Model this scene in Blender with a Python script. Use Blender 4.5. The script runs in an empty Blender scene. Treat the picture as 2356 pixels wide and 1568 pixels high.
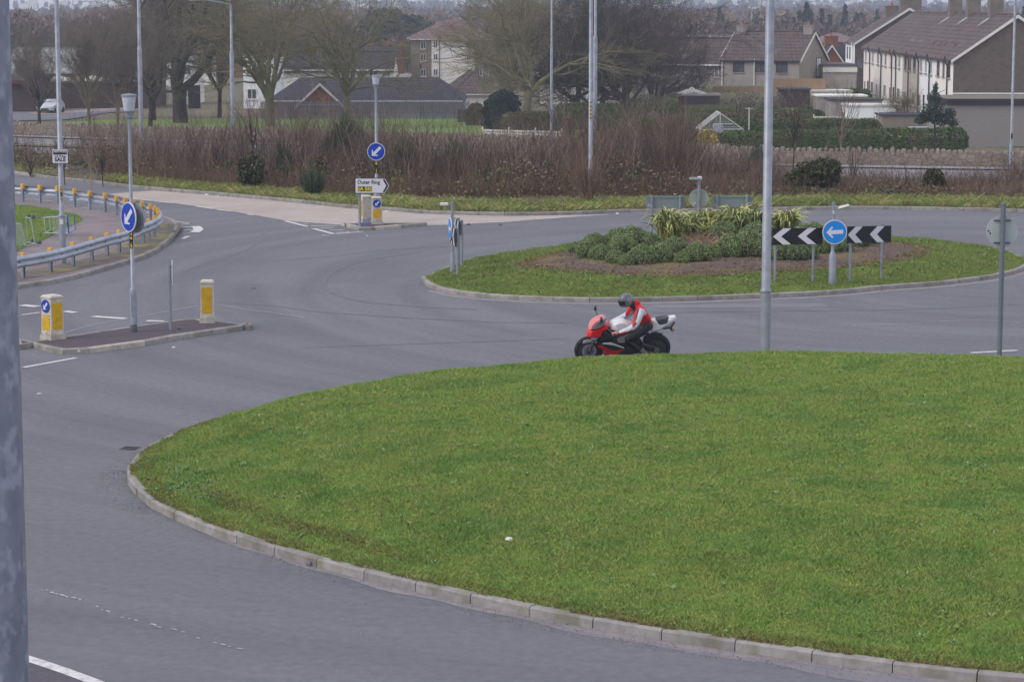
import bpy, math, random
import numpy as np
from mathutils import Vector, Matrix, geometry
sc = bpy.context.scene
HAZE = 0.0004
C = sc.collection
R = math.radians
# ------------------------------------------------------------------ camera, sky, sun
F, CX, CY, H = 5600.0, 1178.0, 784.0, 7.2
PITCH = math.atan(774 / F)
cam_d = bpy.data.cameras.new('camera'); cam = bpy.data.objects.new('camera', cam_d); C.objects.link(cam)
cam.location = (0, 0, H); cam.rotation_euler = (math.pi / 2 - PITCH, 0, 0)
cam_d.sensor_width = 36; cam_d.lens = F / 2356 * 36; cam_d.clip_end = 9000; cam_d.clip_start = 0.3
sc.camera = cam
SUN_EL, SUN_AZ = R(40), R(-112)          # azimuth measured from +Y towards +X
w = bpy.data.worlds.new('World'); sc.world = w; w.use_nodes = True
nt = w.node_tree; nt.nodes.clear()
sky = nt.nodes.new('ShaderNodeTexSky'); sky.sky_type = 'NISHITA'; sky.sun_disc = False
sky.sun_elevation = SUN_EL; sky.sun_rotation = SUN_AZ
sky.dust_density = 3.0; sky.air_density = 1.0; sky.ozone_density = 2.0
mixn = nt.nodes.new('ShaderNodeMix'); mixn.data_type = 'RGBA'; mixn.inputs[0].default_value = 0.72
mixn.inputs[7].default_value = (8.6, 8.6, 9.3, 1)         # even cloud cover over the blue
bg = nt.nodes.new('ShaderNodeBackground'); bg.inputs[1].default_value = 0.11
out = nt.nodes.new('ShaderNodeOutputWorld')
nt.links.new(sky.outputs[0], mixn.inputs[6]); nt.links.new(mixn.outputs[2], bg.inputs[0]); nt.links.new(bg.outputs[0], out.inputs[0])
sd = bpy.data.lights.new('sun', 'SUN'); sd.energy = 1.1; sd.angle = R(28); sd.color = (1, 0.95, 0.88)
sun = bpy.data.objects.new('sun', sd); C.objects.link(sun)
sdir = Vector((math.sin(SUN_AZ) * math.cos(SUN_EL), math.cos(SUN_AZ) * math.cos(SUN_EL), math.sin(SUN_EL)))
sun.rotation_euler = (-sdir).to_track_quat('-Z', 'Y').to_euler()
sun.location = (0, 0, 60)
sc.view_settings.view_transform = 'Standard'; sc.view_settings.look = 'None'
sc.view_settings.exposure = 0.27; sc.view_settings.gamma = 1

# ------------------------------------------------------------------ pixel <-> world (D pixels, 2356 wide)
_cp, _sp = math.cos(PITCH), math.sin(PITCH)
def ray(px, py):
    u = (px - CX) / F; v = (CY - py) / F
    return (u, _cp + v * _sp, -_sp + v * _cp)
def W(px, py, Y):
    d = ray(px, py); t = Y / d[1]
    return Vector((t * d[0], Y, H + t * d[2]))
def G(px, py, z=0.0):
    d = ray(px, py); t = (z - H) / d[2]
    return Vector((t * d[0], t * d[1], z))
_TY = [-50, 92, 112, 150, 172, 195, 220, 300, 450, 700, 1200, 2000, 2500, 2800, 3000]
_TZ = [0, 0, -2.6, -2.65, -2.95, -3.2, -3.5, -4.2, -5, -6, -5, 0, 3, 7, 10]
def tz(Y): return float(np.interp(Y, _TY, _TZ))
def T(px, py):
    lo, hi = 92.0, 2000.0
    for _ in range(60):
        m = (lo + hi) / 2
        if W(px, py, m).z < tz(m): hi = m
        else: lo = m
    p = W(px, py, lo); p.z = tz(lo); return p
def TX(px, Y):
    return Vector(((px - CX) * Y / F * 1.0, Y, tz(Y)))
def X(px, Y, py=300):
    return W(px, py, Y).x
def Zp(py, Y): return W(CX, py, Y).z
def P2(pts, z=0.0): return [G(a, b, z).xy for a, b in pts]

# ------------------------------------------------------------------ materials
def lin(c):
    return tuple(((v / 255) / 12.92 if v / 255 <= .04045 else ((v / 255 + .055) / 1.055) ** 2.4) for v in c)
_M = {}
def _tex(nt, kind, vec, **kw):
    n = nt.nodes.new(kind)
    for k, v in kw.items(): n.inputs[k].default_value = v
    nt.links.new(vec, n.inputs['Vector']); return n
def mat(name, col, col2=None, scale=8.0, rough=0.8, metal=0.0, bump=0.0, bscale=None, col3=None, scale3=0.6, amt3=0.5, spec=0.3,
        contrast=0.5, stretch=(1, 1, 1), island=0.0, pattern=None, psize=(1, 1), trans=0.0, alpha=1.0, coords='Object', emit=None, speck=None, rings=None):
    if name in _M: return _M[name]
    m = bpy.data.materials.new(name); m.use_nodes = True; nt = m.node_tree; L = nt.links
    b = nt.nodes['Principled BSDF']
    b.inputs['Roughness'].default_value = rough; b.inputs['Metallic'].default_value = metal
    b.inputs['Specular IOR Level'].default_value = spec
    tc = nt.nodes.new('ShaderNodeTexCoord'); mp = nt.nodes.new('ShaderNodeMapping')
    mp.inputs['Scale'].default_value = stretch
    L.new(tc.outputs[coords], mp.inputs[0]); vec = mp.outputs[0]
    def rgb(c): return (c[0], c[1], c[2], 1)
    cur = None
    def mixc(fac, a, bb, mode='MIX'):
        x = nt.nodes.new('ShaderNodeMix'); x.data_type = 'RGBA'; x.blend_type = mode
        for i, s in ((0, fac), (6, a), (7, bb)):
            if isinstance(s, (int, float)): x.inputs[i].default_value = s
            elif isinstance(s, tuple): x.inputs[i].default_value = rgb(s)
            else: L.new(s, x.inputs[i])
        return x.outputs[2]
    def ramp(src, lo, hi):
        r = nt.nodes.new('ShaderNodeMapRange'); r.inputs[1].default_value = lo; r.inputs[2].default_value = hi
        L.new(src, r.inputs[0]); return r.outputs[0]
    cur = col
    if col2 is not None:
        n = _tex(nt, 'ShaderNodeTexNoise', vec, Scale=scale, Detail=5.0, Roughness=0.6)
        hw = 0.5 * (1 - contrast) * 0.5 + 0.03
        cur = mixc(ramp(n.outputs[0], 0.5 - hw, 0.5 + hw), col, col2)
    if pattern == 'brick':
        sx = nt.nodes.new('ShaderNodeSeparateXYZ'); L.new(tc.outputs['Object'], sx.inputs[0])
        ad = nt.nodes.new('ShaderNodeMath'); ad.operation = 'ADD'; L.new(sx.outputs[0], ad.inputs[0]); L.new(sx.outputs[1], ad.inputs[1])
        cb = nt.nodes.new('ShaderNodeCombineXYZ'); L.new(ad.outputs[0], cb.inputs[0]); L.new(sx.outputs[2], cb.inputs[1])
        br = _tex(nt, 'ShaderNodeTexBrick', cb.outputs[0], Scale=1.0)
        br.inputs['Brick Width'].default_value = psize[0]; br.inputs['Row Height'].default_value = psize[1]
        br.inputs['Mortar Size'].default_value = psize[1] * 0.09; br.inputs['Color1'].default_value = (1, 1, 1, 1)
        br.inputs['Color2'].default_value = (.72, .72, .72, 1); br.inputs['Mortar'].default_value = (.4, .4, .4, 1)
        cur = mixc(0.8, cur, br.outputs[0], 'MULTIPLY')
    if pattern == 'tiles':
        sx = nt.nodes.new('ShaderNodeSeparateXYZ'); L.new(tc.outputs['Object'], sx.inputs[0])
        cb = nt.nodes.new('ShaderNodeCombineXYZ'); L.new(sx.outputs[0], cb.inputs[0]); L.new(sx.outputs[2], cb.inputs[1])
        br = _tex(nt, 'ShaderNodeTexBrick', cb.outputs[0], Scale=1.0)
        br.inputs['Brick Width'].default_value = psize[0]; br.inputs['Row Height'].default_value = psize[1]
        br.inputs['Mortar Size'].default_value = psize[1] * 0.16; br.inputs['Mortar Smooth'].default_value = 0.6
        br.inputs['Color1'].default_value = (1, 1, 1, 1); br.inputs['Color2'].default_value = (.8, .8, .8, 1); br.inputs['Mortar'].default_value = (.35, .35, .36, 1)
        cur = mixc(0.9, cur, br.outputs[0], 'MULTIPLY')
    if pattern == 'rubble':
        mp2 = nt.nodes.new('ShaderNodeMapping'); mp2.inputs['Scale'].default_value = (1, 1, 1.7); L.new(tc.outputs['Object'], mp2.inputs[0])
        v = _tex(nt, 'ShaderNodeTexVoronoi', mp2.outputs[0], Scale=psize[0]); 
        v2 = _tex(nt, 'ShaderNodeTexVoronoi', mp2.outputs[0], Scale=psize[0]); v2.feature = 'DISTANCE_TO_EDGE'
        h = nt.nodes.new('ShaderNodeSeparateColor'); L.new(v.outputs['Color'], h.inputs[0])
        cur = mixc(ramp(h.outputs[0], 0, 1), cur, tuple(c * .62 for c in col), 'MIX')
        cur = mixc(ramp(v2.outputs[0], 0.09, 0.0), cur, tuple(c * .3 for c in col))
    if col3 is not None:
        n3 = _tex(nt, 'ShaderNodeTexNoise', vec, Scale=scale3, Detail=3.0)
        f = ramp(n3.outputs[0], 0.5, 0.64)
        mu = nt.nodes.new('ShaderNodeMath'); mu.operation = 'MULTIPLY'; mu.inputs[1].default_value = amt3; L.new(f, mu.inputs[0])
        cur = mixc(mu.outputs[0], cur, col3)
    if rings is not None:     # worn lanes running round the roundabout at (cx, cy)
        sx = nt.nodes.new('ShaderNodeSeparateXYZ'); L.new(tc.outputs['Object'], sx.inputs[0])
        def mth(op, a, b=None):
            n = nt.nodes.new('ShaderNodeMath'); n.operation = op
            for i, s in enumerate((a, b)):
                if s is None: continue
                if isinstance(s, (int, float)): n.inputs[i].default_value = s
                else: L.new(s, n.inputs[i])
            return n.outputs[0]
        dx = mth('SUBTRACT', sx.outputs[0], rings[0]); dy = mth('SUBTRACT', sx.outputs[1], rings[1])
        rr = mth('SQRT', mth('ADD', mth('MULTIPLY', dx, dx), mth('MULTIPLY', dy, dy))); th = mth('ARCTAN2', dy, dx)
        cb = nt.nodes.new('ShaderNodeCombineXYZ'); L.new(mth('MULTIPLY', rr, .8), cb.inputs[0]); L.new(mth('MULTIPLY', th, .9), cb.inputs[1])
        n = _tex(nt, 'ShaderNodeTexNoise', cb.outputs[0], Scale=1.0, Detail=4.0, Roughness=.6)
        cur = mixc(ramp(n.outputs[0], .38, .66), cur, mixc(1.0, cur, (.80, .80, .82), 'MULTIPLY'))
    if speck is not None:     # (colour, scale, size)
        v = _tex(nt, 'ShaderNodeTexVoronoi', vec, Scale=speck[1])
        cur = mixc(ramp(v.outputs[0], speck[2], speck[2] * .6), cur, speck[0])
    if island:
        g = nt.nodes.new('ShaderNodeNewGeometry')
        r = nt.nodes.new('ShaderNodeMapRange'); r.inputs[3].default_value = 1 - island; r.inputs[4].default_value = 1 + island * .8
        L.new(g.outputs['Random Per Island'], r.inputs[0])
        vm = nt.nodes.new('ShaderNodeVectorMath'); vm.operation = 'SCALE'
        if isinstance(cur, tuple): vm.inputs[0].default_value = cur
        else: L.new(cur, vm.inputs[0])
        L.new(r.outputs[0], vm.inputs['Scale']); cur = vm.outputs[0]
    if isinstance(cur, tuple): b.inputs['Base Color'].default_value = rgb(cur)
    else: L.new(cur, b.inputs['Base Color'])
    if bump:
        nb = _tex(nt, 'ShaderNodeTexNoise', vec, Scale=bscale or scale * 2, Detail=6.0, Roughness=.7)
        bp = nt.nodes.new('ShaderNodeBump'); bp.inputs['Strength'].default_value = bump; bp.inputs['Distance'].default_value = .02
        L.new(nb.outputs[0], bp.inputs['Height']); L.new(bp.outputs[0], b.inputs['Normal'])
    if trans: b.inputs['Transmission Weight'].default_value = trans; b.inputs['IOR'].default_value = 1.05
    if alpha < 1: b.inputs['Alpha'].default_value = alpha
    _M[name] = m; return m
def S(*c): return lin(c)

# ------------------------------------------------------------------ objects
def setp(o, label=None, cat=None, group=None, kind=None):
    if label: o['label'] = label
    if cat: o['category'] = cat
    if group: o['group'] = group
    if kind: o['kind'] = kind
    return o
def thing(name, label, cat, loc=(0, 0, 0), rz=0.0, group=None):
    o = bpy.data.objects.new(name, None); C.objects.link(o); o.location = loc
    o.rotation_euler = (0, 0, rz); o.empty_display_size = .2
    return setp(o, label, cat, group)
def npmesh(name, V, Fc, mats, parent=None, smooth=False, midx=None):
    V = np.asarray(V, dtype=np.float32).reshape(-1, 3); Fc = np.asarray(Fc, dtype=np.int32); k = Fc.shape[1]
    me = bpy.data.meshes.new(name); me.vertices.add(len(V)); me.vertices.foreach_set('co', V.ravel())
    me.loops.add(Fc.size); me.loops.foreach_set('vertex_index', Fc.ravel())
    me.polygons.add(len(Fc)); me.polygons.foreach_set('loop_start', np.arange(0, Fc.size, k, dtype=np.int32))
    me.polygons.foreach_set('loop_total', np.full(len(Fc), k, dtype=np.int32))
    if smooth: me.polygons.foreach_set('use_smooth', np.ones(len(Fc), dtype=bool))
    if midx is not None: me.polygons.foreach_set('material_index', np.asarray(midx, dtype=np.int32))
    me.update(calc_edges=True)
    for m in (mats if isinstance(mats, (list, tuple)) else [mats]): me.materials.append(m)
    o = bpy.data.objects.new(name, me); C.objects.link(o)
    if parent: o.parent = parent
    return o
class MB:
    def __init__(s): s.V = []; s.F = []; s.I = []; s.m = 0; s.M = Matrix.Identity(4); s.sm = []; s.smooth = False
    def add(s, vs, fs):
        n = len(s.V)
        for v in vs: s.V.append(tuple(s.M @ Vector(v)))
        for f in fs: s.F.append(tuple(i + n for i in f)); s.I.append(s.m); s.sm.append(s.smooth)
    def box(s, x0, x1, y0, y1, z0, z1, taper=0.0):
        t = taper
        s.add([(x0, y0, z0), (x1, y0, z0), (x1, y1, z0), (x0, y1, z0), (x0 + t, y0 + t, z1), (x1 - t, y0 + t, z1), (x1 - t, y1 - t, z1), (x0 + t, y1 - t, z1)],
              [(3, 2, 1, 0), (4, 5, 6, 7), (0, 1, 5, 4), (1, 2, 6, 5), (2, 3, 7, 6), (3, 0, 4, 7)])
    def bar(s, p, q, wd, ht=None):   # rectangular bar p->q
        p = Vector(p); q = Vector(q); d = (q - p).normalized(); ht = ht or wd
        u = Vector((0, 0, 1)) if abs(d.z) < .9 else Vector((0, 1, 0))
        a = d.cross(u).normalized() * wd / 2; b = a.cross(d).normalized() * ht / 2
        s.add([p - a - b, p + a - b, p + a + b, p - a + b, q - a - b, q + a - b, q + a + b, q - a + b],
              [(3, 2, 1, 0), (4, 5, 6, 7), (0, 1, 5, 4), (1, 2, 6, 5), (2, 3, 7, 6), (3, 0, 4, 7)])
    def tube(s, pts, rad, n=8, caps=True):
        pts = [Vector(p) for p in pts]; rad = rad if isinstance(rad, (list, tuple)) else [rad] * len(pts)
        vs = []; fs = []; prev = None
        for i, p in enumerate(pts):
            d = (pts[min(i + 1, len(pts) - 1)] - pts[max(i - 1, 0)]).normalized()
            if prev is None: a = d.orthogonal().normalized()
            else:
                a = prev - d * prev.dot(d); a = a.normalized() if a.length > 1e-6 else d.orthogonal().normalized()
            prev = a; b = d.cross(a)
            for k in range(n):
                t = 2 * math.pi * k / n; vs.append(p + (a * math.cos(t) + b * math.sin(t)) * rad[i])
        for i in range(len(pts) - 1):
            for k in range(n):
                fs.append((i * n + k, i * n + (k + 1) % n, (i + 1) * n + (k + 1) % n, (i + 1) * n + k))
        s.add(vs, fs)
        if caps:
            sm = s.smooth; s.smooth = False
            s.add(vs[:n], [tuple(range(n))[::-1]]); s.add(vs[-n:], [tuple(range(n))]); s.smooth = sm
    def lathe(s, prof, n=24, axis='z', c=(0, 0, 0)):  # prof (r, h)
        vs = []; fs = []
        for r, h in prof:
            for k in range(n):
                t = 2 * math.pi * k / n; a, b = r * math.cos(t), r * math.sin(t)
                v = {'z': (a, b, h), 'y': (a, h, b), 'x': (h, a, b)}[axis]
                vs.append((v[0] + c[0], v[1] + c[1], v[2] + c[2]))
        for i in range(len(prof) - 1):
            for k in range(n): fs.append((i * n + k, i * n + (k + 1) % n, (i + 1) * n + (k + 1) % n, (i + 1) * n + k))
        s.add(vs, fs); sm = s.smooth; s.smooth = False
        if prof[0][0] > 1e-4: s.add(vs[:n], [tuple(range(n))[::-1]])
        if prof[-1][0] > 1e-4: s.add(vs[-n:], [tuple(range(n))])
        s.smooth = sm
    def poly(s, pts): s.add(pts, [tuple(range(len(pts)))])
    def prism(s, pts, y0, y1):   # polygon in xz, extruded along y
        n = len(pts)
        s.add([(p[0], y0, p[1]) for p in pts] + [(p[0], y1, p[1]) for p in pts],
              [tuple(range(n)), tuple(range(2 * n - 1, n - 1, -1))] + [(i, (i + 1) % n, n + (i + 1) % n, n + i)[::-1] for i in range(n)])
    def body(s, pts, w, inset=.82, mid=.55):   # side profile in xz turned into a rounded body of half-width w
        cx = sum(p[0] for p in pts) / len(pts); cz = sum(p[1] for p in pts) / len(pts); n = len(pts)
        vs = []; fs = []
        for y, k in ((-w, inset), (-w * mid, 1), (w * mid, 1), (w, inset)):
            for p in pts: vs.append((cx + (p[0] - cx) * k, y, cz + (p[1] - cz) * k))
        for j in range(3):
            for i in range(n): fs.append((j * n + i, j * n + (i + 1) % n, (j + 1) * n + (i + 1) % n, (j + 1) * n + i))
        fs.append(tuple(range(n))[::-1]); fs.append(tuple(3 * n + i for i in range(n)))
        s.add(vs, fs)
    def build(s, name, mats, parent=None, auto=None):
        me = bpy.data.meshes.new(name); me.from_pydata(s.V, [], s.F)
        for m in (mats if isinstance(mats, (list, tuple)) else [mats]): me.materials.append(m)
        me.polygons.foreach_set('material_index', s.I); me.polygons.foreach_set('use_smooth', s.sm); me.update()
        if auto is not None:
            me.polygons.foreach_set('use_smooth', [True] * len(me.polygons))
            me.set_sharp_from_angle(angle=R(auto))
        o = bpy.data.objects.new(name, me); C.objects.link(o)
        if parent: o.parent = parent
        return o
def copy_tree(o, parent=None):
    c = o.copy(); C.objects.link(c)
    if parent: c.parent = parent; c.matrix_parent_inverse = o.matrix_parent_inverse
    for ch in list(o.children): copy_tree(ch, c)
    return c
def text(name, body, size, m, parent, mw, align='CENTER', bold=0.0, sx=1.0):
    cu = bpy.data.curves.new(name, 'FONT'); cu.body = body; cu.size = size; cu.align_x = align; cu.align_y = 'CENTER'
    cu.extrude = 0.0015; cu.offset = bold; cu.resolution_u = 3
    t = bpy.data.objects.new(name, cu); C.objects.link(t); bpy.context.view_layer.update()
    me = bpy.data.meshes.new_from_object(t.evaluated_get(bpy.context.evaluated_depsgraph_get()))
    bpy.data.objects.remove(t); me.name = name; me.materials.clear(); me.materials.append(m)
    me.transform(mw @ Matrix.Diagonal((sx, 1, 1, 1)))
    o = bpy.data.objects.new(name, me); C.objects.link(o); o.parent = parent; return o
FR = Matrix(((1, 0, 0, 0), (0, 0, -1, 0), (0, 1, 0, 0), (0, 0, 0, 1)))   # text xy -> xz plane facing -y
def fr(x, y, z): return Matrix.Translation((x, y, z)) @ FR
# batched primitives -------------------------------------------------
def segs(P0, P1, R0, R1, n=3):
    P0 = np.asarray(P0, float); P1 = np.asarray(P1, float); R0 = np.asarray(R0, float); R1 = np.asarray(R1, float)
    d = P1 - P0; d /= np.linalg.norm(d, axis=1, keepdims=True) + 1e-9
    ref = np.where(np.abs(d[:, 2:3]) > .9, np.array([[1., 0, 0]]), np.array([[0, 0, 1.]]))
    a = np.cross(d, ref); a /= np.linalg.norm(a, axis=1, keepdims=True) + 1e-9; b = np.cross(d, a)
    N = len(P0); V = np.zeros((N, 2 * n, 3))
    for k in range(n):
        t = 2 * math.pi * k / n; o = a * math.cos(t) + b * math.sin(t)
        V[:, k] = P0 + o * R0[:, None]; V[:, n + k] = P1 + o * R1[:, None]
    base = (np.arange(N) * 2 * n)[:, None]
    Fs = [np.concatenate([base + k, base + (k + 1) % n, base + n + (k + 1) % n, base + n + k], 1) for k in range(n)]
    return V.reshape(-1, 3), np.concatenate(Fs, 0)
def leaves(P, size, rng, up=0.0, asp=1.6, N=None):
    """small quads (leaf clumps) of random direction at the points P"""
    P = np.asarray(P, float); n = len(P)
    a = rng.normal(size=(n, 3)); a[:, 2] += up; a /= np.linalg.norm(a, axis=1, keepdims=True)
    r = rng.normal(size=(n, 3)) if N is None else N + rng.normal(size=(n, 3)) * .6
    b = np.cross(a, r); b /= np.linalg.norm(b, axis=1, keepdims=True) + 1e-9
    s = (size * rng.uniform(.6, 1.4, n))[:, None]
    V = np.stack([P - a * s * asp * .5, P + b * s * .5, P + a * s * asp * .5, P - b * s * .5], 1).reshape(-1, 3)
    return V, np.arange(4 * n).reshape(-1, 4)
def inside(P, poly):
    P = np.asarray(P); poly = np.asarray([tuple(p) for p in poly]); c = np.zeros(len(P), bool); j = len(poly) - 1
    for i in range(len(poly)):
        yi, yj = poly[i, 1], poly[j, 1]; xi, xj = poly[i, 0], poly[j, 0]
        k = ((yi > P[:, 1]) != (yj > P[:, 1])) & (P[:, 0] < (xj - xi) * (P[:, 1] - yi) / (yj - yi + 1e-12) + xi)
        c ^= k; j = i
    return c
def distpoly(P, poly):
    P = np.asarray(P, float); poly = np.asarray([tuple(p) for p in poly]); D = np.full(len(P), 1e9)
    for i in range(len(poly)):
        a = poly[i]; b = poly[(i + 1) % len(poly)]; ab = b - a
        t = np.clip(((P - a) @ ab) / (ab @ ab + 1e-12), 0, 1); D = np.minimum(D, np.linalg.norm(P - a - t[:, None] * ab, axis=1))
    return D
def smooth_line(pts, step=.3, closed=False):
    pts = [Vector((p[0], p[1])) for p in pts]; out = []
    n = len(pts); rng = range(n if closed else n - 1)
    for i in rng:
        p0 = pts[(i - 1) % n] if closed or i > 0 else pts[i]; p1 = pts[i]; p2 = pts[(i + 1) % n]
        p3 = pts[(i + 2) % n] if closed or i + 2 < n else p2
        k = max(1, int((p2 - p1).length / step))
        for j in range(k):
            t = j / k
            out.append(0.5 * ((2 * p1) + (p2 - p0) * t + (2 * p0 - 5 * p1 + 4 * p2 - p3) * t * t + (3 * p1 - p0 - 3 * p2 + p3) * t ** 3))
    if not closed: out.append(pts[-1])
    return out
def resample(pts, step):
    out = [pts[0]]; acc = 0
    for a, b in zip(pts, pts[1:]):
        l = (b - a).length; t = step - acc
        while t <= l and l > 0: out.append(a.lerp(b, t / l)); t += step
        acc = (acc + l) % step
    return out
rng = np.random.default_rng(7); random.seed(7)
# ------------------------------------------------------------------ palette
ASPH = mat('asphalt', S(119, 120, 127), S(108, 109, 116), scale=7, rough=.9, bump=.6, bscale=40, col3=S(101, 100, 110), scale3=.2, amt3=.3, speck=(S(158, 157, 162), 11, .045), spec=.25, rings=(13.0, 63.0))
ASPH2 = mat('asphalt_grain', S(94, 91, 100), S(84, 80, 90), scale=9, rough=.9, bump=.5, bscale=60)
TAN = mat('buff_surfacing', S(174, 164, 158), S(164, 154, 149), scale=1.2, rough=.9, bump=.4, bscale=60, col3=S(152, 142, 138), scale3=.4, amt3=.4)
REDA = mat('red_asphalt', S(104, 94, 98), S(88, 80, 86), scale=14, rough=.9, speck=(S(165, 160, 158), 22, .12))
DARKP = mat('dark_chippings', S(92, 84, 92), S(76, 68, 76), scale=18, rough=.95, bump=.6, bscale=60, speck=(S(175, 170, 172), 16, .10))
DUST = mat('gutter_dust', S(142, 137, 138), S(124, 121, 128), scale=3, rough=.95)
PAINT = mat('road_paint', S(214, 212, 214), S(190, 188, 192), scale=14, rough=.7, col3=S(140, 138, 146), scale3=9, amt3=.5)
WORN = mat('worn_paint', S(186, 185, 192), S(150, 149, 158), scale=20, rough=.8)
SEAM = mat('tar_seam', S(98, 96, 106), S(112, 110, 120), scale=5, rough=.85)
CONC = mat('kerb_concrete', S(156, 152, 149), S(134, 131, 131), scale=7, rough=.92, bump=.5, bscale=50, island=.14, col3=S(116, 114, 98), scale3=2.3, amt3=.7)
CONC2 = mat('pale_concrete', S(188, 182, 172), S(160, 154, 146), scale=7, rough=.92, bump=.3, island=.06)
GRASSB = mat('grass_ground', S(98, 126, 54), S(116, 130, 62), scale=1.4, rough=1, bump=.6, bscale=25, col3=S(70, 92, 48), scale3=.5, amt3=.6)
def grass_mat(name, a, b, c, d):
    m = mat(name, a, b, scale=2.8, rough=.8, col3=c, scale3=.9, amt3=.6, island=.26, spec=.1, contrast=.25)
    return m
GRASS = grass_mat('grass_blades', S(124, 158, 80), S(156, 164, 96), S(104, 142, 76), 0)
GRASSV = mat('verge_grass', S(128, 150, 80), S(168, 158, 112), scale=1.6, rough=.8, col3=S(104, 120, 70), scale3=.4, amt3=.7, island=.3, spec=.1)
FIELD = mat('field_grass', S(112, 142, 66), S(124, 146, 78), scale=.4, rough=1, bump=.4, bscale=12)
SCRUBG = mat('rough_ground', S(104, 92, 82), S(92, 98, 66), scale=.6, rough=1, bump=.6, col3=S(120, 108, 82), scale3=.3, amt3=.6)
DIRT = mat('bare_soil', S(98, 84, 84), S(82, 70, 72), scale=2.4, rough=1, bump=.8, bscale=20)
BARK = mat('mulch', S(104, 88, 82), S(78, 66, 66), scale=9, rough=1, bump=.9, bscale=30, col3=S(132, 116, 74), scale3=.7, amt3=.5, speck=(S(150, 138, 130), 14, .12))
GALV = mat('galvanised_steel', S(150, 155, 166), S(134, 140, 152), scale=4, rough=.45, metal=.35, col3=S(120, 124, 134), scale3=2, amt3=.5)
GALVD = mat('weathered_zinc', S(140, 147, 162), S(118, 126, 142), scale=7, rough=.55, metal=.3, col3=S(164, 170, 182), scale3=12, amt3=.5, stretch=(1, 1, .45))
DARKS = mat('dark_steel', S(84, 88, 98), rough=.6)
GREYP = mat('grey_paint', S(138, 148, 154), S(126, 134, 142), scale=3, rough=.5)
WHITE = mat('white_plastic', S(214, 212, 210), S(198, 196, 192), scale=5, rough=.5)
BLUE = mat('sign_blue', S(22, 62, 168), rough=.35); AZURE = mat('sign_azure', S(30, 130, 214), rough=.35)
SWHITE = mat('sign_white', S(208, 208, 216), rough=.4); BLACK = mat('black', S(30, 31, 36), rough=.5)
YEL = mat('panel_yellow', S(214, 172, 30), S(196, 156, 30), scale=9, rough=.5, col3=S(156, 132, 50), scale3=6, amt3=.4)
CAPY = mat('cap_orange', S(222, 172, 74), S(206, 156, 64), scale=9, rough=.5)
LETY = mat('letter_yellow', S(232, 190, 30), rough=.5); GREEN = mat('sign_green', S(20, 84, 52), rough=.4)
BOLW = mat('bollard_white', S(206, 200, 188), S(186, 180, 168), scale=7, rough=.6, col3=S(150, 144, 130), scale3=3, amt3=.5)
LENS = mat('lantern_lens', S(190, 194, 206), S(172, 176, 190), scale=6, rough=.3)

# ------------------------------------------------------------------ ground: one sheet to the horizon
ys = sorted(set(list(np.arange(-40, 92, 12.)) + list(np.arange(92, 116, 2.)) + list(np.arange(116, 300, 8.)) + list(np.arange(300, 700, 40.)) + list(np.arange(700, 3001, 100.))))
xs = sorted(set(list(np.linspace(-150, 150, 31)) + list(np.linspace(-2600, -150, 30)) + list(np.linspace(150, 2600, 30))))
V = []
for y in ys:
    for x in xs:
        z = tz(y)
        if y > 1500: z += (6 * math.sin(x * .004 + 1.2) + 4 * math.sin(x * .011 + y * .002)) * min(1, (y - 1500) / 1500)
        if y > 2500: z -= (y - 2500) / 500 * 12 * min(1, max(0, (-x / y - .12) / .03))
        if y > 300: z += .6 * math.sin(x * .03 + y * .05) * min(1, (y - 300) / 200)
        V.append((x, y, z - (0.03 if 100 < y < 100 else 0)))
nx = len(xs)
Fc = [(j * nx + i, j * nx + i + 1, (j + 1) * nx + i + 1, (j + 1) * nx + i) for j in range(len(ys) - 1) for i in range(nx - 1)]
o = npmesh('ground', V, Fc, [SCRUBG], smooth=True); setp(o, kind='structure')

def sheet(name, pts, m, z=None, px=True, zc=0.0, kind='structure', terr=None):
    """flat sheet on the ground from outline points"""
    if px: pts = P2(pts, zc)
    r = geometry.delaunay_2d_cdt([Vector((p[0], p[1])) for p in pts], [], [list(range(len(pts)))], 1, 1e-5)
    mb = MB(); mb.add([(p.x, p.y, z) for p in r[0]], [tuple(f) for f in r[2]]); o = mb.build(name, m)
    if o.data.polygons[0].normal.z < 0: o.data.flip_normals()
    if kind: o['kind'] = kind
    return o
FARK = [(-160, 392), (0, 397), (45, 402.6), (135, 413.8), (220, 422), (300, 432.6), (400, 441.5), (475, 447.6), (589, 457.6), (700, 468), (801, 478.8), (901.5, 485), (964, 491), (1089, 495), (1178, 496.5), (1332, 494), (1435, 489.5), (1589, 487.4), (1743, 485), (1965, 482), (2130, 483.7), (2356, 488.6), (2560, 496)]
fk = smooth_line(P2(FARK), .5)
pts = [(-60, -30), (60, -30), (60, 60)] + [(p.x, p.y) for p in reversed(fk)] + [(-60, 60)]
pts = [p for p in pts]
sheet('road', pts, ASPH, z=.004, px=False)
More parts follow.
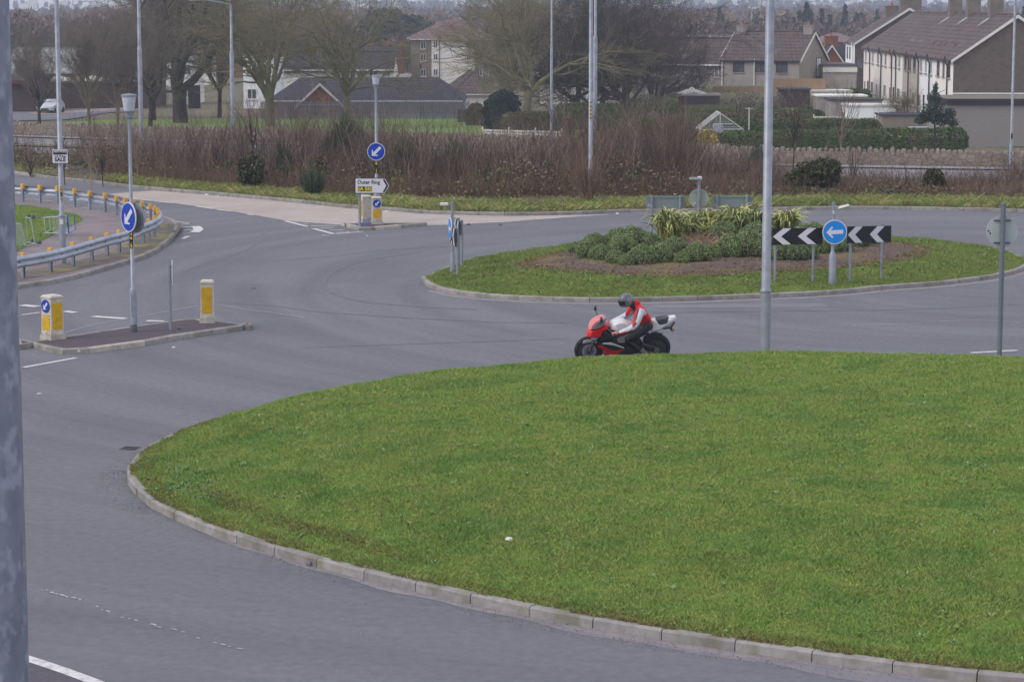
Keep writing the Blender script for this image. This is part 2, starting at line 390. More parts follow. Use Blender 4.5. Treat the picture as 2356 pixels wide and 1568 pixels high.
# buff high-friction surfacing of the far lane
near = [(1399, 494), (1234.5, 505), (1178, 510), (1064, 516), (964, 519), (784, 516.4), (664, 509), (589, 495.5), (535, 486.4), (400, 467.6), (300, 457.6), (250, 446.5), (355, 438.5)]
far = [(a, b + .8) for a, b in FARK if 360 < a < 1400]
sheet('buff_lane', far + near, TAN, z=.008)
def strip(name, pts, wd, m, z, px=True, kind='structure', step=.3, taper=False):
    L = smooth_line(P2(pts) if px else pts, step); n = len(L); V = []
    for i, p in enumerate(L):
        d = (L[min(i + 1, n - 1)] - L[max(i - 1, 0)]).normalized(); q = Vector((-d.y, d.x)) * wd / 2
        if taper: k_ = min(1, i * step / 6) * (.75 + .25 * math.sin(i * .9) * math.sin(i * .37)); p = p + q * (1 - k_); q = q * k_
        V += [(p.x - q.x, p.y - q.y, z), (p.x + q.x, p.y + q.y, z)]
    o = npmesh(name, V, [(2 * i, 2 * i + 1, 2 * i + 3, 2 * i + 2)[::-1] for i in range(n - 1)], [m])
    if o.data.polygons[0].normal.z < 0: o.data.flip_normals()
    if kind: o['kind'] = kind
    return o
# white lines and hatching (one markings sheet each kind)
def marks(name, lines, m, z):
    V = []; Fc = []
    for (x0, y0, x1, y1, wd) in lines:
        a, b = G(x0, y0).xy, G(x1, y1).xy; d = (b - a).normalized(); q = Vector((-d.y, d.x)) * wd / 2
        n = len(V); V += [(*(a - q), z), (*(b - q), z), (*(b + q), z), (*(a + q), z)]; Fc.append((n, n + 1, n + 2, n + 3))
    o = npmesh(name, V, Fc, [m]); o['kind'] = 'structure'; return o
ML = [(656.5, 509, 706.5, 521.4, .16), (721.5, 526.4, 769, 539, .16), (769, 539, 835, 533, .12),
      (715, 520, 775, 519.4, .14), (739, 525, 767, 524.6, .12), (758, 530, 790, 529.4, .12), (774, 536, 804, 534.6, .12), (698, 515.3, 711, 514.8, .12), (676, 509.5, 784, 517, .1), (741, 542, 758, 541.5, .1),
      (742, 505.5, 799, 509, .1), (804, 512, 824, 511.3, .14), (945, 500.3, 994, 501, .14), (884, 514, 908, 513.7, .12), (1007, 517.7, 1064, 516, .12), (1123, 512, 1178, 510, .12), (1234.5, 504.8, 1288, 501.2, .12), (1343, 496.8, 1399, 493.8, .12),
      (300, 457.8, 350, 462.2, .14), (356, 463.4, 400, 467.6, .14), (452, 475, 492, 481, .14), (497, 482.2, 534, 486.4, .14), (568, 493, 583, 495.2, .14), (160, 460.5, 203, 459.6, .25),
      (50, 702.5, 87, 705.8, .28), (50, 725, 92, 719.4, .10), (149, 716.5, 173, 719.8, .2), (214, 728.3, 289, 733.6, .22), (337, 738.5, 377, 739.6, .2), (54, 846, 175, 823.8, .12), (2234, 812.5, 2340, 806.5, .14),
      (414, 517.2, 434, 515.8, .12), (416, 523.8, 444, 522.2, .12), (421, 530.8, 445, 529, .12), (419, 537.6, 438, 537, .1), (420, 550, 434, 543.4, .14), (386, 507, 435, 514, .1), (390, 504.5, 402, 505.4, .1)]
marks('road_marking', ML, PAINT, .0125)
strip('road_marking', [(448, 521), (455, 525), (455, 530), (446.5, 535)], .32, PAINT, .0125)
strip('edge_line', [(-60, 1476), (68, 1517), (152, 1545), (240, 1578), (330, 1612)], .16, PAINT, .0125)
sheet('worn_asphalt', [(-80, 1478), (68, 1522), (152, 1551), (240, 1584), (340, 1640), (-80, 1700)], ASPH2, z=.008)
wl = smooth_line(P2([(100, 1357), (180, 1380), (270, 1417), (370, 1443), (410, 1452), (460, 1468), (530, 1487), (640, 1510), (730, 1528)]), .09)
V = []; Fc = []
for i in range(len(wl) - 1):
    if random.random() < .5 + .35 * math.sin(i * .23):
        p = wl[i]; s = random.uniform(.02, .05); a = random.uniform(-.3, .3)
        d = (wl[i + 1] - p).normalized(); q = Vector((-d.y, d.x)); c = p + q * random.uniform(-.03, .03); k = len(V)
        for t in range(6):
            an = t * math.pi / 3; r1 = random.uniform(.5, 1.2)
            v = c + d * math.cos(an) * s * 1.6 * r1 + q * math.sin(an) * s * .55 * r1; V.append((v.x, v.y, .0125))
        Fc.append([k, k + 1, k + 2, k + 3]); Fc.append([k, k + 3, k + 4, k + 5])
o = npmesh('worn_line', V, Fc, [WORN]); o['kind'] = 'structure'
for l, wd in (([(150, 766), (200, 752), (300, 733), (380, 718), (457, 704)], .035), ([(500, 702), (572, 713), (640, 722), (700, 731)], .035), ([(1960, 748), (2040, 746), (2120, 745)], .03), ([(2160, 740), (2250, 737), (2350, 742)], .03), ([(844, 541), (848, 546), (880, 543), (940, 538)], .04)):
    strip('worn_line', l, wd, WORN, .0125)
for l, wd in (([(590, 497), (608, 508), (611, 525), (606, 545), (585, 565), (540, 585), (470, 606), (430, 622)], .10),
              ([(965, 580), (900, 590), (830, 602), (775, 620), (752, 637), (745, 655), (757, 671), (800, 686), (860, 697), (1000, 708), (1100, 712)], .12),
              ([(500, 695), (560, 700), (640, 705), (760, 720), (1100, 740), (1300, 743)], .05), ([(1500, 720), (1800, 716), (2100, 712), (2356, 700)], .05),
              ([(1170, 560), (900, 575), (760, 590), (640, 600)], .05), ([(700, 800), (1000, 790), (1300, 780)], .04)):
    strip('tar_seam', l, wd, SEAM, .0085)
marks('dark_patch', [(1890, 620, 1960, 616, .2), (1500, 705, 1900, 702, .7), (280, 1031, 300, 1031, .3)][:2], mat('patch_asphalt', S(112, 110, 120), S(120, 118, 128), scale=2, rough=.9), .0065)

# ------------------------------------------------------------------ kerbs
def kerb(name, line, side, h=.12, wd=.13, stone=.9, m=None, z=0.0, closed=False, pale=()):
    L = resample(smooth_line(line, .06), stone); n = len(L); N = []
    for i in range(n):
        d = (L[min(i + 1, n - 1)] - L[max(i - 1, 0)]).normalized(); N.append(Vector((-d.y, d.x)) * side)
    mb = MB()
    for i in range(n - 1):
        a, b = L[i], L[i + 1]; d = (b - a).normalized(); j = random.uniform(-.004, .004)
        a = a + d * .007; b = b - d * .007; na, nb = N[i], N[i + 1]; zz = h + j; c = .022
        mb.m = 1 if i in pale else 0
        p = []
        for q, nn in ((a, na), (b, nb)):
            for off, hh in ((0, z - .02), (.004, zz - c), (c + .006, zz), (wd, zz), (wd, z - .02)):
                v = q + nn * (off + j); p.append((v.x, v.y, hh))
        mb.add(p, [(0, 1, 6, 5), (1, 2, 7, 6), (2, 3, 8, 7), (3, 4, 9, 8), (0, 4, 3, 2, 1), (5, 6, 7, 8, 9)])
    o = mb.build(name, [m or CONC, CONC2]); o['kind'] = 'structure'; return o
kerb('kerb', fk, 1, stone=.92)
# ---- near roundabout island (big lawn)
NB = [(290, 1090), (291, 1105), (297, 1122), (320, 1147), (360, 1177), (415, 1202), (480, 1230), (565, 1257), (665, 1289), (770, 1317), (890, 1347), (1015, 1375), (1178, 1411), (1480, 1467), (1865, 1524), (2080, 1552), (2356, 1582), (2700, 1606), (3300, 1630)]
FB = [(3300, 885), (2750, 861), (2560, 854), (2356, 847), (2200, 841), (2050, 837.5), (1900, 836), (1760, 836), (1600, 838), (1430, 842), (1300, 847), (1150, 858), (1000, 873.5), (850, 892), (700, 916), (590, 938), (530, 951), (470, 969), (400, 993), (350, 1016), (315, 1041), (296, 1066)]
nb = P2(NB); fb = [G(a, b, .13).xy for a, b in FB]
isl1 = smooth_line(fb + nb, .15)
kerb('kerb', fb + nb, 1, h=.13, stone=.93)
strip('gutter_dust', [(a - 3, b + 4) for a, b in NB[2:]], .30, DUST, .0075, taper=True)
strip('gutter_dust', [(a - 3, b + 14) for a, b in NB[9:]], .5, mat('gutter_silt', S(128, 124, 131), S(118, 116, 125), scale=3, rough=.95), .0065, taper=True)
def mound_z(P, poly, base, amp, reach, lump=.03):
    d = distpoly(P, poly); t = np.clip((d - .12) / reach, 0, 1); s = t * t * (3 - 2 * t)
    return base + amp * s + lump * np.sin(P[:, 0] * 1.3 + 1) * np.sin(P[:, 1] * 1.1) * t
def island_top(name, poly, base, amp, reach, m, cell=.5, inset=.1, zf=None):
    poly = [Vector(p) for p in poly]; P = np.array([tuple(p) for p in poly])
    x0, y0 = P.min(0); x1, y1 = P.max(0)
    gx, gy = np.meshgrid(np.arange(x0, x1, cell), np.arange(y0, y1, cell)); g = np.stack([gx.ravel(), gy.ravel()], 1)
    g = g + rng.uniform(-.1, .1, g.shape) * cell
    g = g[inside(g, poly)]; g = g[distpoly(g, poly) > cell * .4]
    vs = [Vector(p) for p in poly] + [Vector(p) for p in g]
    r = geometry.delaunay_2d_cdt(vs, [], [list(range(len(poly)))], 1, 1e-5)
    Q = np.array([tuple(p) for p in r[0]]); z = (zf or (lambda q: mound_z(q, poly, base, amp, reach)))(Q)
    o = npmesh(name, np.column_stack([Q, z]), [f for f in r[2]], [m], smooth=True)
    if o.data.polygons[0].normal.z < 0: o.data.flip_normals()
    return setp(o, kind='structure')
def inner(poly, off, side=1):
    L = [Vector(p) for p in poly]; n = len(L); out = []
    for i in range(n):
        d = (L[(i + 1) % n] - L[i - 1]).normalized(); out.append(L[i] + Vector((-d.y, d.x)) * off * side)
    return out
isl1 = resample(isl1 + [isl1[0]], .45)[:-1]
in1 = inner(isl1, .12)
def _ss(t):
    t = np.clip(t, 0, 1); return t * t * (3 - 2 * t)
_fbl = smooth_line(fb, .5); _nbl = smooth_line(nb, .5)
def _dl(P, L):      # distance to an open line
    D = np.full(len(P), 1e9)
    for a, b in zip(L, L[1:]):
        a = np.array(a); b = np.array(b); ab = b - a; t = np.clip(((P - a) @ ab) / (ab @ ab + 1e-12), 0, 1)
        D = np.minimum(D, np.linalg.norm(P - a - t[:, None] * ab, axis=1))
    return D
def MZ1(q):
    q = np.asarray(q, float)
    return .12 + .46 * np.minimum(_ss((_dl(q, _nbl) - .15) / 4.5), _ss((_dl(q, _fbl) - .1) / 1.7)) + .03 * np.sin(q[:, 0] * 1.3 + 1) * np.sin(q[:, 1] * 1.1) * _ss(_dl(q, _nbl) / 4)
island_top('lawn_ground', in1, 0, 0, 0, GRASSB, .5, zf=MZ1)
def vnoise(P, sc_, seed):
    g = np.random.default_rng(seed).uniform(size=(97, 97)); q = np.asarray(P) / sc_; i = np.floor(q).astype(int); f = q - i; f = f * f * (3 - 2 * f); a, b = i[:, 0] % 96, i[:, 1] % 96
    return (g[a, b] * (1 - f[:, 0]) + g[a + 1, b] * f[:, 0]) * (1 - f[:, 1]) + (g[a, b + 1] * (1 - f[:, 0]) + g[a + 1, b + 1] * f[:, 0]) * f[:, 1]
def blades(name, P, z, hgt, wid, m, seed=1, lean=.5, kind='stuff', tuft=0.0):
    r = np.random.default_rng(seed); n = len(P); hgt = hgt * (1 - tuft + 2 * tuft * (.6 * vnoise(P, .55, seed) + .4 * vnoise(P, .17, seed + 1)))
    if tuft: k = r.uniform(size=n) < .45 + 1.1 * vnoise(P, .28, seed + 2); P = P[k]; z = np.asarray(z)[k]; hgt = hgt[k]; n = len(P)
    a = r.uniform(0, 2 * np.pi, n); h = hgt * r.uniform(.5, 1.4, n); wd = wid * r.uniform(.6, 1.3, n)
    base = np.column_stack([P, z]); ln = r.uniform(0, lean, n); b = r.uniform(0, 2 * np.pi, n)
    dx = np.stack([np.cos(a), np.sin(a), np.zeros(n)], 1) * wd[:, None] / 2
    t = np.stack([np.cos(b) * ln * h, np.sin(b) * ln * h, h], 1)
    V = np.stack([base - dx, base + dx, base + t * .6 + dx * .7, base + t + np.stack([np.cos(b) * ln * h, np.sin(b) * ln * h, 0 * h], 1) * .4], 1).reshape(-1, 3)
    o = npmesh(name, V, np.arange(4 * n).reshape(-1, 4), [m]); o['kind'] = kind; return o
def scatter(poly, n, seed=2, dens=None):
    r = np.random.default_rng(seed); P = np.array([tuple(p) for p in poly]); a, b = P.min(0), P.max(0); out = []
    tot = 0
    while tot < n:
        q = r.uniform(a, b, (n * 2, 2)); q = q[inside(q, poly)]
        if dens is not None: q = q[r.uniform(size=len(q)) < dens(q)]
        out.append(q); tot += len(q)
        if len(q) == 0: break
    return np.concatenate(out)[:n]
def infov(q, m=1.5):   # keep to what the camera could see (with a margin)
    return (np.abs(q[:, 0]) < q[:, 1] * .2104 + m).astype(float)
P = scatter(in1, 1250000, 3, lambda q: infov(q, 4.0) * np.clip((34. / q[:, 1]) ** 1.5, 0, 1))
o = blades('grass', P, MZ1(P), .040, .0085, GRASS, 4, 1.0, tuft=.45); setp(o, 'short bright green lawn grass on the large near roundabout', 'grass')
# rosette weeds (docks, dandelions) in the lawns
def rosettes(name, P, z, m, size, seed, label):
    r = np.random.default_rng(seed); V = []; Fc = []
    for p, zz in zip(P, z):
        s = size * r.uniform(.6, 1.3); k = r.integers(7, 12)
        for i in range(k):
            a = r.uniform(0, 6.28); el = r.uniform(.25, 1.0); d = np.array([math.cos(a) * math.cos(el), math.sin(a) * math.cos(el), math.sin(el)]); q = np.array([-math.sin(a), math.cos(a), 0]) * s * .13
            b = np.array([p[0], p[1], zz]); n = len(V)
            V += [b, b + d * s * .55 - q + [0, 0, .01], b + d * s - [0, 0, s * .15], b + d * s * .55 + q + [0, 0, .01]]; Fc.append((n, n + 1, n + 2, n + 3))
    o = npmesh(name, V, Fc, [m]); return setp(o, label, 'weeds', kind='stuff')
WEED = mat('weed_leaf', S(134, 160, 100), S(114, 142, 88), scale=3, rough=.6, island=.2)
q = scatter(in1, 420, 5, lambda q: infov(q, .5)); rosettes('lawn_weeds', q, MZ1(q), WEED, .085, 6, 'pale rosettes of dandelion leaves dotted over the large near lawn')
q = scatter(P2([(380, 1090), (470, 1105), (520, 1170), (470, 1175), (390, 1150)]), 70, 8); rosettes('weed_patch', q, MZ1(q), mat('weed_blue', S(112, 150, 104), S(92, 132, 84), scale=3, rough=.6, island=.2), .08, 9, 'bluish leafy weed patch at the left tip of the near lawn')
# turf lip along the kerb
lip = mat('dead_turf', S(134, 136, 76), S(120, 108, 74), scale=3, rough=1, island=.3)
def along_edge(n, a, b, seed):
    r = np.random.default_rng(seed); L = _nbl + _fbl[-25:] ; L = _fbl[-25:] + _nbl; k = r.integers(1, len(L) - 1, n); o_ = []
    for i, f, d in zip(k, r.uniform(size=n), r.uniform(a, b, n)):
        t_ = (L[i + 1] - L[i - 1]).normalized(); p = L[i].lerp(L[i + 1], f) + Vector((-t_.y, t_.x)) * d; o_.append((p.x, p.y))
    return np.array(o_)
q = along_edge(20000, .07, .16, 14); q = q[vnoise(q, .5, 5) > .45]; o = blades('turf_fringe', q, np.full(len(q), .13), .03, .012, lip, 15, 1.6); setp(o, 'dead grass creeping over the kerb of the near lawn', 'grass')
ditch_band = P2([(440, 1135), (520, 1160), (640, 1212), (780, 1252), (900, 1285), (1000, 1312), (980, 1325), (860, 1300), (720, 1262), (600, 1226), (500, 1185)]); q = scatter(ditch_band, 7000, 16); o = blades('turf_ditch_shade', q, MZ1(q), .035, .012, lip, 17, 1.4, tuft=.6); setp(o, 'brownish turf band near the kerb, coloured for the shade of a shallow ditch', 'grass')  # brown turf; the shade of a shallow ditch is put into its colour
q = along_edge(26000, .13, .42, 11); o = blades('turf_edge', q, MZ1(q), .04, .012, lip, 12, 1.2); setp(o, 'brownish turf edge behind the kerb of the near lawn', 'grass')

# grit swept against the kerb
gr = along_edge(5200, -.42, -.02, 18); gr = gr[np.random.default_rng(19).uniform(size=len(gr)) < .35 + .65 * (vnoise(gr, 1.3, 20) > .5)]
V, Fc = leaves(np.column_stack([gr, np.full(len(gr), .012)]), .012, np.random.default_rng(21)); V = np.asarray(V); V[:, 2] = np.clip(V[:, 2], .009, .03)
o = npmesh('grit', V, Fc, [mat('grit', S(168, 160, 152), S(84, 80, 84), scale=30, rough=1, island=.4)]); setp(o, 'fine grit and leaf crumbs lying in the gutter of the near lawn', 'grit', kind='stuff')
gs = np.random.default_rng(22); gx = gs.uniform(-11, 14, 2600); gy = gs.uniform(27, 84, 2600); gr = np.column_stack([gx, gy]); gr = gr[~inside(gr, isl1)]
V, Fc = leaves(np.column_stack([gr, np.full(len(gr), .012)]), .014, gs); V = np.asarray(V); V[:, 2] = np.clip(V[:, 2], .009, .03)
o = npmesh('grit', V, Fc, [_M['grit']]); setp(o, 'stray pale and dark stone chips scattered over the open road', 'grit', kind='stuff')
# ---- middle roundabout
MB0 = [(970, 645), (978, 656), (995, 666), (1030, 676), (1100, 685), (1200, 691.5), (1300, 695), (1400, 696), (1500, 694.5), (1600, 692), (1773, 686), (1892, 680), (1972, 673.5), (2054, 665), (2130, 660), (2196, 653.7), (2295, 640.5), (2356, 623), (2376, 607)]
MBF = [(2373, 597), (2356, 591), (2345, 586), (2321, 576), (2262, 564.5), (2196, 556), (2130, 548), (2048, 544), (1950, 541), (1850, 541), (1700, 542), (1550, 545), (1400, 551), (1310, 559.5), (1178, 577.5), (1100, 590), (1060, 600), (1010, 619), (980, 634)]
isl2 = resample(smooth_line(P2(MB0) + [G(a, b, .12).xy for a, b in MBF], .1, closed=True) , .45)
kerb('kerb', isl2 + [isl2[0]], 1, h=.12, stone=.9)
strip('gutter_dust', [(a, b + 2.5) for a, b in MB0[2:]], .3, DUST, .0075)
in2 = inner(isl2, .12)
MZ2 = lambda q: mound_z(q, isl2, .11, .32, 4.0, .02)
island_top('roundabout_ground', in2, 0, 0, 0, GRASSB, .5, zf=MZ2)
BED = [(1183, 600), (1190, 608), (1215, 614), (1300, 623), (1440, 630), (1600, 628), (1760, 621), (1900, 611), (2000, 603), (2100, 591), (2138, 579), (2145, 569), (2120, 561), (2050, 558), (1950, 553), (1800, 551), (1600, 553), (1450, 556), (1310, 567), (1230, 583), (1195, 592)]
bed = resample(smooth_line([G(a, b, .4).xy for a, b in BED], .2, closed=True), .4)
island_top('planting_bed', bed, 0, 0, 0, BARK, .5, zf=lambda q: MZ2(q) + .02)
P = scatter(in2, 150000, 21, lambda q: (~inside(q, bed)) * 1.0)
GRASSR = grass_mat('ring_grass', S(120, 142, 76), S(140, 144, 88), S(100, 128, 72), 0)
o = blades('grass', P, MZ2(P), .055, .012, GRASSR, 22, 1.2, tuft=.5); setp(o, 'short green grass ring around the planted middle roundabout', 'grass')
q = scatter(in2, 240, 23, lambda q: (~inside(q, bed)) * 1.0 * (distpoly(q, isl2) > .5)); rosettes('roundabout_weeds', q, MZ2(q), WEED, .12, 24, 'pale leafy rosettes in the grass of the planted middle roundabout')
q = scatter(bed, 9000, 25, lambda q: (distpoly(q, bed) < .5) * .8 + .15); blades('moss', q, MZ2(q) + .02, .035, .03, mat('moss', S(132, 116, 84), S(120, 112, 62), scale=2, rough=1, island=.3), 26, 2); setp(bpy.data.objects['moss'], 'dry moss and crumbs at the edge of the bark bed', 'moss')

# ---- guardrail island at the left
LI = [(-120, 700), (50, 663), (125, 652.6), (200, 635), (250, 621), (300, 606), (330, 596.5), (362, 580), (384, 565), (400, 549), (410, 533), (409, 521), (397, 511), (370, 503)]
LIF = [(340, 496), (275, 487.6), (210, 479), (175, 472.6), (112, 460.5), (47, 455), (-120, 448)]
l3 = P2(LI) + [G(a, b, .12).xy for a, b in LIF]
kerb('kerb', l3, 1, h=.12, stone=.9)
isl3 = resample(smooth_line(l3, .1), .45)
o = sheet('footway', [tuple(p) for p in inner(isl3, .12)], mat('footway_asphalt', S(136, 126, 129), S(120, 111, 114), scale=2.2, rough=.95, bump=.3, bscale=40, col3=S(94, 88, 92), scale3=.5, amt3=.4), z=.113, px=False)
strip('mossy_strip', [(-100, 672), (60, 642), (140, 628), (215, 611), (270, 596), (320, 577), (352, 558), (372, 540), (380, 524)], 1.1, mat('mossy_concrete', S(112, 104, 96), S(98, 92, 88), scale=3, rough=1, col3=S(136, 132, 66), scale3=.8, amt3=.7), .118)
GP = [(-60, 468), (46, 472.6), (100, 479), (137, 486), (172, 493), (187, 500), (186, 507), (160, 520), (120, 540), (70, 562.6), (-60, 600)]
gp = resample(smooth_line([G(a, b, .13).xy for a, b in GP], .2, closed=True), .4)
sheet('grass_patch', [tuple(p) for p in gp], GRASSB, z=.125, px=False)
P = scatter(gp, 40000, 31); o = blades('grass', P, np.full(len(P), .122), .06, .012, GRASS, 32); setp(o, 'mown green grass patch behind the guardrail at left', 'grass')

# ---- splitter islands
def splitter(name, near, far, m, pale=()):
    pts = P2(near) + [G(a, b, .12).xy for a, b in far]; 
    L = pts + [pts[0]]
    # keep corners: straight resample
    mbl = []
    n = len(L); mb = MB(); segl = []
    for a, b in zip(L, L[1:]):
        k = max(1, round((b - a).length / .9))
        for j in range(k): segl.append((a.lerp(b, j / k), b.lerp(b, 0) if j == k - 1 else a.lerp(b, (j + 1) / k)))
    cen = sum((p for p in pts), Vector((0, 0))) / len(pts)
    allp = [s[0] for s in segl]; nn = len(allp); N = []
    for i in range(nn):
        d1 = (allp[i] - allp[i - 1]).normalized(); d2 = (allp[(i + 1) % nn] - allp[i]).normalized(); d = (d1 + d2)
        d = d.normalized(); v = Vector((-d.y, d.x)); v *= 1 / max(.5, v.dot(Vector((-d2.y, d2.x)))); N.append(v)
    for i in range(nn):
        a, b = allp[i], allp[(i + 1) % nn]; d = (b - a).normalized(); a2 = a + d * .006; b2 = b - d * .006; na, nb_ = N[i], N[(i + 1) % nn]
        mb.m = 1 if i in pale else 0; p = []; j = random.uniform(-.004, .004)
        for q, v in ((a2, na), (b2, nb_)):
            for off, hh in ((0, -.02), (.004, .098 + j), (.03, .12 + j), (.13, .12 + j), (.13, -.02)):
                w_ = q + v * off; p.append((w_.x, w_.y, hh))
        mb.add(p, [(0, 1, 6, 5), (1, 2, 7, 6), (2, 3, 8, 7), (3, 4, 9, 8), (0, 4, 3, 2, 1), (5, 6, 7, 8, 9)])
    o = mb.build('kerb', [CONC, CONC2]); o['kind'] = 'structure'
    s = sheet(name, [tuple(allp[i] + N[i] * .12) for i in range(nn)], m, z=.112, px=False)
    return pts
splitter('traffic_island', [(50, 794), (112, 810), (145, 816), (207, 813), (335, 796), (410, 782), (487, 770.5), (557, 760.5), (572, 753)], [(568, 745), (540, 742), (497, 738), (455, 733), (420, 734), (315, 748), (150, 772.7), (95, 781.5), (52, 789)], DARKP, pale=(3, 4, 12))
splitter('traffic_island', [(784, 519), (826.5, 531.5), (864, 530), (983, 520)], [(978, 510), (960, 511.5), (880, 512.5), (800, 513.5)], DARKP, pale=(0, 3))
# ---- far verge (kerb top back to the crest)
vl = resample(fk, 1.0); V = []; Fc = []; rows = [(.12, .112), (.8, .13), (1.6, .16), (2.6, .15), (4, .12)]
yy = [92.5, 96, 100, 106, 112]
cols = len(vl)
for i, p in enumerate(vl):
    d = (vl[min(i + 1, cols - 1)] - vl[max(i - 1, 0)]).normalized(); nrm = Vector((-d.y, d.x))
    q0 = p + nrm * .12
    ytop = max(93, p.y + 3.0)
    for k in range(12):
        t = k / 11; y = q0.y + (ytop - q0.y) * t * 1.0; x = q0.x + nrm.x * .5 * t
        V.append((x, y, .112 + .05 * math.sin(t * 9 + i * .7) * (t > 0) + .02 * math.sin(i * 2.3)*(t>0)))
    for k in range(5):
        y = ytop + 4 * (k + 1); V.append((q0.x, y, max(tz(y) + .06, .1 - .16 * (y - ytop))))
nk = 17
Fc = [(i * nk + k, (i + 1) * nk + k, (i + 1) * nk + k + 1, i * nk + k + 1)[::-1] for i in range(cols - 1) for k in range(nk - 1)]
VERG = mat('verge_ground', S(110, 114, 70), S(112, 96, 76), scale=1.1, rough=1, bump=.7, bscale=14, col3=S(92, 80, 66), scale3=.5, amt3=.8)
o = npmesh('verge', V, Fc, [VERG], smooth=True)
if o.data.polygons[0].normal.z < 0: o.data.flip_normals()
o['kind'] = 'structure'
fka = np.array([(p.x, p.y) for p in vl])
def kerby(x): return np.interp(x, fka[:, 0], fka[:, 1])
def verge_z(x, y):
    yt = np.maximum(93, kerby(x) + 3); return np.where(y < yt, .125, np.maximum(np.interp(y, _TY, _TZ) + .06, .1 - .16 * (y - yt)))
# bare soil at the left end of the verge
V = []; xs_ = np.arange(X(-60, 90), X(205, 90), .6)
for x in xs_:
    k0 = kerby(x) + .25; e = 5.2 * max(.12, 1 - max(0, (x - X(100, 90)) / (X(205, 90) - X(100, 90)))) ; V += [(x, k0, .135), (x, k0 + e * .5, .20), (x, k0 + e, .21)]
n = len(xs_); Fc = [(3 * i + k, 3 * (i + 1) + k, 3 * (i + 1) + k + 1, 3 * i + k + 1) for i in range(n - 1) for k in range(2)]
o = npmesh('bare_soil', V, Fc, [DIRT], smooth=True); o['kind'] = 'structure'
r_ = np.random.default_rng(40); n = 90000
x = r_.uniform(-30, 28, n); y = kerby(x) + .15 + r_.beta(1.1, 2.2, n) * 4.6
keep = ~((x < X(150, 90)) & (y < kerby(x) + 4.8) & (r_.uniform(size=n) < .93)); x, y = x[keep], y[keep]
o = blades('verge_grass', np.column_stack([x, y]), verge_z(x, y), .15, .018, GRASSV, 41, 1.3, tuft=.8); setp(o, 'rough yellowish green grass on the verge behind the far kerb', 'grass')

# ---- lower road in front of the stone wall
WL = [(-400, 205), (0, 195), (500, 183), (1060, 172), (1552, 157), (1790, 151), (2360, 147), (2800, 144)]   # (px, Y)
wall = smooth_line([Vector((X(a, Y, 300 + a * .03), Y)) for a, Y in WL], 1.0)
def along(off0, off1, m, name, dz, z0=0):
    V = []; n = len(wall)
    for i, p in enumerate(wall):
        d = (wall[min(i + 1, n - 1)] - wall[max(i - 1, 0)]).normalized(); q = Vector((-d.y, d.x))
        for t in np.linspace(0, 1, 7):
            v = p - q * (off0 + (off1 - off0) * t); V.append((v.x, v.y, max(tz(v.y), -99) + dz))
    Fc = [(i * 7 + k, (i + 1) * 7 + k, (i + 1) * 7 + k + 1, i * 7 + k + 1) for i in range(n - 1) for k in range(6)]
    o = npmesh(name, V, Fc, [m]); o['kind'] = 'structure'
    if o.data.polygons[0].normal.z < 0: o.data.flip_normals()
    return o
along(.3, 2.4, mat('low_footway', S(150, 144, 148), S(138, 132, 138), scale=1, rough=.9), 'footway', .12)
along(2.4, 20, mat('low_road', S(132, 128, 131), S(120, 116, 120), scale=.6, rough=.9), 'lower_road', .03)
along(2.7, 2.85, PAINT, 'edge_line', .045); along(8.2, 8.35, PAINT, 'lane_line', .045); along(11.4, 13.3, mat('reserve', S(104, 96, 88), S(110, 112, 78), scale=1, rough=1), 'central_reserve', .12)
along(13.9, 14.05, PAINT, 'edge_line', .045)
# lawns and road beyond the wall
def tsheet(name, pts, m, dz=.02):
    """sheet draped on the far terrain, outline in D pixels"""
    poly = [T(a, b).xy for a, b in pts]; poly = resample(poly + [poly[0]], 6)[:-1]
    Q = np.array([tuple(p) for p in poly]); a, b = Q.min(0), Q.max(0)
    gx, gy = np.meshgrid(np.arange(a[0], b[0], 5), np.arange(a[1], b[1], 5)); g = np.stack([gx.ravel(), gy.ravel()], 1); g = g[inside(g, poly)]; g = g[distpoly(g, poly) > 1] if len(g) else g
    r = geometry.delaunay_2d_cdt([Vector(p) for p in poly] + [Vector(p) for p in g], [], [list(range(len(poly)))], 1, 1e-4)
    o = npmesh(name, [(p.x, p.y, tz(p.y) + dz) for p in r[0]], [f for f in r[2]], [m])
    if o.data.polygons[0].normal.z < 0: o.data.flip_normals()
    o['kind'] = 'structure'; return o
tsheet('field', [(150, 283), (250, 276), (420, 274), (640, 272), (860, 272), (1120, 273), (1600, 285), (1640, 320), (1100, 330), (600, 320), (150, 300)], FIELD, .05)
tsheet('estate_road', [(20, 280), (110, 279), (170, 276), (230, 262), (330, 256), (330, 250), (20, 252)], ASPH, .08)
tsheet('estate_footway', [(60, 262), (290, 249), (290, 255), (60, 268)], mat('pink_path', S(150, 132, 130), rough=.9), .1)
tsheet('garden_ground', [(1700, 306), (2360, 340), (2500, 340), (2500, 262), (1700, 250)], mat('garden_soil', S(112, 122, 76), S(110, 96, 80), scale=.5, rough=1), .04)
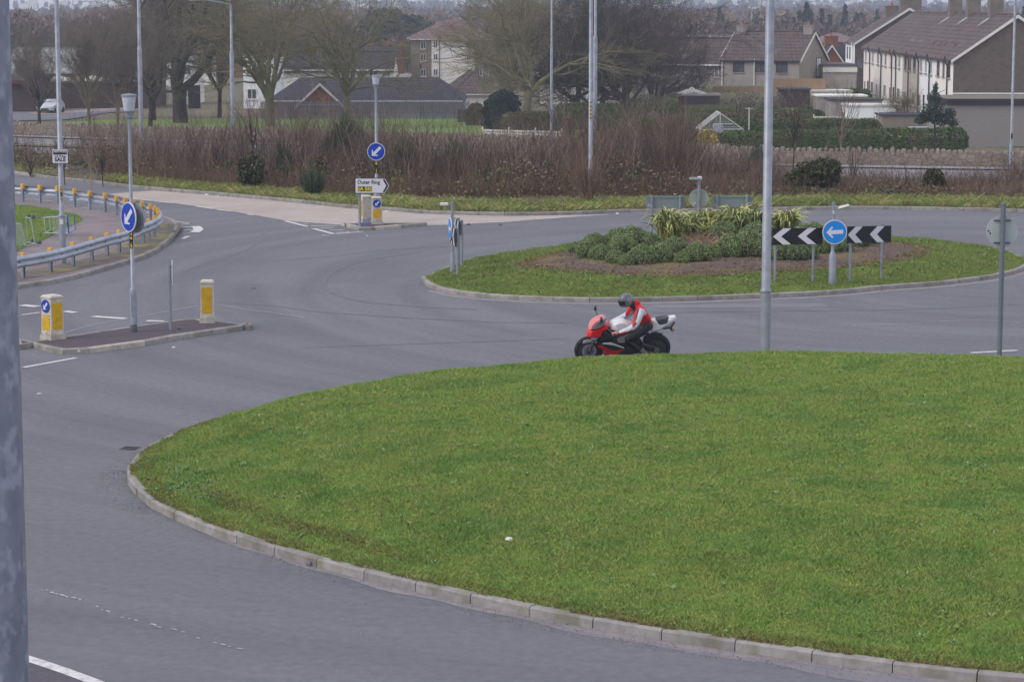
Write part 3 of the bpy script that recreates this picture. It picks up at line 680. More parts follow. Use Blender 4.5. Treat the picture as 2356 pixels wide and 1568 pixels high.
# ================================================================== street furniture
def post(mb, x, y, z0, z1, r0, r1=None, n=14): mb.tube([(x, y, z0), (x, y, z1)], [r0, r1 if r1 is not None else r0], n)
def arrow_pts(L, wd, head, hl):   # arrow pointing -x in xz plane, centred
    return [(-L / 2, 0), (-L / 2 + hl, head / 2), (-L / 2 + hl, wd / 2), (L / 2, wd / 2), (L / 2, -wd / 2), (-L / 2 + hl, -wd / 2), (-L / 2 + hl, -head / 2)]
def kl_arrow(rad):
    s = rad * 2; L = .74 * s; w_ = .17 * s; hd = .5 * s
    # uk keep-left arrow: straight shaft, swept-back head
    return [(-L / 2, 0), (-L / 2 + hd * .5, hd / 2), (-L / 2 + hd * .62, hd * .5 - .02 * s), (-L / 2 + .2 * s, w_ / 2), (L / 2, w_ / 2), (L / 2, -w_ / 2), (-L / 2 + .2 * s, -w_ / 2), (-L / 2 + hd * .62, -hd * .5 + .02 * s), (-L / 2 + hd * .5, -hd / 2)]
def disc(parent, z, rad, ang, m, y=-.08, back=True, rzloc=0.0, x=0.0):
    """round regulatory sign facing -y, arrow turned by ang"""
    mb = MB(); mb.m = 1; mb.lathe([(rad, -.012), (rad, .012)], 40, 'y'); mb.m = 0; mb.lathe([(rad * .93, -.0145), (rad * .93, -.0125)], 40, 'y')
    mb.m = 1; ca, sa = math.cos(ang), math.sin(ang)
    p = [(a * ca - b * sa, a * sa + b * ca) for a, b in kl_arrow(rad * .93)]; mb.prism(p, -.0165, -.0143)
    mb.m = 2; mb.lathe([(rad * .985, .012), (rad * .985, .0145)], 40, 'y')
    o = mb.build('sign_face', [m, SWHITE, GREYP], parent); o.location = (x, y, z); o.rotation_euler = (0, 0, rzloc); return o
def strip_letters(parent, chars, z_top, dz, r, ang, wd=.10):
    """black number strip with yellow characters reading down a pole"""
    mb = MB(); n = len(chars); mb.box(-wd / 2, wd / 2, -r - .006, -r, z_top - dz * n, z_top)
    o = mb.build('number_plate', [BLACK], parent); o.rotation_euler = (0, 0, ang)
    for i, c in enumerate(chars):
        t = text('numeral', c, dz * 1.05, LETY, o, fr(0, -r - .0075, z_top - dz * (i + .5)), bold=.004)
    return o

# ---- galvanised lamp column at the very left, close to the camera
t = thing('lamp_column', 'thick mottled galvanised lamp column close to the camera at the left edge', 'lamp post', (W(-19, 784, 12).x, 12, 0))
mb = MB(); mb.smooth = True; RR = .142
bot = W(66.8, 1568, 12); 
t.location.x = G(66.8, 1568, bot.z).x * 12 / bot.y - RR if False else bot.x - RR
mb.tube([(0, 0, 0), (0, 0, 5.37)], [RR, RR], 40); mb.tube([(0, 0, 5.37), (0, 0, 10.5)], [RR * .975, RR * .93], 40)
mb.tube([(0, 0, 5.36), (0, 0, 5.38)], [RR * 1.008, RR * 1.008], 40)
mb.box(-RR * .3, RR * .3, -RR - .012, -RR * .8, .5, 1.1)
mb.build('column', mat('spangled_zinc', S(132, 137, 152), S(112, 118, 134), scale=7, rough=.6, metal=.15, col3=S(156, 162, 176), scale3=13, amt3=.75, stretch=(1, 1, .6), bump=.1), t)
mb = MB(); mb.box(-.04, .04, -.9, .2, 10.5, 10.6); mb.box(-.16, .16, -1.5, -.8, 10.48, 10.62, .03); mb.build('lantern', [GREYP], t)

def column(name, label, px, py, z, top, r0, r1, base_h=1.2, base_r=None, cat='lamp post', Y=None, m=GALV, group=None):
    p = G(px, py, z) if Y is None else Vector((W(px, py, Y).x, Y, tz(Y) if Y > 92 else 0))
    t = thing(name, label, cat, p, group=group); base_r = base_r or r0 * 1.3
    mb = MB(); mb.smooth = True
    mb.tube([(0, 0, -.1), (0, 0, base_h - .06), (0, 0, base_h), (0, 0, base_h + .001), (0, 0, top)], [base_r, base_r, r0 * 1.05, r0, r1], 20)
    mb.build('column', [m], t); return t
def lantern(t, z, s=1.0, m=LENS):
    mb = MB(); mb.smooth = False
    mb.lathe([(.05 * s, z - .13 * s), (.075 * s, z - .12 * s), (.10 * s, z - .02 * s), (.13 * s, z + .02 * s), (.13 * s, z + .04 * s)], 20); mb.build('lantern_base', [GREYP], t)
    mb = MB(); mb.lathe([(.115 * s, z + .04 * s), (.155 * s, z + .33 * s)], 20); mb.build('lantern_glass', [m], t)
    mb = MB(); mb.lathe([(.165 * s, z + .33 * s), (.165 * s, z + .375 * s), (.15 * s, z + .385 * s), (.03 * s, z + .40 * s)], 20); mb.build('lantern_cap', [GREYP], t)
# post-top lantern with keep-left sign on the near splitter island
t = column('lamp_post', 'slim lamp post with oblique keep left disc on the near traffic island', 308, 763, .11, 4.75, .045, .035, .98, .075)
mb = MB(); mb.smooth = True; mb.lathe([(.079, 0), (.079, .16), (.076, .165)], 20); mb.build('base_collar', [DARKS], t)
mb = MB(); mb.box(-.035, .035, -.082, -.06, .35, .85); mb.build('access_door', [GALVD], t)
lantern(t, 4.78, 1.0)
zc = Zp(494.6, 53.2) - .11
disc(t, zc, .325, R(45), BLUE, y=-.07 , rzloc=R(-52)).location = (-.05, -.06, zc)
mb = MB(); mb.lathe([(.335, -.01), (.335, .01)], 40, 'y'); mb.box(-.03, .03, -.05, .02, -.2, .2); o = mb.build('sign_back', [GREYP], t); o.location = (.09, .03, zc - .02); o.rotation_euler = (0, 0, R(-48))
strip_letters(t, '46.2', Zp(529, 53.2) - .11, .086, .047, R(-8), .075)
# lamp post on the far splitter island
pY = G(868, 513, .12)
t = column('lamp_post', 'slim lamp post rising behind the direction sign on the far traffic island', 867, 513, .12, Zp(195, pY.y) - .14, .05, .04, 1.1, .085)
lantern(t, Zp(196, pY.y) - .12, .82)
disc(t, Zp(348.4, pY.y) - .12, .29, R(45), BLUE, y=-.07)
strip_letters(t, '6.1', Zp(371, pY.y) - .12, .13, .05, 0, .10)
# ---- internally lit bollards
def bollard(label, px, py, rz, z, wd, dp, ht, faces, mark=True, lab2=None):
    p = G(px, py, z); t = thing('traffic_bollard', label, 'bollard', p, rz, 'lit traffic bollards on the islands')
    mb = MB(); mb.box(-wd / 2 - .03, wd / 2 + .03, -dp / 2 - .03, dp / 2 + .03, -.01, .10, .012); mb.build('plinth', [CONC2], t)
    mb = MB(); a, b = wd / 2, dp / 2
    mb.box(-a, a, -b, b, .10, ht - .05, .012); mb.box(-a - .004, a + .004, -b - .004, b + .004, ht - .05, ht - .015); mb.box(-a - .004, a + .004, -b - .004, b + .004, ht - .0149, ht + .02, .04)
    o = mb.build('shell', [BOLW], t); bv = o.modifiers.new('bevel', 'BEVEL'); bv.width = .012; bv.segments = 2
    for f, kind in faces:
        w2 = (wd if f in 'fb' else dp) / 2
        M = {'f': Matrix.Translation((0, -dp / 2, 0)), 'r': Matrix.Translation((wd / 2, 0, 0)) @ Matrix.Rotation(math.pi / 2, 4, 'Z'), 'l': Matrix.Translation((-wd / 2, 0, 0)) @ Matrix.Rotation(-math.pi / 2, 4, 'Z')}[f]
        if kind == 'panel':
            mb = MB(); mb.M = M; mb.box(-w2 * .74, w2 * .74, -.006, .02, .22, ht - .14); mb.build('yellow_panel', [YEL], t)
        else:
            mb = MB(); mb.M = M; mb.box(-w2 * .74, w2 * .74, -.006, .02, .2, ht * .52); mb.box(-w2 * .74, w2 * .74, -.006, .02, ht * .55, ht * .575); mb.build('yellow_panel', [YEL], t)
            mb = MB(); mb.M = M @ Matrix.Translation((0, -.004, ht * .77)); rr = w2 * .78
            mb.lathe([(rr, -.006), (rr, .01)], 28, 'y'); mb.m = 1; ca = math.cos(R(45)); pts = [(u * ca - v * ca, u * ca + v * ca) for u, v in kl_arrow(rr)]; mb.prism(pts, -.009, -.0055)
            mb.build('keep_left_disc', [BLUE, SWHITE], t)
            mb = MB(); mb.M = M; mb.lathe([(.02, -.008), (.02, .01)], 16, 'y', (0, 0, .145)); mb.build('lock', [mat('lock_red', S(190, 130, 110), rough=.6)], t)
    return t
bollard('white bollard with keep left disc at the left end of the near island', 122, 779, R(-44), .112, .36, .34, .93, [('f', 'sign'), ('r', 'panel')])
bollard('white bollard with one tall yellow panel at the right end of the near traffic island', 478, 741, R(3), .112, .30, .28, .94, [('f', 'panel')])
bollard('white bollard with keep left disc right of the sign post on the far traffic island', 867, 514.5, R(7), .112, .33, .30, .87, [('f', 'sign'), ('r', 'panel')])
bollard('stained white bollard with yellow left edge behind the direction sign post', 841, 511, R(28), .112, .33, .30, .87, [('l', 'panel')])
# ---- direction sign
p = G(828, 521, .112); t = thing('direction_sign', 'white arrow-ended direction sign reading Outer Ring on the far traffic island', 'road sign', p)
Y0 = p.y - .07; mb = MB(); mb.smooth = True; post(mb, 0, 0, -.02, Zp(408, p.y) - .11, .045); mb.build('post', [GALV], t)
def q_(px, py): v = W(px, py, Y0); return (v.x - p.x, v.z - p.z)
mb = MB(); b = [q_(817, 409.6), q_(886.5, 409.6), q_(897.3, 427.3), q_(886.5, 444.8), q_(817, 444.8)]; mb.prism(b, -.10, -.075)
b2 = [q_(818.2, 410.9), q_(885.8, 410.9), q_(895.8, 427.3), q_(885.8, 443.5), q_(818.2, 443.5)]; mb.m = 1; mb.prism(b2, -.103, -.099)
ch = [q_(880.5, 412.6), q_(885.3, 412.6), q_(893.8, 427.3), q_(885.3, 441.8), q_(880.5, 441.8), q_(889, 427.3)]; mb.m = 0; mb.prism(ch, -.106, -.1025)
gp_ = [q_(823.5, 428.5), q_(855.5, 428.5), q_(855.5, 440.2), q_(823.5, 440.2)]; mb.m = 2; mb.prism(gp_, -.106, -.1025)
mb.build('sign_face', [BLACK, SWHITE, GREEN], t)
c1 = q_(849, 419.3); text('lettering', 'Outer Ring', .17, BLACK, t, fr(c1[0] - .01, -.104, c1[1]), bold=.004, sx=.94)
c2 = q_(839.7, 434.4); text('lettering', '(A 55)', .165, LETY, t, fr(c2[0], -.107, c2[1]), bold=.006)
mb = MB(); c3 = q_(828, 450); mb.box(-.12, .84, -.0745, -.045, c1[1] - .22, c1[1] - .19); mb.build('bracket', [GALV], t)
# ---- small double post seen edge-on
p = G(392.5, 759.5, .112); t = thing('sign_post', 'pair of slim grey posts with a thin sign seen edge-on between the bollards', 'road sign', p, R(7.6))
mb = MB(); mb.smooth = True; post(mb, 0, 0, -.02, 1.44, .037); mb.tube([(0, 0, 1.44), (0, 0, 1.455)], .04, 14); mb.build('post', [GALV], t)
mb = MB(); mb.smooth = True; post(mb, -.012, .75, -.02, 1.50, .034); mb.tube([(-.012, .75, 1.5), (-.012, .75, 1.515)], .037, 14); mb.build('post', [GALV], t)
mb = MB(); mb.box(.05, .062, -.12, .98, 1.0, 1.46); o = mb.build('sign_plate', [SWHITE, GREYP], t); 
for z_ in (1.06, 1.38): mb = MB(); mb.box(-.01, .055, -.01, .02, z_, z_ + .03); mb.build('bracket', [DARKS], t)
# ---- column with the sale board
p = G(145, 606, .113)
t = column('lamp_post', 'tall galvanised lamp column carrying the carpet sale board behind the guardrail', 145, 606, .113, 9.5, .072, .055, Zp(496, p.y) - .11, .09)
mb = MB(); mb.smooth = True; z_ = Zp(496, p.y) - .11; mb.lathe([(.09, z_ - .03), (.098, z_ - .02), (.098, z_), (.08, z_ + .03)], 20); mb.build('shoulder', [GALV], t)
mb = MB(); mb.box(-.05, .05, -.095, -.088, z_ - .23, z_ - .1); mb.build('sticker', [SWHITE], t)
strip_letters(t, '46.6', Zp(429, p.y) - .11, .085, .073, R(12), .055)
strip_letters(t, '46', Zp(358, p.y) + .05, .085, .07, R(28), .05)
bd = thing('sale_board', 'small white advertising board reading half price sale fixed on the left lamp column', 'sign', (p.x, p.y - .1, 0))
zt, zb = Zp(343.5, p.y), Zp(374.5, p.y); x0, x1 = X(121, p.y) - p.x, X(156, p.y) - p.x
mb = MB(); mb.box(x0, x1, -.015, 0, zb, zt); mb.m = 1; mb.box(x0 + .02, x1 - .02, -.018, -.0145, zt - (zt - zb) * .37, zt - .02); mb.m=2; mb.box(x0-.004,x1+.004,-.012,-.001,zb-.004,zt+.004); mb.build('board', [SWHITE, BLACK, mat('navy', S(60, 60, 110))], bd)
xc = (x0 + x1) / 2; hh = zt - zb
text('lettering', 'CARPETWORLD', .085, SWHITE, bd, fr(xc, -.0195, zt - hh * .15), bold=.002, sx=.66)
text('lettering', '201 SANDYKNOWES RD BELFAST', .032, SWHITE, bd, fr(xc, -.0195, zt - hh * .29), sx=.72) if False else None
text('lettering', '1/2 Price', .10, BLACK, bd, fr(xc, -.0165, zt - hh * .50), bold=.002, sx=.85)
text('lettering', 'SALE', .145, BLACK, bd, fr(xc, -.0165, zt - hh * .76), bold=.005, sx=1.0)
# ---- other tall columns
column('lamp_post', 'tall pale lamp column rising from the scrub left of the big oak', 325.5, 330, 0, 17, .085, .06, Zp(110, 120) - tz(120), .115, Y=120)
t = column('lamp_post', 'tall pale lamp column with a long arm and lantern reaching left above the trees', 536, 330, 0, Zp(10, 125) - tz(125), .07, .055, Zp(117, 125) - tz(125), .105, Y=125)
z_ = Zp(10, 125) - tz(125); xa = X(447, 125) - X(533, 125)
mb = MB(); mb.smooth = True; mb.tube([(0, 0, z_ - .02), (xa * .45, 0, z_ + .14), (xa * .8, 0, z_ + .25)], .03, 10); mb.build('arm', [GALV], t)
mb = MB(); mb.lathe([(.0, xa - .28), (.09, xa - .2), (.12, xa), (.1, xa + .25), (.04, xa + .4)], 12, 'x', (0, 0, z_ + .26)); mb.build('lantern', [LENS], t)
t = column('lamp_post', 'thin pale lamp column with a blue sticker beyond the white rail fence', 1268.5, 330, 0, 15, .06, .045, Zp(104, 150) - tz(150), .085, Y=150)
mb = MB(); z_ = Zp(257, 150) - tz(150); mb.box(-.15, .12, -.12, -.1, z_ - .12, z_ + .16); mb.build('sticker', [mat('sticker_blue', S(70, 80, 160), S(150, 150, 190), scale=12)], t)
p = G(1358, 462, .15)
t = column('lamp_post', 'tall galvanised lamp column standing in a twiggy bush on the far verge', 1358, 462, .12, 9.6, .072, .07, Zp(386, p.y) - .12, .09)
mb = MB(); z_ = Zp(262, p.y); mb.box(-.03, .03, -.08, -.07, z_ - .3, z_ + .3); mb.m = 1
for k in range(4): mb.box(-.022, .022, -.083, -.0795, z_ - .26 + k * .14, z_ - .17 + k * .14)
mb.build('number_plate', [BLACK, LETY], t)
column('lamp_post', 'pale lamp column directly behind the one in the twiggy bush', 1368.5, 330, 0, 14, .075, .065, Zp(82, 128) - tz(128), .11, Y=128)
p = G(1760, 821, .45)
t = column('lamp_post', 'thick lamp column on the near lawn with a grey access door base', 1760, 822, .38, 9.5, .086, .083, Zp(673, p.y) - .38, .10)
mb = MB(); mb.smooth = True; mb.lathe([(.104, -.1), (.104, .06), (.101, .062)], 20); mb.build('base_collar', [DARKS], t)
mb = MB(); z_ = Zp(673, p.y) - .38; mb.smooth = True; mb.lathe([(.101, z_ - .05), (.108, z_ - .03), (.108, z_), (.09, z_ + .03)], 20); mb.build('shoulder', [GALV], t)
t = column('lamp_post', 'tall pale lamp column in front of the stone wall at the right edge', 2325, 385, 0, 14, .08, .065, Zp(329, 143) - tz(143), .11, Y=143)
mb = MB(); z_ = Zp(313, 143) - tz(143); mb.box(-.05, .05, -.12, -.1, z_ - .15, z_ + .15); mb.build('number_plate', [BLACK], t)

# ---- chevron boards and keep-left sign facing the camera
def chev(parent, x0, x1, z0, z1, y, n=2, flat=0.0):
    """black board, white chevrons pointing -x, facing -y; flat = rise of the right end"""
    mb = MB(); L = x1 - x0; h = z1 - z0
    def pt(x, z): return (x, z + flat * (x - x0) / L)
    mb.prism([pt(x0, z0), pt(x1, z0), pt(x1, z1), pt(x0, z1)], y - .012, y + .012)
    mb.m = 1; per = L / n
    for k in range(n):
        a = x0 + per * k + .0; tip = a + .005; w_ = per * .33; d = h * .62
        top = [(tip + d, z1 - .006), (tip + d + w_, z1 - .006), (tip + w_, (z0 + z1) / 2), (tip + d + w_, z0 + .006), (tip + d, z0 + .006), (tip, (z0 + z1) / 2)]
        mb.prism([pt(min(x, x1 - .003), z) for x, z in top], y - .0155, y - .0115)
    mb.m = 2; mb.prism([pt(x0 + .002, z0 + .002), pt(x1 - .002, z0 + .002), pt(x1 - .002, z1 - .002), pt(x0 + .002, z1 - .002)], y + .0125, y + .015)
    mb.box(x0 + .04, x1 - .04, y + .0151, y + .04, z0 + .06, z0 + .09); mb.box(x0 + .04, x1 - .04, y + .0151, y + .04, z1 - .09, z1 - .06)
    return mb.build('chevron_board', [BLACK, SWHITE, GREYP], parent)
def chevron_sign(label, posts, corners, flat):
    (ax, ay), (bx, by) = posts; zg = .2
    A = G(ax, ay, zg); B = G(bx, by, zg); t = thing('chevron_sign', label, 'road sign', A, math.atan2(B.y - A.y, B.x - A.x), 'black and white chevron boards')
    d = (B - A).length; sc_ = F / A.y; Y = A.y
    k_ = d / ((bx - ax) / sc_); x0 = (corners[0] - ax) / sc_ * k_; x1 = (corners[1] - ax) / sc_ * k_
    z1 = Zp(corners[2], Y) - zg; z0 = Zp(corners[3], Y) - zg
    for xx in (0, d):
        mb = MB(); mb.smooth = True; post(mb, xx, .05, -.15, z1 - .02, .035); mb.build('post', [GALV], t)
    chev(t, x0, x1, z0, z1, 0, 2, flat); return t
chevron_sign('black and white chevron board pointing left, left of the azure arrow disc', ((1783.5, 649), (1871, 648)), (1776, 1890.5, 525, 563.2), .008)
chevron_sign('black and white chevron board pointing left, right of the azure arrow disc', ((1958.5, 644), (2031, 637.5)), (1947.5, 2048, 520, 558.5), -.06)
p = G(1914.5, 649.5, .2); t = thing('keep_left_sign', 'azure disc with white left arrow between the two chevron boards', 'road sign', p)
mb = MB(); mb.smooth = True; z_ = Zp(579, p.y) - .2; mb.tube([(0, 0, -.15), (0, 0, z_ - .09), (0, 0, z_), (0, 0, z_ + .01), (0, 0, Zp(465, p.y) - .2)], [.092, .092, .05, .046, .046], 18); mb.build('post', [GALV], t)
disc(t, Zp(533, p.y) - .2, .31, R(3), AZURE, y=-.09, x=.03)
def sign_lamp(t, x, y, z, rz=0.0, s=1.0, tilt=.25):
    o = MB(); o.M = Matrix.Translation((0, 0, 0)); o.smooth = False
    o.box(.12 * s, .50 * s, -.075 * s, .075 * s, -.05 * s, .03 * s, .012); o.box(.14 * s, .48 * s, -.06 * s, .06 * s, .0302 * s, .06 * s, .02); b = o.build('lamp_head', [WHITE], t); b.location = (x, y, z); b.rotation_euler = (R(-25), -tilt, rz)
    bv = b.modifiers.new('bevel', 'BEVEL'); bv.width = .015; bv.segments = 2
    o = MB(); o.box(0, .16 * s, -.015, .015, -.015, .015); b = o.build('lamp_arm', [GALV], t); b.location = (x, y, z); b.rotation_euler = (0, -tilt, rz)
sign_lamp(t, .03, -.04, Zp(481, p.y) - .2, R(-14), .78, .28)
mb = MB(); mb.box(-.02, .02, -.055, -.046, Zp(492, p.y) - .2, Zp(484, p.y) - .2); mb.build('sticker', [SWHITE], t)
# signs on the far side of the planted roundabout, seen from behind
def back_sign(label, posts, x0, x1, y0, y1, yb, sticker=True):
    B = G(posts[0], yb, .15); Y = B.y; t = thing('chevron_sign', label, 'road sign', (B.x, Y, .1), 0, 'chevron boards seen from behind'); s = F / Y
    for a in posts:
        mb = MB(); mb.smooth = True; post(mb, (a - posts[0]) / s, -.05, -.05, Zp(y0 - 1.5, Y) - .1, .042); mb.build('post', [GALV], t)
    mb = MB(); mb.box((x0 - posts[0]) / s, (x1 - posts[0]) / s, 0, .02, Zp(y1, Y) - .1, Zp(y0, Y) - .1); mb.box((x0 - posts[0]) / s, (x1 - posts[0]) / s, -.02, 0, Zp(y0 + 4, Y) - .1, Zp(y0 + 2, Y) - .1); mb.box((x0 - posts[0]) / s, (x1 - posts[0]) / s, -.02, 0, Zp(y1 - 1, Y) - .1, Zp(y1 - 3, Y) - .1)
    mb.build('chevron_board', [mat('sign_back', S(128, 140, 144), S(120, 132, 136), scale=2, rough=.6)], t)
    mb = MB(); a = (x0 + 4 - posts[0]) / s; mb.box(a, a + .09, -.004, -.0002, Zp(y1 - 4.5, Y) - .1, Zp(y1 - 11, Y) - .1); mb.build('sticker', [mat('sticker', SWHITE.node_tree.nodes['Principled BSDF'].inputs[0].default_value[:3], S(40, 40, 46), scale=40, contrast=.9)], t)
    return t
back_sign('grey back of the left chevron board beyond the planted roundabout', (1499, 1564), 1485.5, 1575.6, 450.6, 480, 549)
back_sign('grey back of the right chevron board beyond the planted roundabout', (1649, 1717), 1637.6, 1730, 450, 479.5, 549)
p = G(1607, 551, .15); Y = p.y; t = thing('round_sign', 'round sign seen from behind with flat lamp above, beyond the planted roundabout', 'road sign', (p.x, Y, .1))
mb = MB(); mb.smooth = True; post(mb, 0, -.06, -.05, Zp(413, Y) - .1, .05); mb.build('post', [GALV], t)
z_ = Zp(456.5, Y) - .1; mb = MB(); mb.lathe([(.30, -.01), (.30, .01)], 36, 'y', (0, 0, z_)); mb.box(-.17, .17, -.03, -.011, z_ + .2, z_ + .225); mb.box(-.17, .17, -.03, -.011, z_ - .225, z_ - .2); mb.build('sign_face', [mat('sign_back2', S(160, 160, 150), S(132, 144, 148), scale=2.5, rough=.6)], t)
mb = MB(); mb.box(-.18, -.09, -.016, -.0105, z_ - .2, z_ - .11); mb.build('sticker', [_M['sticker']], t)
mb = MB(); zz = Zp(410, Y) - .1; mb.box(-.30, .10, -.16, .1, zz - .03, zz + .025, .02); mb.m = 1; mb.box(-.05, .08, -.12, .02, zz + .0255, zz + .06, .01); mb.build('lamp_head', [GREYP, WHITE], t)
# right-hand post with round sign seen from behind
p = G(2299, 824, .42); t = thing('round_sign', 'thin grey post with round sign seen from behind at the right edge', 'road sign', p)
mb = MB(); mb.smooth = True; post(mb, 0, 0, -.2, Zp(468, p.y) - .42, .049); mb.build('post', [mat('grey_post', S(108, 118, 128), S(96, 106, 116), scale=3, rough=.5)], t)
z_ = Zp(533.5, p.y) - .42; mb = MB(); mb.lathe([(.305, -.01), (.305, .012)], 44, 'y'); mb.m = 1; mb.box(-.16, .16, -.035, -.0105, .205, .23); mb.box(-.16, .16, -.035, -.0105, -.225, -.2); o = mb.build('sign_face', [mat('sign_back3', S(168, 176, 180), S(158, 166, 172), scale=2, rough=.6), DARKS], t); o.location = (0, .075, z_)
mb = MB(); mb.box(-.31 + .03, -.31 + .13, -.014, -.0105, -.06, .03); o = mb.build('sticker', [_M['sticker']], t); o.location = (0, .075, z_)
# left cluster: boards and disc seen edge-on
p = G(1041, 626, .15); t = thing('keep_left_sign', 'azure disc seen edge-on at the left tip of the planted roundabout', 'road sign', p)
z_ = Zp(580, p.y) - .15; mb = MB(); mb.smooth = True; mb.tube([(0, 0, -.1), (0, 0, z_ - .06), (0, 0, z_), (0, 0, z_ + .01), (0, 0, Zp(465, p.y) - .15)], [.065, .065, .045, .044, .044], 16); mb.build('post', [GALV], t)
disc(t, Zp(525.5, p.y) - .15, .285, R(2), AZURE, rzloc=R(-80)).location = (-.055, -.03, Zp(525.5, p.y) - .15)
sign_lamp(t, -.02, 0, Zp(469, p.y) - .15, R(178), .62, -.02)
for lab, px, yb, y0, y1, hw, px2 in (('chevron board seen edge-on, nearest of the pair behind the edge-on azure disc', 1048.5, 632, 524, 565, .5, 1045), ('chevron board seen edge-on, farther of the pair behind the edge-on azure disc', 1058.5, 610, 507, 538, .5, 1056)):
    p = G(px, yb, .15); t = thing('chevron_sign', lab, 'road sign', p, R(-82))
    for xx in (0,) if hw < .3 else (-.0, -.75 if yb < 620 else .0):
        mb = MB(); mb.smooth = True; post(mb, xx, .05, -.1, Zp(y0 - 1, p.y) - .15, .04); mb.build('post', [GALV], t)
        if xx == 0 and yb > 620: break
    chev(t, -.95, .25, Zp(y1, p.y) - .15, Zp(y0, p.y) - .15, -.03, 2)

# ---- guardrail
RT = [(-120, 421), (-30, 423), (47, 426.5), (94, 429.5), (135, 432), (175, 438), (210, 443), (245, 448.5), (272, 454.5), (292, 459), (312, 462.5), (331, 467), (350, 473), (362, 479), (368, 486), (367.5, 494), (358, 502), (344, 509), (325, 516), (300, 527.6), (275, 535), (250, 541), (215, 551), (172, 563), (120, 576), (50, 588.5), (-40, 602), (-130, 616)]
ZR = .70; rl = [G(a, b, ZR).xy for a, b in RT]; rail = smooth_line(rl, .12)
t = thing('guardrail', 'curved steel crash barrier with orange capped posts around the left footway', 'guardrail', (rail[0].x, rail[0].y, 0)); off = Vector((rail[0].x, rail[0].y, 0))
prof = [(0, 0), (.03, -.02), (.075, -.055), (.075, -.10), (.01, -.14), (.01, -.17), (.075, -.21), (.075, -.255), (.03, -.29), (0, -.31)]
V = []; n = len(rail); k = len(prof); N = []
for i, q in enumerate(rail):
    d = (rail[min(i + 1, n - 1)] - rail[max(i - 1, 0)]).normalized(); nrm = Vector((-d.y, d.x)); N.append(nrm)   # outwards
for side, th in ((0, 0), (1, -.008)):
    for i, q in enumerate(rail):
        for a, b in prof: v = q + N[i] * (a + th); V.append((v.x - off.x, v.y - off.y, ZR + b))
Fc = [(s * n * k + i * k + j, s * n * k + (i + 1) * k + j, s * n * k + (i + 1) * k + j + 1, s * n * k + i * k + j + 1)[:: (1 if s else -1)] for s in (0, 1) for i in range(n - 1) for j in range(k - 1)]
npmesh('rail', V, Fc, [mat('rail_zinc', S(176, 182, 196), S(150, 158, 172), scale=3, rough=.45, metal=.35, col3=S(128, 134, 148), scale3=1.2, amt3=.5)], t, smooth=True)
PX = [(50.7, 1), (94.5, 1), (134, 1), (175, 1), (210, 1), (245, 1), (272, 1), (292, 1), (312, 1), (331, 1), (350, 1), (354, 2), (362, 2), (366, 2)]
idx = []
def nearest(px, py): 
    g = G(px, py, ZR).xy; return min(range(n), key=lambda i: (rail[i] - g).length)
for a, b in RT:
    pass
Lr = [0.0]
for i in range(1, n): Lr.append(Lr[-1] + (rail[i] - rail[i - 1]).length)
def at_len(s): return min(range(n), key=lambda i: abs(Lr[i] - s))
PP = [(-55, 422.5), (2, 424.5), (50.7, 426.8), (94.5, 429.5), (134, 432), (175, 438), (210, 443), (245, 448.5), (272, 454.5), (292, 459), (312, 462.5), (331, 467), (350, 473), (360, 478), (367, 484.5), (368, 492), (360, 501), (347, 508), (333, 513), (277, 534.5), (251, 541), (216, 551), (173, 563), (121, 576), (57, 587.5), (-30, 600)]
PP.insert(19, (303, 526))
for a, b in PP:
    i = nearest(a, b); q = rail[i]; nn_ = N[i]; c = q - nn_ * .09; ang = math.atan2(nn_.y, nn_.x) - math.pi / 2
    mb = MB(); mb.M = Matrix.Translation((c.x - off.x, c.y - off.y, 0)) @ Matrix.Rotation(ang, 4, 'Z')
    mb.box(-.05, .05, -.01, .0, .1, ZR + .02); mb.box(-.05, -.042, 0, .07, .1, ZR + .02); mb.box(.042, .05, 0, .07, .1, ZR + .02)
    pb = mb.build('rail_post', [GALVD], t)
    mb = MB(); mb.M = Matrix.Translation((c.x - off.x, c.y - off.y, 0)) @ Matrix.Rotation(ang, 4, 'Z'); mb.box(-.062, .062, -.03, .085, ZR - .11, ZR + .07, .008); mb.build('reflector_cap', [CAPY], pb)
mb = MB()
for i in range(6, n - 6, 9):
    if rail[i].y < 80: 
        q = rail[i] + N[i] * .015
        for zz in (ZR - .155,): mb.box(q.x - off.x - .018, q.x - off.x + .018, q.y - off.y - .03, q.y - off.y + .03, zz - .012, zz + .012)
mb.build('bolts', [DARKS], t)

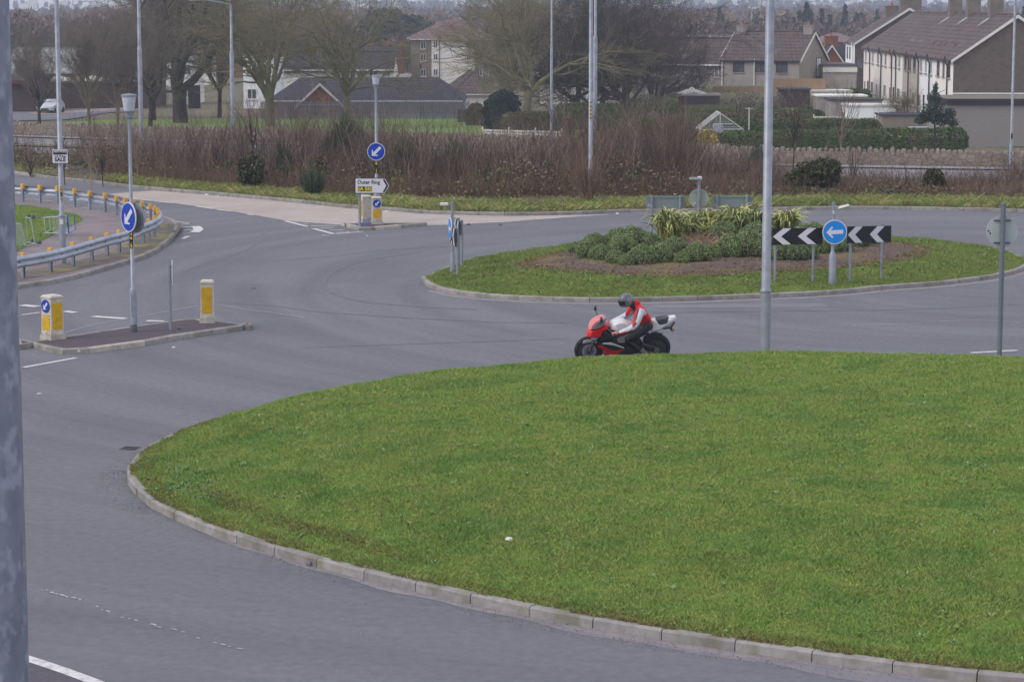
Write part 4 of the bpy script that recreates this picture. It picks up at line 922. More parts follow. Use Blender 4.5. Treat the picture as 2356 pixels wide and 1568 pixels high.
# ---- shopping trolleys
def trolley(label, M):
    t = thing('shopping_trolley', label, 'trolley', (0, 0, 0)); t.matrix_world = M; t.rotation_mode = 'XYZ'
    Wm = mat('trolley_wire', S(182, 188, 196), rough=.35, metal=.3); Bp = mat('trolley_blue', S(28, 84, 168), rough=.45)
    mb = MB()
    def ring(x0, x1, w0, w1, z): return [(x0, -w0, z), (x1, -w1, z), (x1, w1, z), (x0, w0, z), (x0, -w0, z)]
    top = (0, .80, .27, .22, .95); botm = (.06, .70, .23, .18, .48)
    for k in range(8):
        f = k / 7; z = .48 + (.47) * f; r = ring(.06 * (1 - f), .70 + .10 * f, .23 + .04 * f, .18 + .04 * f, z); mb.tube(r, .0035 if 0 < k < 7 else .007, 5)
    for k in range(17):
        f = k / 16
        for s in (-1, 1):
            xb = .06 + .64 * f; xt = .80 * f; mb.tube([(xb, s * (.23 - .05 * f), .48), (xt, s * (.27 - .05 * f), .95)], .003, 4)
        if k < 11:
            g = k / 10 * 2 - 1; mb.tube([(.06, g * .23, .48), (.70, g * .18, .48), (.80, g * .22, .95)], .003, 4); mb.tube([(.06, g * .23, .48), (0, g * .27, .95)], .003, 4)
    mb.build('basket', [Wm], t)
    mb = MB()
    for s in (-1, 1):
        mb.tube([(-.04, s * .27, .98), (.02, s * .25, .5), (.05, s * .24, .22), (.02, s * .25, .12)], .012, 8); mb.tube([(.05, s * .24, .22), (.80, s * .17, .16)], .012, 8)
    mb.tube([(.8, -.17, .16), (.8, .17, .16)], .012, 8); mb.tube([(.05, -.24, .22), (.05, .24, .22)], .012, 8); mb.build('chassis', [Wm], t)
    mb = MB(); mb.tube([(-.05, -.28, .99), (-.05, .28, .99)], .02, 10); mb.tube([(0, -.28, .955), (.8, -.225, .955), (.8, .225, .955), (0, .28, .955)], .012, 8); mb.box(-.03, .01, -.06, .06, .94, 1.0); mb.build('handle', [Bp], t)
    for x, s in ((.04, .25), (.04, -.25), (.8, .17), (.8, -.17)):
        w_ = MB(); w_.lathe([(.03, -.014), (.06, -.014), (.06, .014), (.03, .014)], 18, 'y', (x, s, .06)); w_.box(x - .015, x + .015, s - .022, s + .022, .07, .16); w_.build('castor', [mat('castor_rubber', S(96, 98, 106), rough=.6)], t)
    return t
p = G(88, 541, .125)
Mx = Matrix(((.12, -.05, .99, 0), (.99, 0, -.1, 0), (0.0, 1, .05, 0), (0, 0, 0, 1))).to_quaternion().to_matrix().to_4x4()
trolley('wire shopping trolley with blue handle lying on its side across the grass and footway', Matrix.Translation((p.x, p.y - .1, .125 + .30)) @ Mx)
p = G(40, 563, .125)
Mx = Matrix(((.9, .4, .1, 0), (-.4, .9, .0, 0), (-.1, 0, 1, 0), (0, 0, 0, 1))).to_quaternion().to_matrix().to_4x4()
trolley('wire shopping trolley tipped on the grass, mostly hidden by the near column', Matrix.Translation((p.x + .12, p.y + .1, 1.12)) @ Matrix.Rotation(R(180), 4, 'X') @ Mx) if False else None
Mx = Matrix(((0, .25, -.95, 0), (.0, -.95, -.25, 0), (-1, 0, 0, 0), (0, 0, 0, 1)))
Mx = Matrix.Rotation(R(35), 4, 'Z') @ Matrix.Rotation(R(-100), 4, 'Y')
trolley('wire shopping trolley standing on its blue handle on the grass at the far left', Matrix.Translation((p.x + .62, p.y, .19)) @ Mx)

# ---- gully grate, stones, litter
p = G(299, 1031.5, 0); t = thing('drain_grate', 'rusty iron drain grate beside the kerb at the left tip of the near lawn', 'drain', (p.x, p.y, .004), R(-14)); t.scale = (.62, .75, .75)
mb = MB()
for a in (-.22, .2): mb.box(a, a + .02, -.2, .2, 0, .012)
for b in (-.2, .18): mb.box(-.2, .2, b, b + .02, 0, .012)
mb.build('frame', [mat('rusty_iron', S(104, 98, 102), S(84, 76, 80), scale=14, rough=.9)], t)
mb = MB()
for k in range(5): mb.bar((-.19 + k * .08, -.18, .008), (-.13 + k * .08, .18, .008), .022, .008)
mb.build('bars', [_M['rusty_iron']], t)
mb = MB(); mb.box(-.2, .2, -.18, .18, .001, .003); mb.build('pit_shade', [BLACK], t)  # thin black plate paints the darkness below the bars, no hole modelled
def rock(name, label, cat, px, py, z, s, m, seed, flat=.6):
    r = random.Random(seed); p = G(px, py, z); me = bpy.data.meshes.new(name); import bmesh
    bm = bmesh.new(); bmesh.ops.create_icosphere(bm, subdivisions=2, radius=s)
    for v in bm.verts: v.co *= r.uniform(.7, 1.25); v.co.z *= flat
    bm.to_mesh(me); bm.free(); me.materials.append(m); o = bpy.data.objects.new(name, me); C.objects.link(o); o.location = (p.x, p.y, z + s * flat * .6); return setp(o, label, cat)
STONE = mat('stone_grey', S(120, 118, 128), S(96, 94, 104), scale=20, rough=.95)
rock('stone', 'dark lump of broken stone lying in the gutter below the near kerb', 'stone', 712, 1302, 0, .055, STONE, 1, .8)
rock('stone', 'small dark stone on the near traffic island by the slim post', 'stone', 412, 757, .112, .05, STONE, 2)
rock('stone', 'small dark clod on the open road right of the tall bollard', 'stone', 583, 664, 0, .06, STONE, 3, .4)
rock('stone', 'dark stone on the road beside the far traffic island, left one', 'stone', 1077, 518, 0, .07, STONE, 4, .6)
rock('stone', 'dark stone on the road beside the far traffic island, right one', 'stone', 1150, 519, 0, .07, STONE, 5, .6)
rock('stone', 'flat pale stone at the front of the bark bed', 'stone', 1540, 612, .3, .09, CONC2, 6, .4)
rock('stone', 'brown stone beside the pale one at the front of the bark bed', 'stone', 1577, 611, .3, .1, STONE, 7, .4)
LIT = mat('litter_white', S(222, 222, 226), S(200, 200, 206), scale=20, rough=.8)
for i, (px, py, z, s, lab) in enumerate([(1171, 1240, .55, .07, 'crumpled white paper on the near lawn'), (1421, 492, 0, .1, 'round white scrap in the gutter of the far kerb'), (890, 487, 0, .1, 'white carton by the far kerb behind the keep left bollard'), (476, 449, 0, .12, 'white litter by the far kerb, left of a pair'), (502, 452, 0, .1, 'white litter by the far kerb, right of a pair'), (151, 390, .15, .18, 'long white plastic scrap on the bare soil'), (203, 391, .15, .1, 'small white scrap on the bare soil'), (797, 458, .15, .12, 'grey white rag on the verge left of the direction sign'), (549, 470, 0, .05, 'tiny white scrap by the far kerb'), (1380, 467, .15, .12, 'pale bag at the foot of the twiggy bush'), (1554, 448, .2, .1, 'upright white scrap on the verge among dry stems'), (90, 907, 0, .07, 'white scrap lying on the road near the left column'), (400, 800, 0, .07, 'white scrap on the road below the near traffic island'), (182, 789.5 + 18, .12, .05, 'white chip on the kerb of the near traffic island')]):
    rock('litter', lab, 'litter', px, py, z, s * .6, LIT, 20 + i, .45)
mb = MB(); mb.box(-.2, .2, -.05, .05, 0, .05, .01); o = mb.build('blue_tray', [mat('tray_blue', S(60, 110, 190))]); p = G(841, 515.5, .112); o.location = p; setp(o, 'small blue plastic tray lying at the foot of the direction sign', 'litter')
# ================================================================== motorcycle and rider
def q(zx, zy, k=1 / .93): return ((zx - 1107) / 914, (1505 - zy) / 914 * k)
BP = G(1429.5, 834.2, 0); LEAN, YAW = R(13), R(9)
RED = mat('fairing_red', S(206, 30, 34), S(190, 26, 32), scale=3, rough=.25, spec=.5); BWHITE = mat('fairing_white', S(214, 214, 218), rough=.25, spec=.5); GLOSSB = mat('fairing_black', S(34, 37, 42), rough=.3, spec=.5)
RUB = mat('tyre_rubber', S(38, 40, 44), rough=.8); RIM = mat('rim_dark', S(66, 68, 74), rough=.4, metal=.4); ALU = mat('cast_alloy', S(150, 152, 158), rough=.4, metal=.6); SEATM = mat('seat_vinyl', S(70, 70, 78), rough=.6)
t = thing('motorcycle', 'red white and black sports motorcycle leaning through the roundabout with its rider', 'motorcycle', BP, YAW); t.rotation_euler = (LEAN, 0, YAW)
def wheel(x, r, wd):
    mb = MB(); mb.smooth = True; c = (x, 0, r)
    prof = []
    for i in range(9):
        a = math.pi * i / 8; prof.append((r - wd * .45 + math.sin(a) * wd * .45, -math.cos(a) * wd / 2))
    prof = [(r - wd * .62, -wd * .4)] + prof + [(r - wd * .62, wd * .4), (r - wd * .62, -wd * .4)]
    mb.lathe(prof, 48, 'y', c); w_ = mb.build('wheel', [RUB], t)
    mb = MB(); mb.lathe([(r - wd * .6, -wd * .42), (r - wd * .7, -wd * .38), (r - wd * .7, wd * .38), (r - wd * .6, wd * .42)], 40, 'y', c)
    for k in range(6):
        a = k * math.pi / 3 + .3; mb.bar((x + .03 * math.cos(a), 0, r + .03 * math.sin(a)), (x + (r - wd * .68) * math.cos(a), 0, r + (r - wd * .68) * math.sin(a)), .028, .04)
    mb.lathe([(.0, -.07), (.045, -.07), (.045, .07), (.0, .07)], 16, 'y', c); mb.build('rim', [RIM], w_)
    mb = MB()
    for s in ((-1, 1) if x < 0 else (-1,)): mb.lathe([(.095, s * .065), (.15, s * .065), (.15, s * .07), (.095, s * .07), (.095, s * .065)], 32, 'y', c)
    mb.build('brake_disc', [ALU], w_); return w_
wheel(-.69, .295, .12); wheel(.69, .31, .17)
mb = MB(); mb.smooth = True
for s in (-1, 1): mb.tube([(-.69, s * .09, .295), (-.60, s * .095, .55), (-.50, s * .10, .84)], [.028, .026, .024], 12)
mb.build('fork', [mat('fork_dark', S(90, 88, 84), rough=.35, metal=.6)], t)
mb = MB(); mb.body([q(330, 1110), q(350, 1060), q(430, 1035), q(520, 1030), q(620, 1060), q(650, 1110), q(600, 1120), q(520, 1090), q(420, 1100)], .075, .8); mb.build('front_mudguard', [mat('mudguard_grey', S(150, 152, 160), rough=.3)], t, auto=40)
# upper fairing
mb = MB(); mb.body([q(462, 850), q(490, 770), q(550, 708), q(640, 660), q(735, 636), q(740, 650), q(645, 682), q(565, 735), q(515, 790), q(490, 850)], .135, .9); mb.build('screen_edge', [mat('screen_pink', S(206, 120, 120), rough=.3)], t, auto=40)
mb = MB(); mb.body([q(425, 985), q(432, 910), q(470, 850), q(560, 845), q(700, 800), q(825, 770), q(835, 800), q(700, 865), q(690, 975), q(560, 998), q(470, 1002)], .17, .72); mb.build('upper_fairing', [RED], t, auto=40)
mb = MB(); mb.body([q(470, 985), q(560, 990), q(620, 995), q(600, 1035), q(520, 1030), q(480, 1010)], .13, .8); mb.build('headlight', [mat('headlight_glass', S(160, 164, 172), rough=.1)], t, auto=40)
mb = MB(); mb.body([q(475, 850), q(500, 780), q(560, 715), q(640, 665), q(735, 635), q(770, 650), q(745, 740), q(690, 800), q(560, 855)], .155, .72); mb.build('windscreen', [mat('screen_smoke', S(120, 118, 126), rough=.15, spec=.6)], t, auto=40)
mb = MB(); mb.body([q(650, 880), q(830, 830), q(860, 900), q(940, 1010), q(720, 1070), q(640, 1060)], .15, .85); mb.build('inner_cowl', [GLOSSB], t, auto=40)
mb = MB(); mb.body([q(640, 1070), q(860, 1060), q(1130, 1150), q(1250, 1300), q(1130, 1430), q(900, 1445), q(790, 1400), q(740, 1230), q(640, 1120)], .20, .78, .7); mb.build('lower_fairing', [GLOSSB], t, auto=40)
mb = MB()
for s in (-1, 1):
    a = [q(610, 1120), q(720, 1120), q(800, 1180), q(930, 1215), q(1130, 1185), q(960, 1280), q(900, 1345), q(850, 1425), q(780, 1400), q(740, 1230)]
    mb.prism([(x, z) for x, z in a], s * .168 if s > 0 else -.212, s * .212 if s > 0 else -.168)
mb.build('side_panel', [mat('panel_red', S(158, 30, 34), rough=.35)], t)
mb = MB(); a = [q(700, 1080), q(860, 1070), q(1110, 1160), q(1090, 1170), q(900, 1110)]; mb.prism(a, -.209, .209); mb.build('side_flash', [mat('flash_grey', S(176, 180, 176), rough=.3)], t)
# tank, frame, engine
mb = MB(); mb.body([q(835, 790), q(900, 730), q(1010, 695), q(1120, 705), q(1260, 770), q(1340, 850), q(1240, 900), q(1000, 900), q(850, 870)], .155, .68, .5); mb.build('fuel_tank', [BWHITE], t, auto=50)
mb = MB(); mb.smooth = False; mb.body([q(850, 870), q(1240, 890), q(1400, 960), q(1470, 1240), q(1250, 1380), q(1000, 1350), q(850, 1100)], .13, .85); mb.build('engine', [mat('engine_dark', S(44, 46, 50), S(70, 72, 76), scale=14, rough=.5, metal=.3)], t)
mb = MB(); mb.body([q(960, 1020), q(1010, 990), q(1290, 890), q(1330, 900), q(1200, 1000), q(1100, 1080), q(990, 1085)], .185, .9); mb.build('frame', [ALU], t, auto=40)
mb = MB()
for s in (-1, 1): mb.bar((q(1450, 1130)[0], s * .11, q(1450, 1130)[1]), (.69, s * .11, .31), .03, .07)
mb.bar((.42, -.11, .42), (.42, .11, .42), .06, .08); mb.build('swingarm', [RIM], t)
mb = MB(); mb.lathe([(.06, -.15), (.06, -.135)], 20, 'y', (.69, 0, .31)); mb.bar((.40, -.13, .46), (.69, -.14, .365), .012, .02); mb.bar((.40, -.13, .30), (.69, -.14, .255), .012, .02); mb.build('chain', [mat('chain_metal', S(110, 108, 104), rough=.5, metal=.5)], t)
mb = MB(); mb.smooth = True; mb.tube([(.30, .08, .2), (.45, .10, .22), (.52, .12, .34), (.85, .15, .52)], [.035, .045, .06, .06], 14); mb.tube([(.22, -.06, .2), (.38, -.12, .2), (.46, -.13, .24)], [.04, .065, .06], 12); mb.build('exhaust', [ALU], t)
# tail
mb = MB(); mb.body([q(1590, 960), q(1640, 930), q(1650, 820), q(1620, 720), q(1700, 700), q(1740, 800), q(1940, 770), q(1960, 668), q(2070, 660), q(2092, 685), q(2070, 735), q(1900, 835), q(1760, 915)], .10, .6, .5); mb.build('tail_fairing', [BWHITE], t, auto=40)
mb = MB(); mb.body([q(1690, 705), q(1760, 680), q(1920, 662), q(1955, 700), q(1940, 770), q(1760, 805), q(1710, 770)], .105, .75, .5); mb.build('pillion_seat', [SEATM], t, auto=50)
mb = MB(); mb.body([q(1330, 850), q(1480, 860), q(1650, 800), q(1660, 840), q(1600, 900), q(1400, 910)], .12, .8); mb.build('rider_seat', [SEATM], t, auto=50)
mb = MB(); mb.body([q(1830, 880), q(1990, 850), q(2060, 760), q(2075, 770), q(2020, 870), q(2050, 930), q(2010, 930), q(1970, 880), q(1850, 895)], .05, .9); mb.build('plate_holder', [RIM], t)
mb = MB(); mb.box(q(2020, 0)[0], q(2060, 0)[0], -.06, .06, q(0, 930)[1], q(0, 880)[1]); mb.build('rear_indicator', [mat('amber_lens', S(170, 110, 80), rough=.3)], t)
mb = MB(); mb.body([q(1480, 1060), q(1560, 960), q(1700, 940), q(1860, 965), q(1700, 985), q(1640, 1110), q(1560, 1100)], .07, .9); mb.build('rear_hugger', [GLOSSB], t, auto=40)
HB = (-.27, .30, .745)
mb = MB(); mb.smooth = True
for s in (-1, 1): mb.tube([(-.42, s * .11, .80), (-.36, s * .16, .80), (-.235, s * .36, .74)], [.014, .014, .016], 10); mb.tube([(-.42, s * .22, .77), (-.35, s * .36, .745)], .006, 6)
mb.build('handlebar', [RIM], t)
for s in (-1, 1):
    mb = MB(); mb.smooth = True; mb.tube([(-.50, s * .14, .90), (-.52, s * .30, 1.06)], .009, 8); mb.lathe([(.0, -.025), (.035, -.02), (.06, -.005), (.055, .02), (0, .025)], 16, 'x', (-.53, s * .33, 1.07)); mb.build('mirror', [GLOSSB], t)
mb = MB()
for s in (-1, 1): mb.tube([(.38, s * .13, .33), (.38, s * .26, .33)], .012, 8)
mb.build('foot_peg', [ALU], t)

# ---- rider
p_ = thing('person', 'motorcyclist in red and white leather jacket and grey helmet crouched over the motorcycle', 'person', BP, YAW); p_.rotation_euler = (LEAN, 0, YAW)
def skin(name, pts, edges, mats, parent, sub=2, pick=None):
    me = bpy.data.meshes.new(name); me.from_pydata([p[:3] for p in pts], edges, []); o = bpy.data.objects.new(name + '_tmp', me); C.objects.link(o)
    o.modifiers.new('skin', 'SKIN'); sl = me.skin_vertices[0].data
    for i, p in enumerate(pts):
        r = p[3]; sl[i].radius = (r, r) if not isinstance(r, tuple) else r
    sl[0].use_root = True
    s = o.modifiers.new('sub', 'SUBSURF'); s.levels = s.render_levels = sub
    bpy.context.view_layer.update()
    m2 = bpy.data.meshes.new_from_object(o.evaluated_get(bpy.context.evaluated_depsgraph_get())); bpy.data.objects.remove(o)
    m2.name = name; m2.materials.clear()
    for m in mats: m2.materials.append(m)
    for f in m2.polygons:
        f.use_smooth = True
        if pick: f.material_index = pick(f.center, f.normal)
    o = bpy.data.objects.new(name, m2); C.objects.link(o); o.parent = parent; return o
J = {'pel': (.47, 0, .79), 'bel': (.42, 0, .94), 'che': (.33, 0, 1.10), 'nek': (.215, 0, 1.21), 'hdb': (.13, 0, 1.27), 'hd': (.05, 0, 1.33)}
def limbs(extra=0.0, legs=True, arms=True, head=True, hands=True):
    P = [(*J['pel'], .135 + extra), (*J['bel'], .142 + extra), (*J['che'], .168 + extra), (*J['nek'], .088 + extra)]; E = [(0, 1), (1, 2), (2, 3)]
    if head: P += [(*J['hdb'], .06), (*J['hd'], .085)]; E += [(3, 4), (4, 5)]
    for s in (-1, 1):
        if arms:
            n = len(P); P += [(.275, s * .19, 1.16, .088 + extra), (.215, s * .30, 1.03, .073 + extra), (.16, s * .345, .91, .056 + extra), (-.02, s * .345, .82, .047 + extra), (-.17, s * .335, .765, .036 + extra)]
            E += [(2, n), (n, n + 1), (n + 1, n + 2), (n + 2, n + 3), (n + 3, n + 4)]
            if hands: P += [(-.215, s * .33, .762, .034)]; E += [(n + 4, n + 5)]
        if legs:
            n = len(P); P += [(.42, s * .13, .75, .105), (.20, s * .20, .66, .088), (.02, s * .225, .58, .067), (.20, s * .21, .45, .06), (.37, s * .20, .31, .045), (.44, s * .20, .27, .04), (.33, s * .21, .215, .036)]
            E += [(0, n), (n, n + 1), (n + 1, n + 2), (n + 2, n + 3), (n + 3, n + 4), (n + 4, n + 5), (n + 5, n + 6)]
    return P, E
LEATH = mat('trouser_black', S(40, 42, 48), S(32, 34, 40), scale=6, rough=.55); JR = mat('jacket_red', S(208, 32, 38), S(190, 28, 34), scale=5, rough=.5); JW = mat('jacket_white', S(206, 208, 220), S(190, 192, 206), scale=5, rough=.5); JB = mat('jacket_navy', S(46, 48, 66), rough=.5)
P, E = limbs(); skin('body', P, E, [LEATH], p_)
def jp(c, n):
    ay = abs(c.y)
    if ay > .205:      # sleeves: white outside, navy stripe, red edge
        # distance along the sleeve
        if c.x > .1:
            side = n.x
            if side > -.25: return 1
            if side > -.5: return 2
            return 0
        return 1 if n.z > .1 else (0 if n.z > -.35 else 2)
    if c.z < .88 and c.x < .42: return 2
    return 0
P, E = limbs(.016, legs=False, head=False, hands=False); skin('jacket', P, E, [JR, JW, JB], p_, pick=jp)
mb = MB(); mb.smooth = True
mb.tube([(.30, 0, 1.235), (.235, 0, 1.275), (.20, 0, 1.29)], [.05, .09, .06], 14); mb.build('collar', [JR], p_)
# helmet with a hump, chin bar and visor opening
import bmesh
bm = bmesh.new(); bmesh.ops.create_uvsphere(bm, u_segments=32, v_segments=20, radius=1)
for v in bm.verts:
    x, y, z = v.co; sx = .165 if x < 0 else .15; v.co = (x * sx, y * .128, z * .15)
    if z < -.2 and x < 0: v.co.x *= 1.08; v.co.z *= 1.12      # chin bar
    if z < -.6: v.co.z = -.6 * .15 + (v.co.z + .6 * .15) * .5
bm.normal_update(); me = bpy.data.meshes.new('helmet'); bm.to_mesh(me); bm.free()
me.materials.append(mat('helmet_grey', S(96, 98, 112), S(76, 78, 92), scale=9, rough=.25, spec=.5, col3=S(150, 150, 160), scale3=5, amt3=.6))
for f in me.polygons: f.use_smooth = True
h = bpy.data.objects.new('helmet', me); C.objects.link(h); h.parent = p_; h.location = (.035, 0, 1.345); h.rotation_euler = (0, R(-14), R(8))
mb = MB(); mb.smooth = True; vs = []; nu, nv = 15, 7
for j in range(nv):
    for i in range(nu):
        a = math.pi + (i / (nu - 1) - .5) * 2.3; e = (-.36 + .66 * j / (nv - 1)); ce = math.cos(e)
        vs.append((math.cos(a) * ce * .176, math.sin(a) * ce * .137, math.sin(e) * .158))
mb.add(vs, [(j * nu + i, j * nu + i + 1, (j + 1) * nu + i + 1, (j + 1) * nu + i) for j in range(nv - 1) for i in range(nu - 1)])
vz = mb.build('visor', [mat('visor_dark', S(34, 44, 40), rough=.12, spec=.6)], h)
def glove(s):
    mb = MB(); mb.smooth = True; c = Vector((-.235, s * .325, .755))
    mb.M = Matrix.Translation(c)
    mb.tube([(.075, 0, .01), (.03, 0, .015), (-.01, 0, .015)], [.038, .045, .036], 12)
    for k, (L, r) in enumerate(((.070, .011), (.078, .0115), (.072, .011), (.058, .0095))):
        y = s * (.034 - k * .022); mb.tube([(-.012, y, .022), (-.04, y, .024), (-.055, y, .004), (-.05, y, -.02), (-.03 + (.078 - L), y, -.028)], [r, r, r * .95, r * .9, r * .75], 8)
    mb.tube([(.02, -s * .035, .0), (.0, -s * .05, -.012), (-.02, -s * .045, -.026), (-.035, -s * .035, -.028)], [.014, .013, .012, .009], 8)
    mb.build('glove', [mat('glove', S(206, 170, 172), S(180, 60, 64), scale=16, rough=.5)], p_)
glove(-1); glove(1)
for s in (-1, 1):
    mb = MB(); mb.smooth = True; mb.tube([(.34, s * .20, .37), (.40, s * .2, .30), (.455, s * .2, .262)], [.06, .056, .046], 12); mb.tube([(.46, s * .20, .27), (.40, s * .205, .25), (.32, s * .21, .225), (.265, s * .212, .215)], [.042, .045, .04, .026], 12)
    mb.build('boot', [mat('boot', S(54, 56, 62), S(130, 132, 138), scale=7, rough=.5)], p_)
# ================================================================== buildings
TILE = mat('roof_tiles', S(102, 89, 86), S(88, 77, 75), scale=1.2, rough=.9, pattern='tiles', psize=(.5, .34), col3=S(112, 102, 104), scale3=.8, amt3=.4)
TILED = mat('roof_tiles_dark', S(70, 66, 76), S(62, 58, 68), scale=1.2, rough=.9, pattern='tiles', psize=(.42, .26))
TILEP = mat('roof_tiles_pink', S(140, 118, 120), S(126, 108, 112), scale=1.2, rough=.9, pattern='tiles', psize=(.5, .3))
REND = mat('grey_render', S(158, 151, 148), S(142, 136, 134), scale=.9, rough=.95, bump=.3, bscale=20, col3=S(128, 120, 116), scale3=.5, amt3=.35)
PEB = mat('pebbledash', S(154, 149, 148), S(126, 121, 121), scale=14, rough=1, bump=.6, bscale=20, col3=S(136, 130, 122), scale3=.5, amt3=.4)
CREAM = mat('cream_render', S(238, 234, 229), S(228, 224, 219), scale=.8, rough=.9); WREND = mat('white_render', S(240, 242, 246), S(230, 232, 238), scale=.8, rough=.9)
BRN = mat('brown_brick', S(118, 106, 98), S(104, 94, 88), scale=2, rough=.95, pattern='brick', psize=(.23, .085)); ORB = mat('orange_brick', S(152, 102, 78), S(138, 92, 72), scale=2, rough=.95, pattern='brick', psize=(.23, .085))
DKB = mat('dark_brick', S(92, 78, 74), S(80, 68, 66), scale=2, rough=.95, pattern='brick', psize=(.23, .085))
GUT = mat('gutter_black', S(52, 48, 52), rough=.5); RPIPE = mat('pipe_red', S(112, 58, 58), rough=.5); FRW = mat('window_white', S(220, 220, 222), rough=.5); FRB = mat('window_brown', S(58, 40, 42), rough=.5)
GLASS = mat('window_glass', S(84, 90, 100), S(58, 62, 70), scale=1.5, rough=.12, spec=.6); CURT = mat('window_curtain', S(150, 152, 154), S(110, 114, 118), scale=3, rough=.4)
LEAD = mat('lead_flashing', S(158, 160, 168), S(140, 142, 152), scale=3, rough=.6); POT = mat('chimney_pot', S(168, 96, 76), rough=.9); FASC = mat('fascia_white', S(222, 220, 220), rough=.6)
def window(t, face, u, z, w_, h, L, D, fr_=None, gl=None, sill=True, mull=1, name='window'):
    """face f: y=0 plane facing -y, u along x; l: x=0 facing -x, u along y; r: x=L facing +x"""
    mb = MB()
    if face == 'f': mb.M = Matrix.Translation((u, 0, z))
    elif face == 'l': mb.M = Matrix.Translation((0, u, z)) @ Matrix.Rotation(-math.pi / 2, 4, 'Z')
    else: mb.M = Matrix.Translation((L, u, z)) @ Matrix.Rotation(math.pi / 2, 4, 'Z')
    M = mb.M.copy(); f = .07; a = w_ / 2
    mb.box(-a, a, -.05, .01, 0, f); mb.box(-a, a, -.05, .01, h - f, h); mb.box(-a, -a + f, -.05, .01, f, h - f); mb.box(a - f, a, -.05, .01, f, h - f)
    for k in range(mull): x = -a + w_ * (k + 1) / (mull + 1); mb.box(x - f / 2, x + f / 2, -.048, .01, f, h - f)
    o = mb.build(name, [fr_ or FRW], t)
    g = MB(); g.M = M; g.box(-a + f, a - f, -.02, .008, f, h - f); g.build('pane', [gl or GLASS], o)
    if sill: s = MB(); s.M = M; s.box(-a - .07, a + .07, -.12, -.001, -.09, -.002); s.build('sill', [CREAM if fr_ is None else REND], o)
    return o
def chimney(roof, x, y, zb, zt, w_=.9, d=.6, m=None, pots=2, flash=True):
    mb = MB(); mb.box(x - w_ / 2, x + w_ / 2, y - d / 2, y + d / 2, zb, zt - .1); mb.box(x - w_ / 2 - .06, x + w_ / 2 + .06, y - d / 2 - .06, y + d / 2 + .06, zt - .1, zt)
    c = mb.build('chimney', [m or REND], roof)
    if pots:
        for k in range(pots):
            px_ = x + (k - (pots - 1) / 2) * .42; mb = MB(); mb.lathe([(.13, zt), (.11, zt + .3), (.14, zt + .33), (.14, zt + .4)], 12, 'z', (px_, y, 0)); mb.build('chimney_pot', [POT], roof)
    return c
def house(name, label, org, rz, L, D, He, Hr, wall=REND, roof=TILE, group=None, hip=False, gable=None, fascia=FASC, barge=True, over=.3, ridge_off=0.5, cat='house', below=1.5):
    """L along local x (ridge direction), D along local y; front wall on y=0 facing -y"""
    t = thing(name, label, cat, org, rz, group); yr = D * ridge_off
    mb = MB()
    A = [(0, 0, -below), (L, 0, -below), (L, D, -below), (0, D, -below), (0, 0, He), (L, 0, He), (L, D, He), (0, D, He)]
    if hip: mb.add(A, [(0, 1, 5, 4), (1, 2, 6, 5), (2, 3, 7, 6), (3, 0, 4, 7), (4, 5, 6, 7)])
    else:
        mb.add(A + [(0, yr, Hr - .12), (L, yr, Hr - .12)], [(0, 1, 5, 4), (2, 3, 7, 6)]); mb.m = 1 if gable else 0
        mb.add(A + [(0, yr, Hr - .12), (L, yr, Hr - .12)], [(1, 2, 6, 9, 5), (3, 0, 4, 8, 7)])
    mb.build('wall', [wall, gable or wall], t)
    mb = MB(); o = over; sl1 = (Hr - He) / yr; sl2 = (Hr - He) / (D - yr); th = .14
    if hip:
        hx = min(D / 2, L * .45) if hip is True else hip
        z0 = He - .05; v = [(-o, -o, z0), (L + o, -o, z0), (L + o, D + o, z0), (-o, D + o, z0), (hx, D / 2, Hr), (L - hx, D / 2, Hr)]
        mb.add(v, [(0, 1, 5, 4), (1, 2, 5), (2, 3, 4, 5), (3, 0, 4)]); mb.add([(a, b, c - .12) for a, b, c in v[:4]] + v[:4], [(3, 2, 1, 0), (0, 1, 5, 4), (1, 2, 6, 5), (2, 3, 7, 6), (3, 0, 4, 7)])
    else:
        g = .22 if barge else .06
        for (ya, za, yb, zb) in ((-o, He - o * sl1, yr, Hr), (D + o, He - o * sl2, yr, Hr)):
            mb.add([(-g, ya, za), (L + g, ya, za), (L + g, yb, zb), (-g, yb, zb), (-g, ya, za - th), (L + g, ya, za - th), (L + g, yb, zb - th), (-g, yb, zb - th)],
                   [(0, 1, 2, 3), (7, 6, 5, 4), (0, 4, 5, 1), (1, 5, 6, 2), (3, 7, 4, 0)])
        mb.tube([(-g, yr, Hr), (L + g, yr, Hr)], .11, 6)
    r = mb.build('roof', [roof], t)
    if not hip and barge:
        for x in (-g - .035, L + g + .002):
            mb = MB()
            for (ya, za) in ((-o, He - o * sl1), (D + o, He - o * sl2)):
                mb.add([(x, ya, za + .01), (x + .033, ya, za + .01), (x + .033, yr, Hr + .01), (x, yr, Hr + .01), (x, ya, za - .26), (x + .033, ya, za - .26), (x + .033, yr, Hr - .28), (x, yr, Hr - .28)], [(0, 1, 2, 3), (7, 6, 5, 4), (0, 3, 7, 4), (1, 5, 6, 2), (0, 4, 5, 1), (3, 2, 6, 7)])
            mb.build('bargeboard', [fascia], t)
    mb = MB(); mb.box(-.1, L + .1, -o - .1, -o - .005, He - o * (sl1 if not hip else 0) - .17, He - o * (sl1 if not hip else 0) - .06); mb.build('gutter', [FASC if hip else GUT], t)
    return t, r
def flat(name, label, org, rz, L, D, Hh, wall, roofm, cat='outbuilding', th=.18, over=.12, group=None):
    t = thing(name, label, cat, org, rz, group); mb = MB(); mb.box(0, L, 0, D, -1.5, Hh - th); mb.build('wall', [wall], t)
    mb = MB(); mb.box(-over, L + over, -over, D + over, Hh - th + .001, Hh); mb.build('roof', [roofm], t); return t
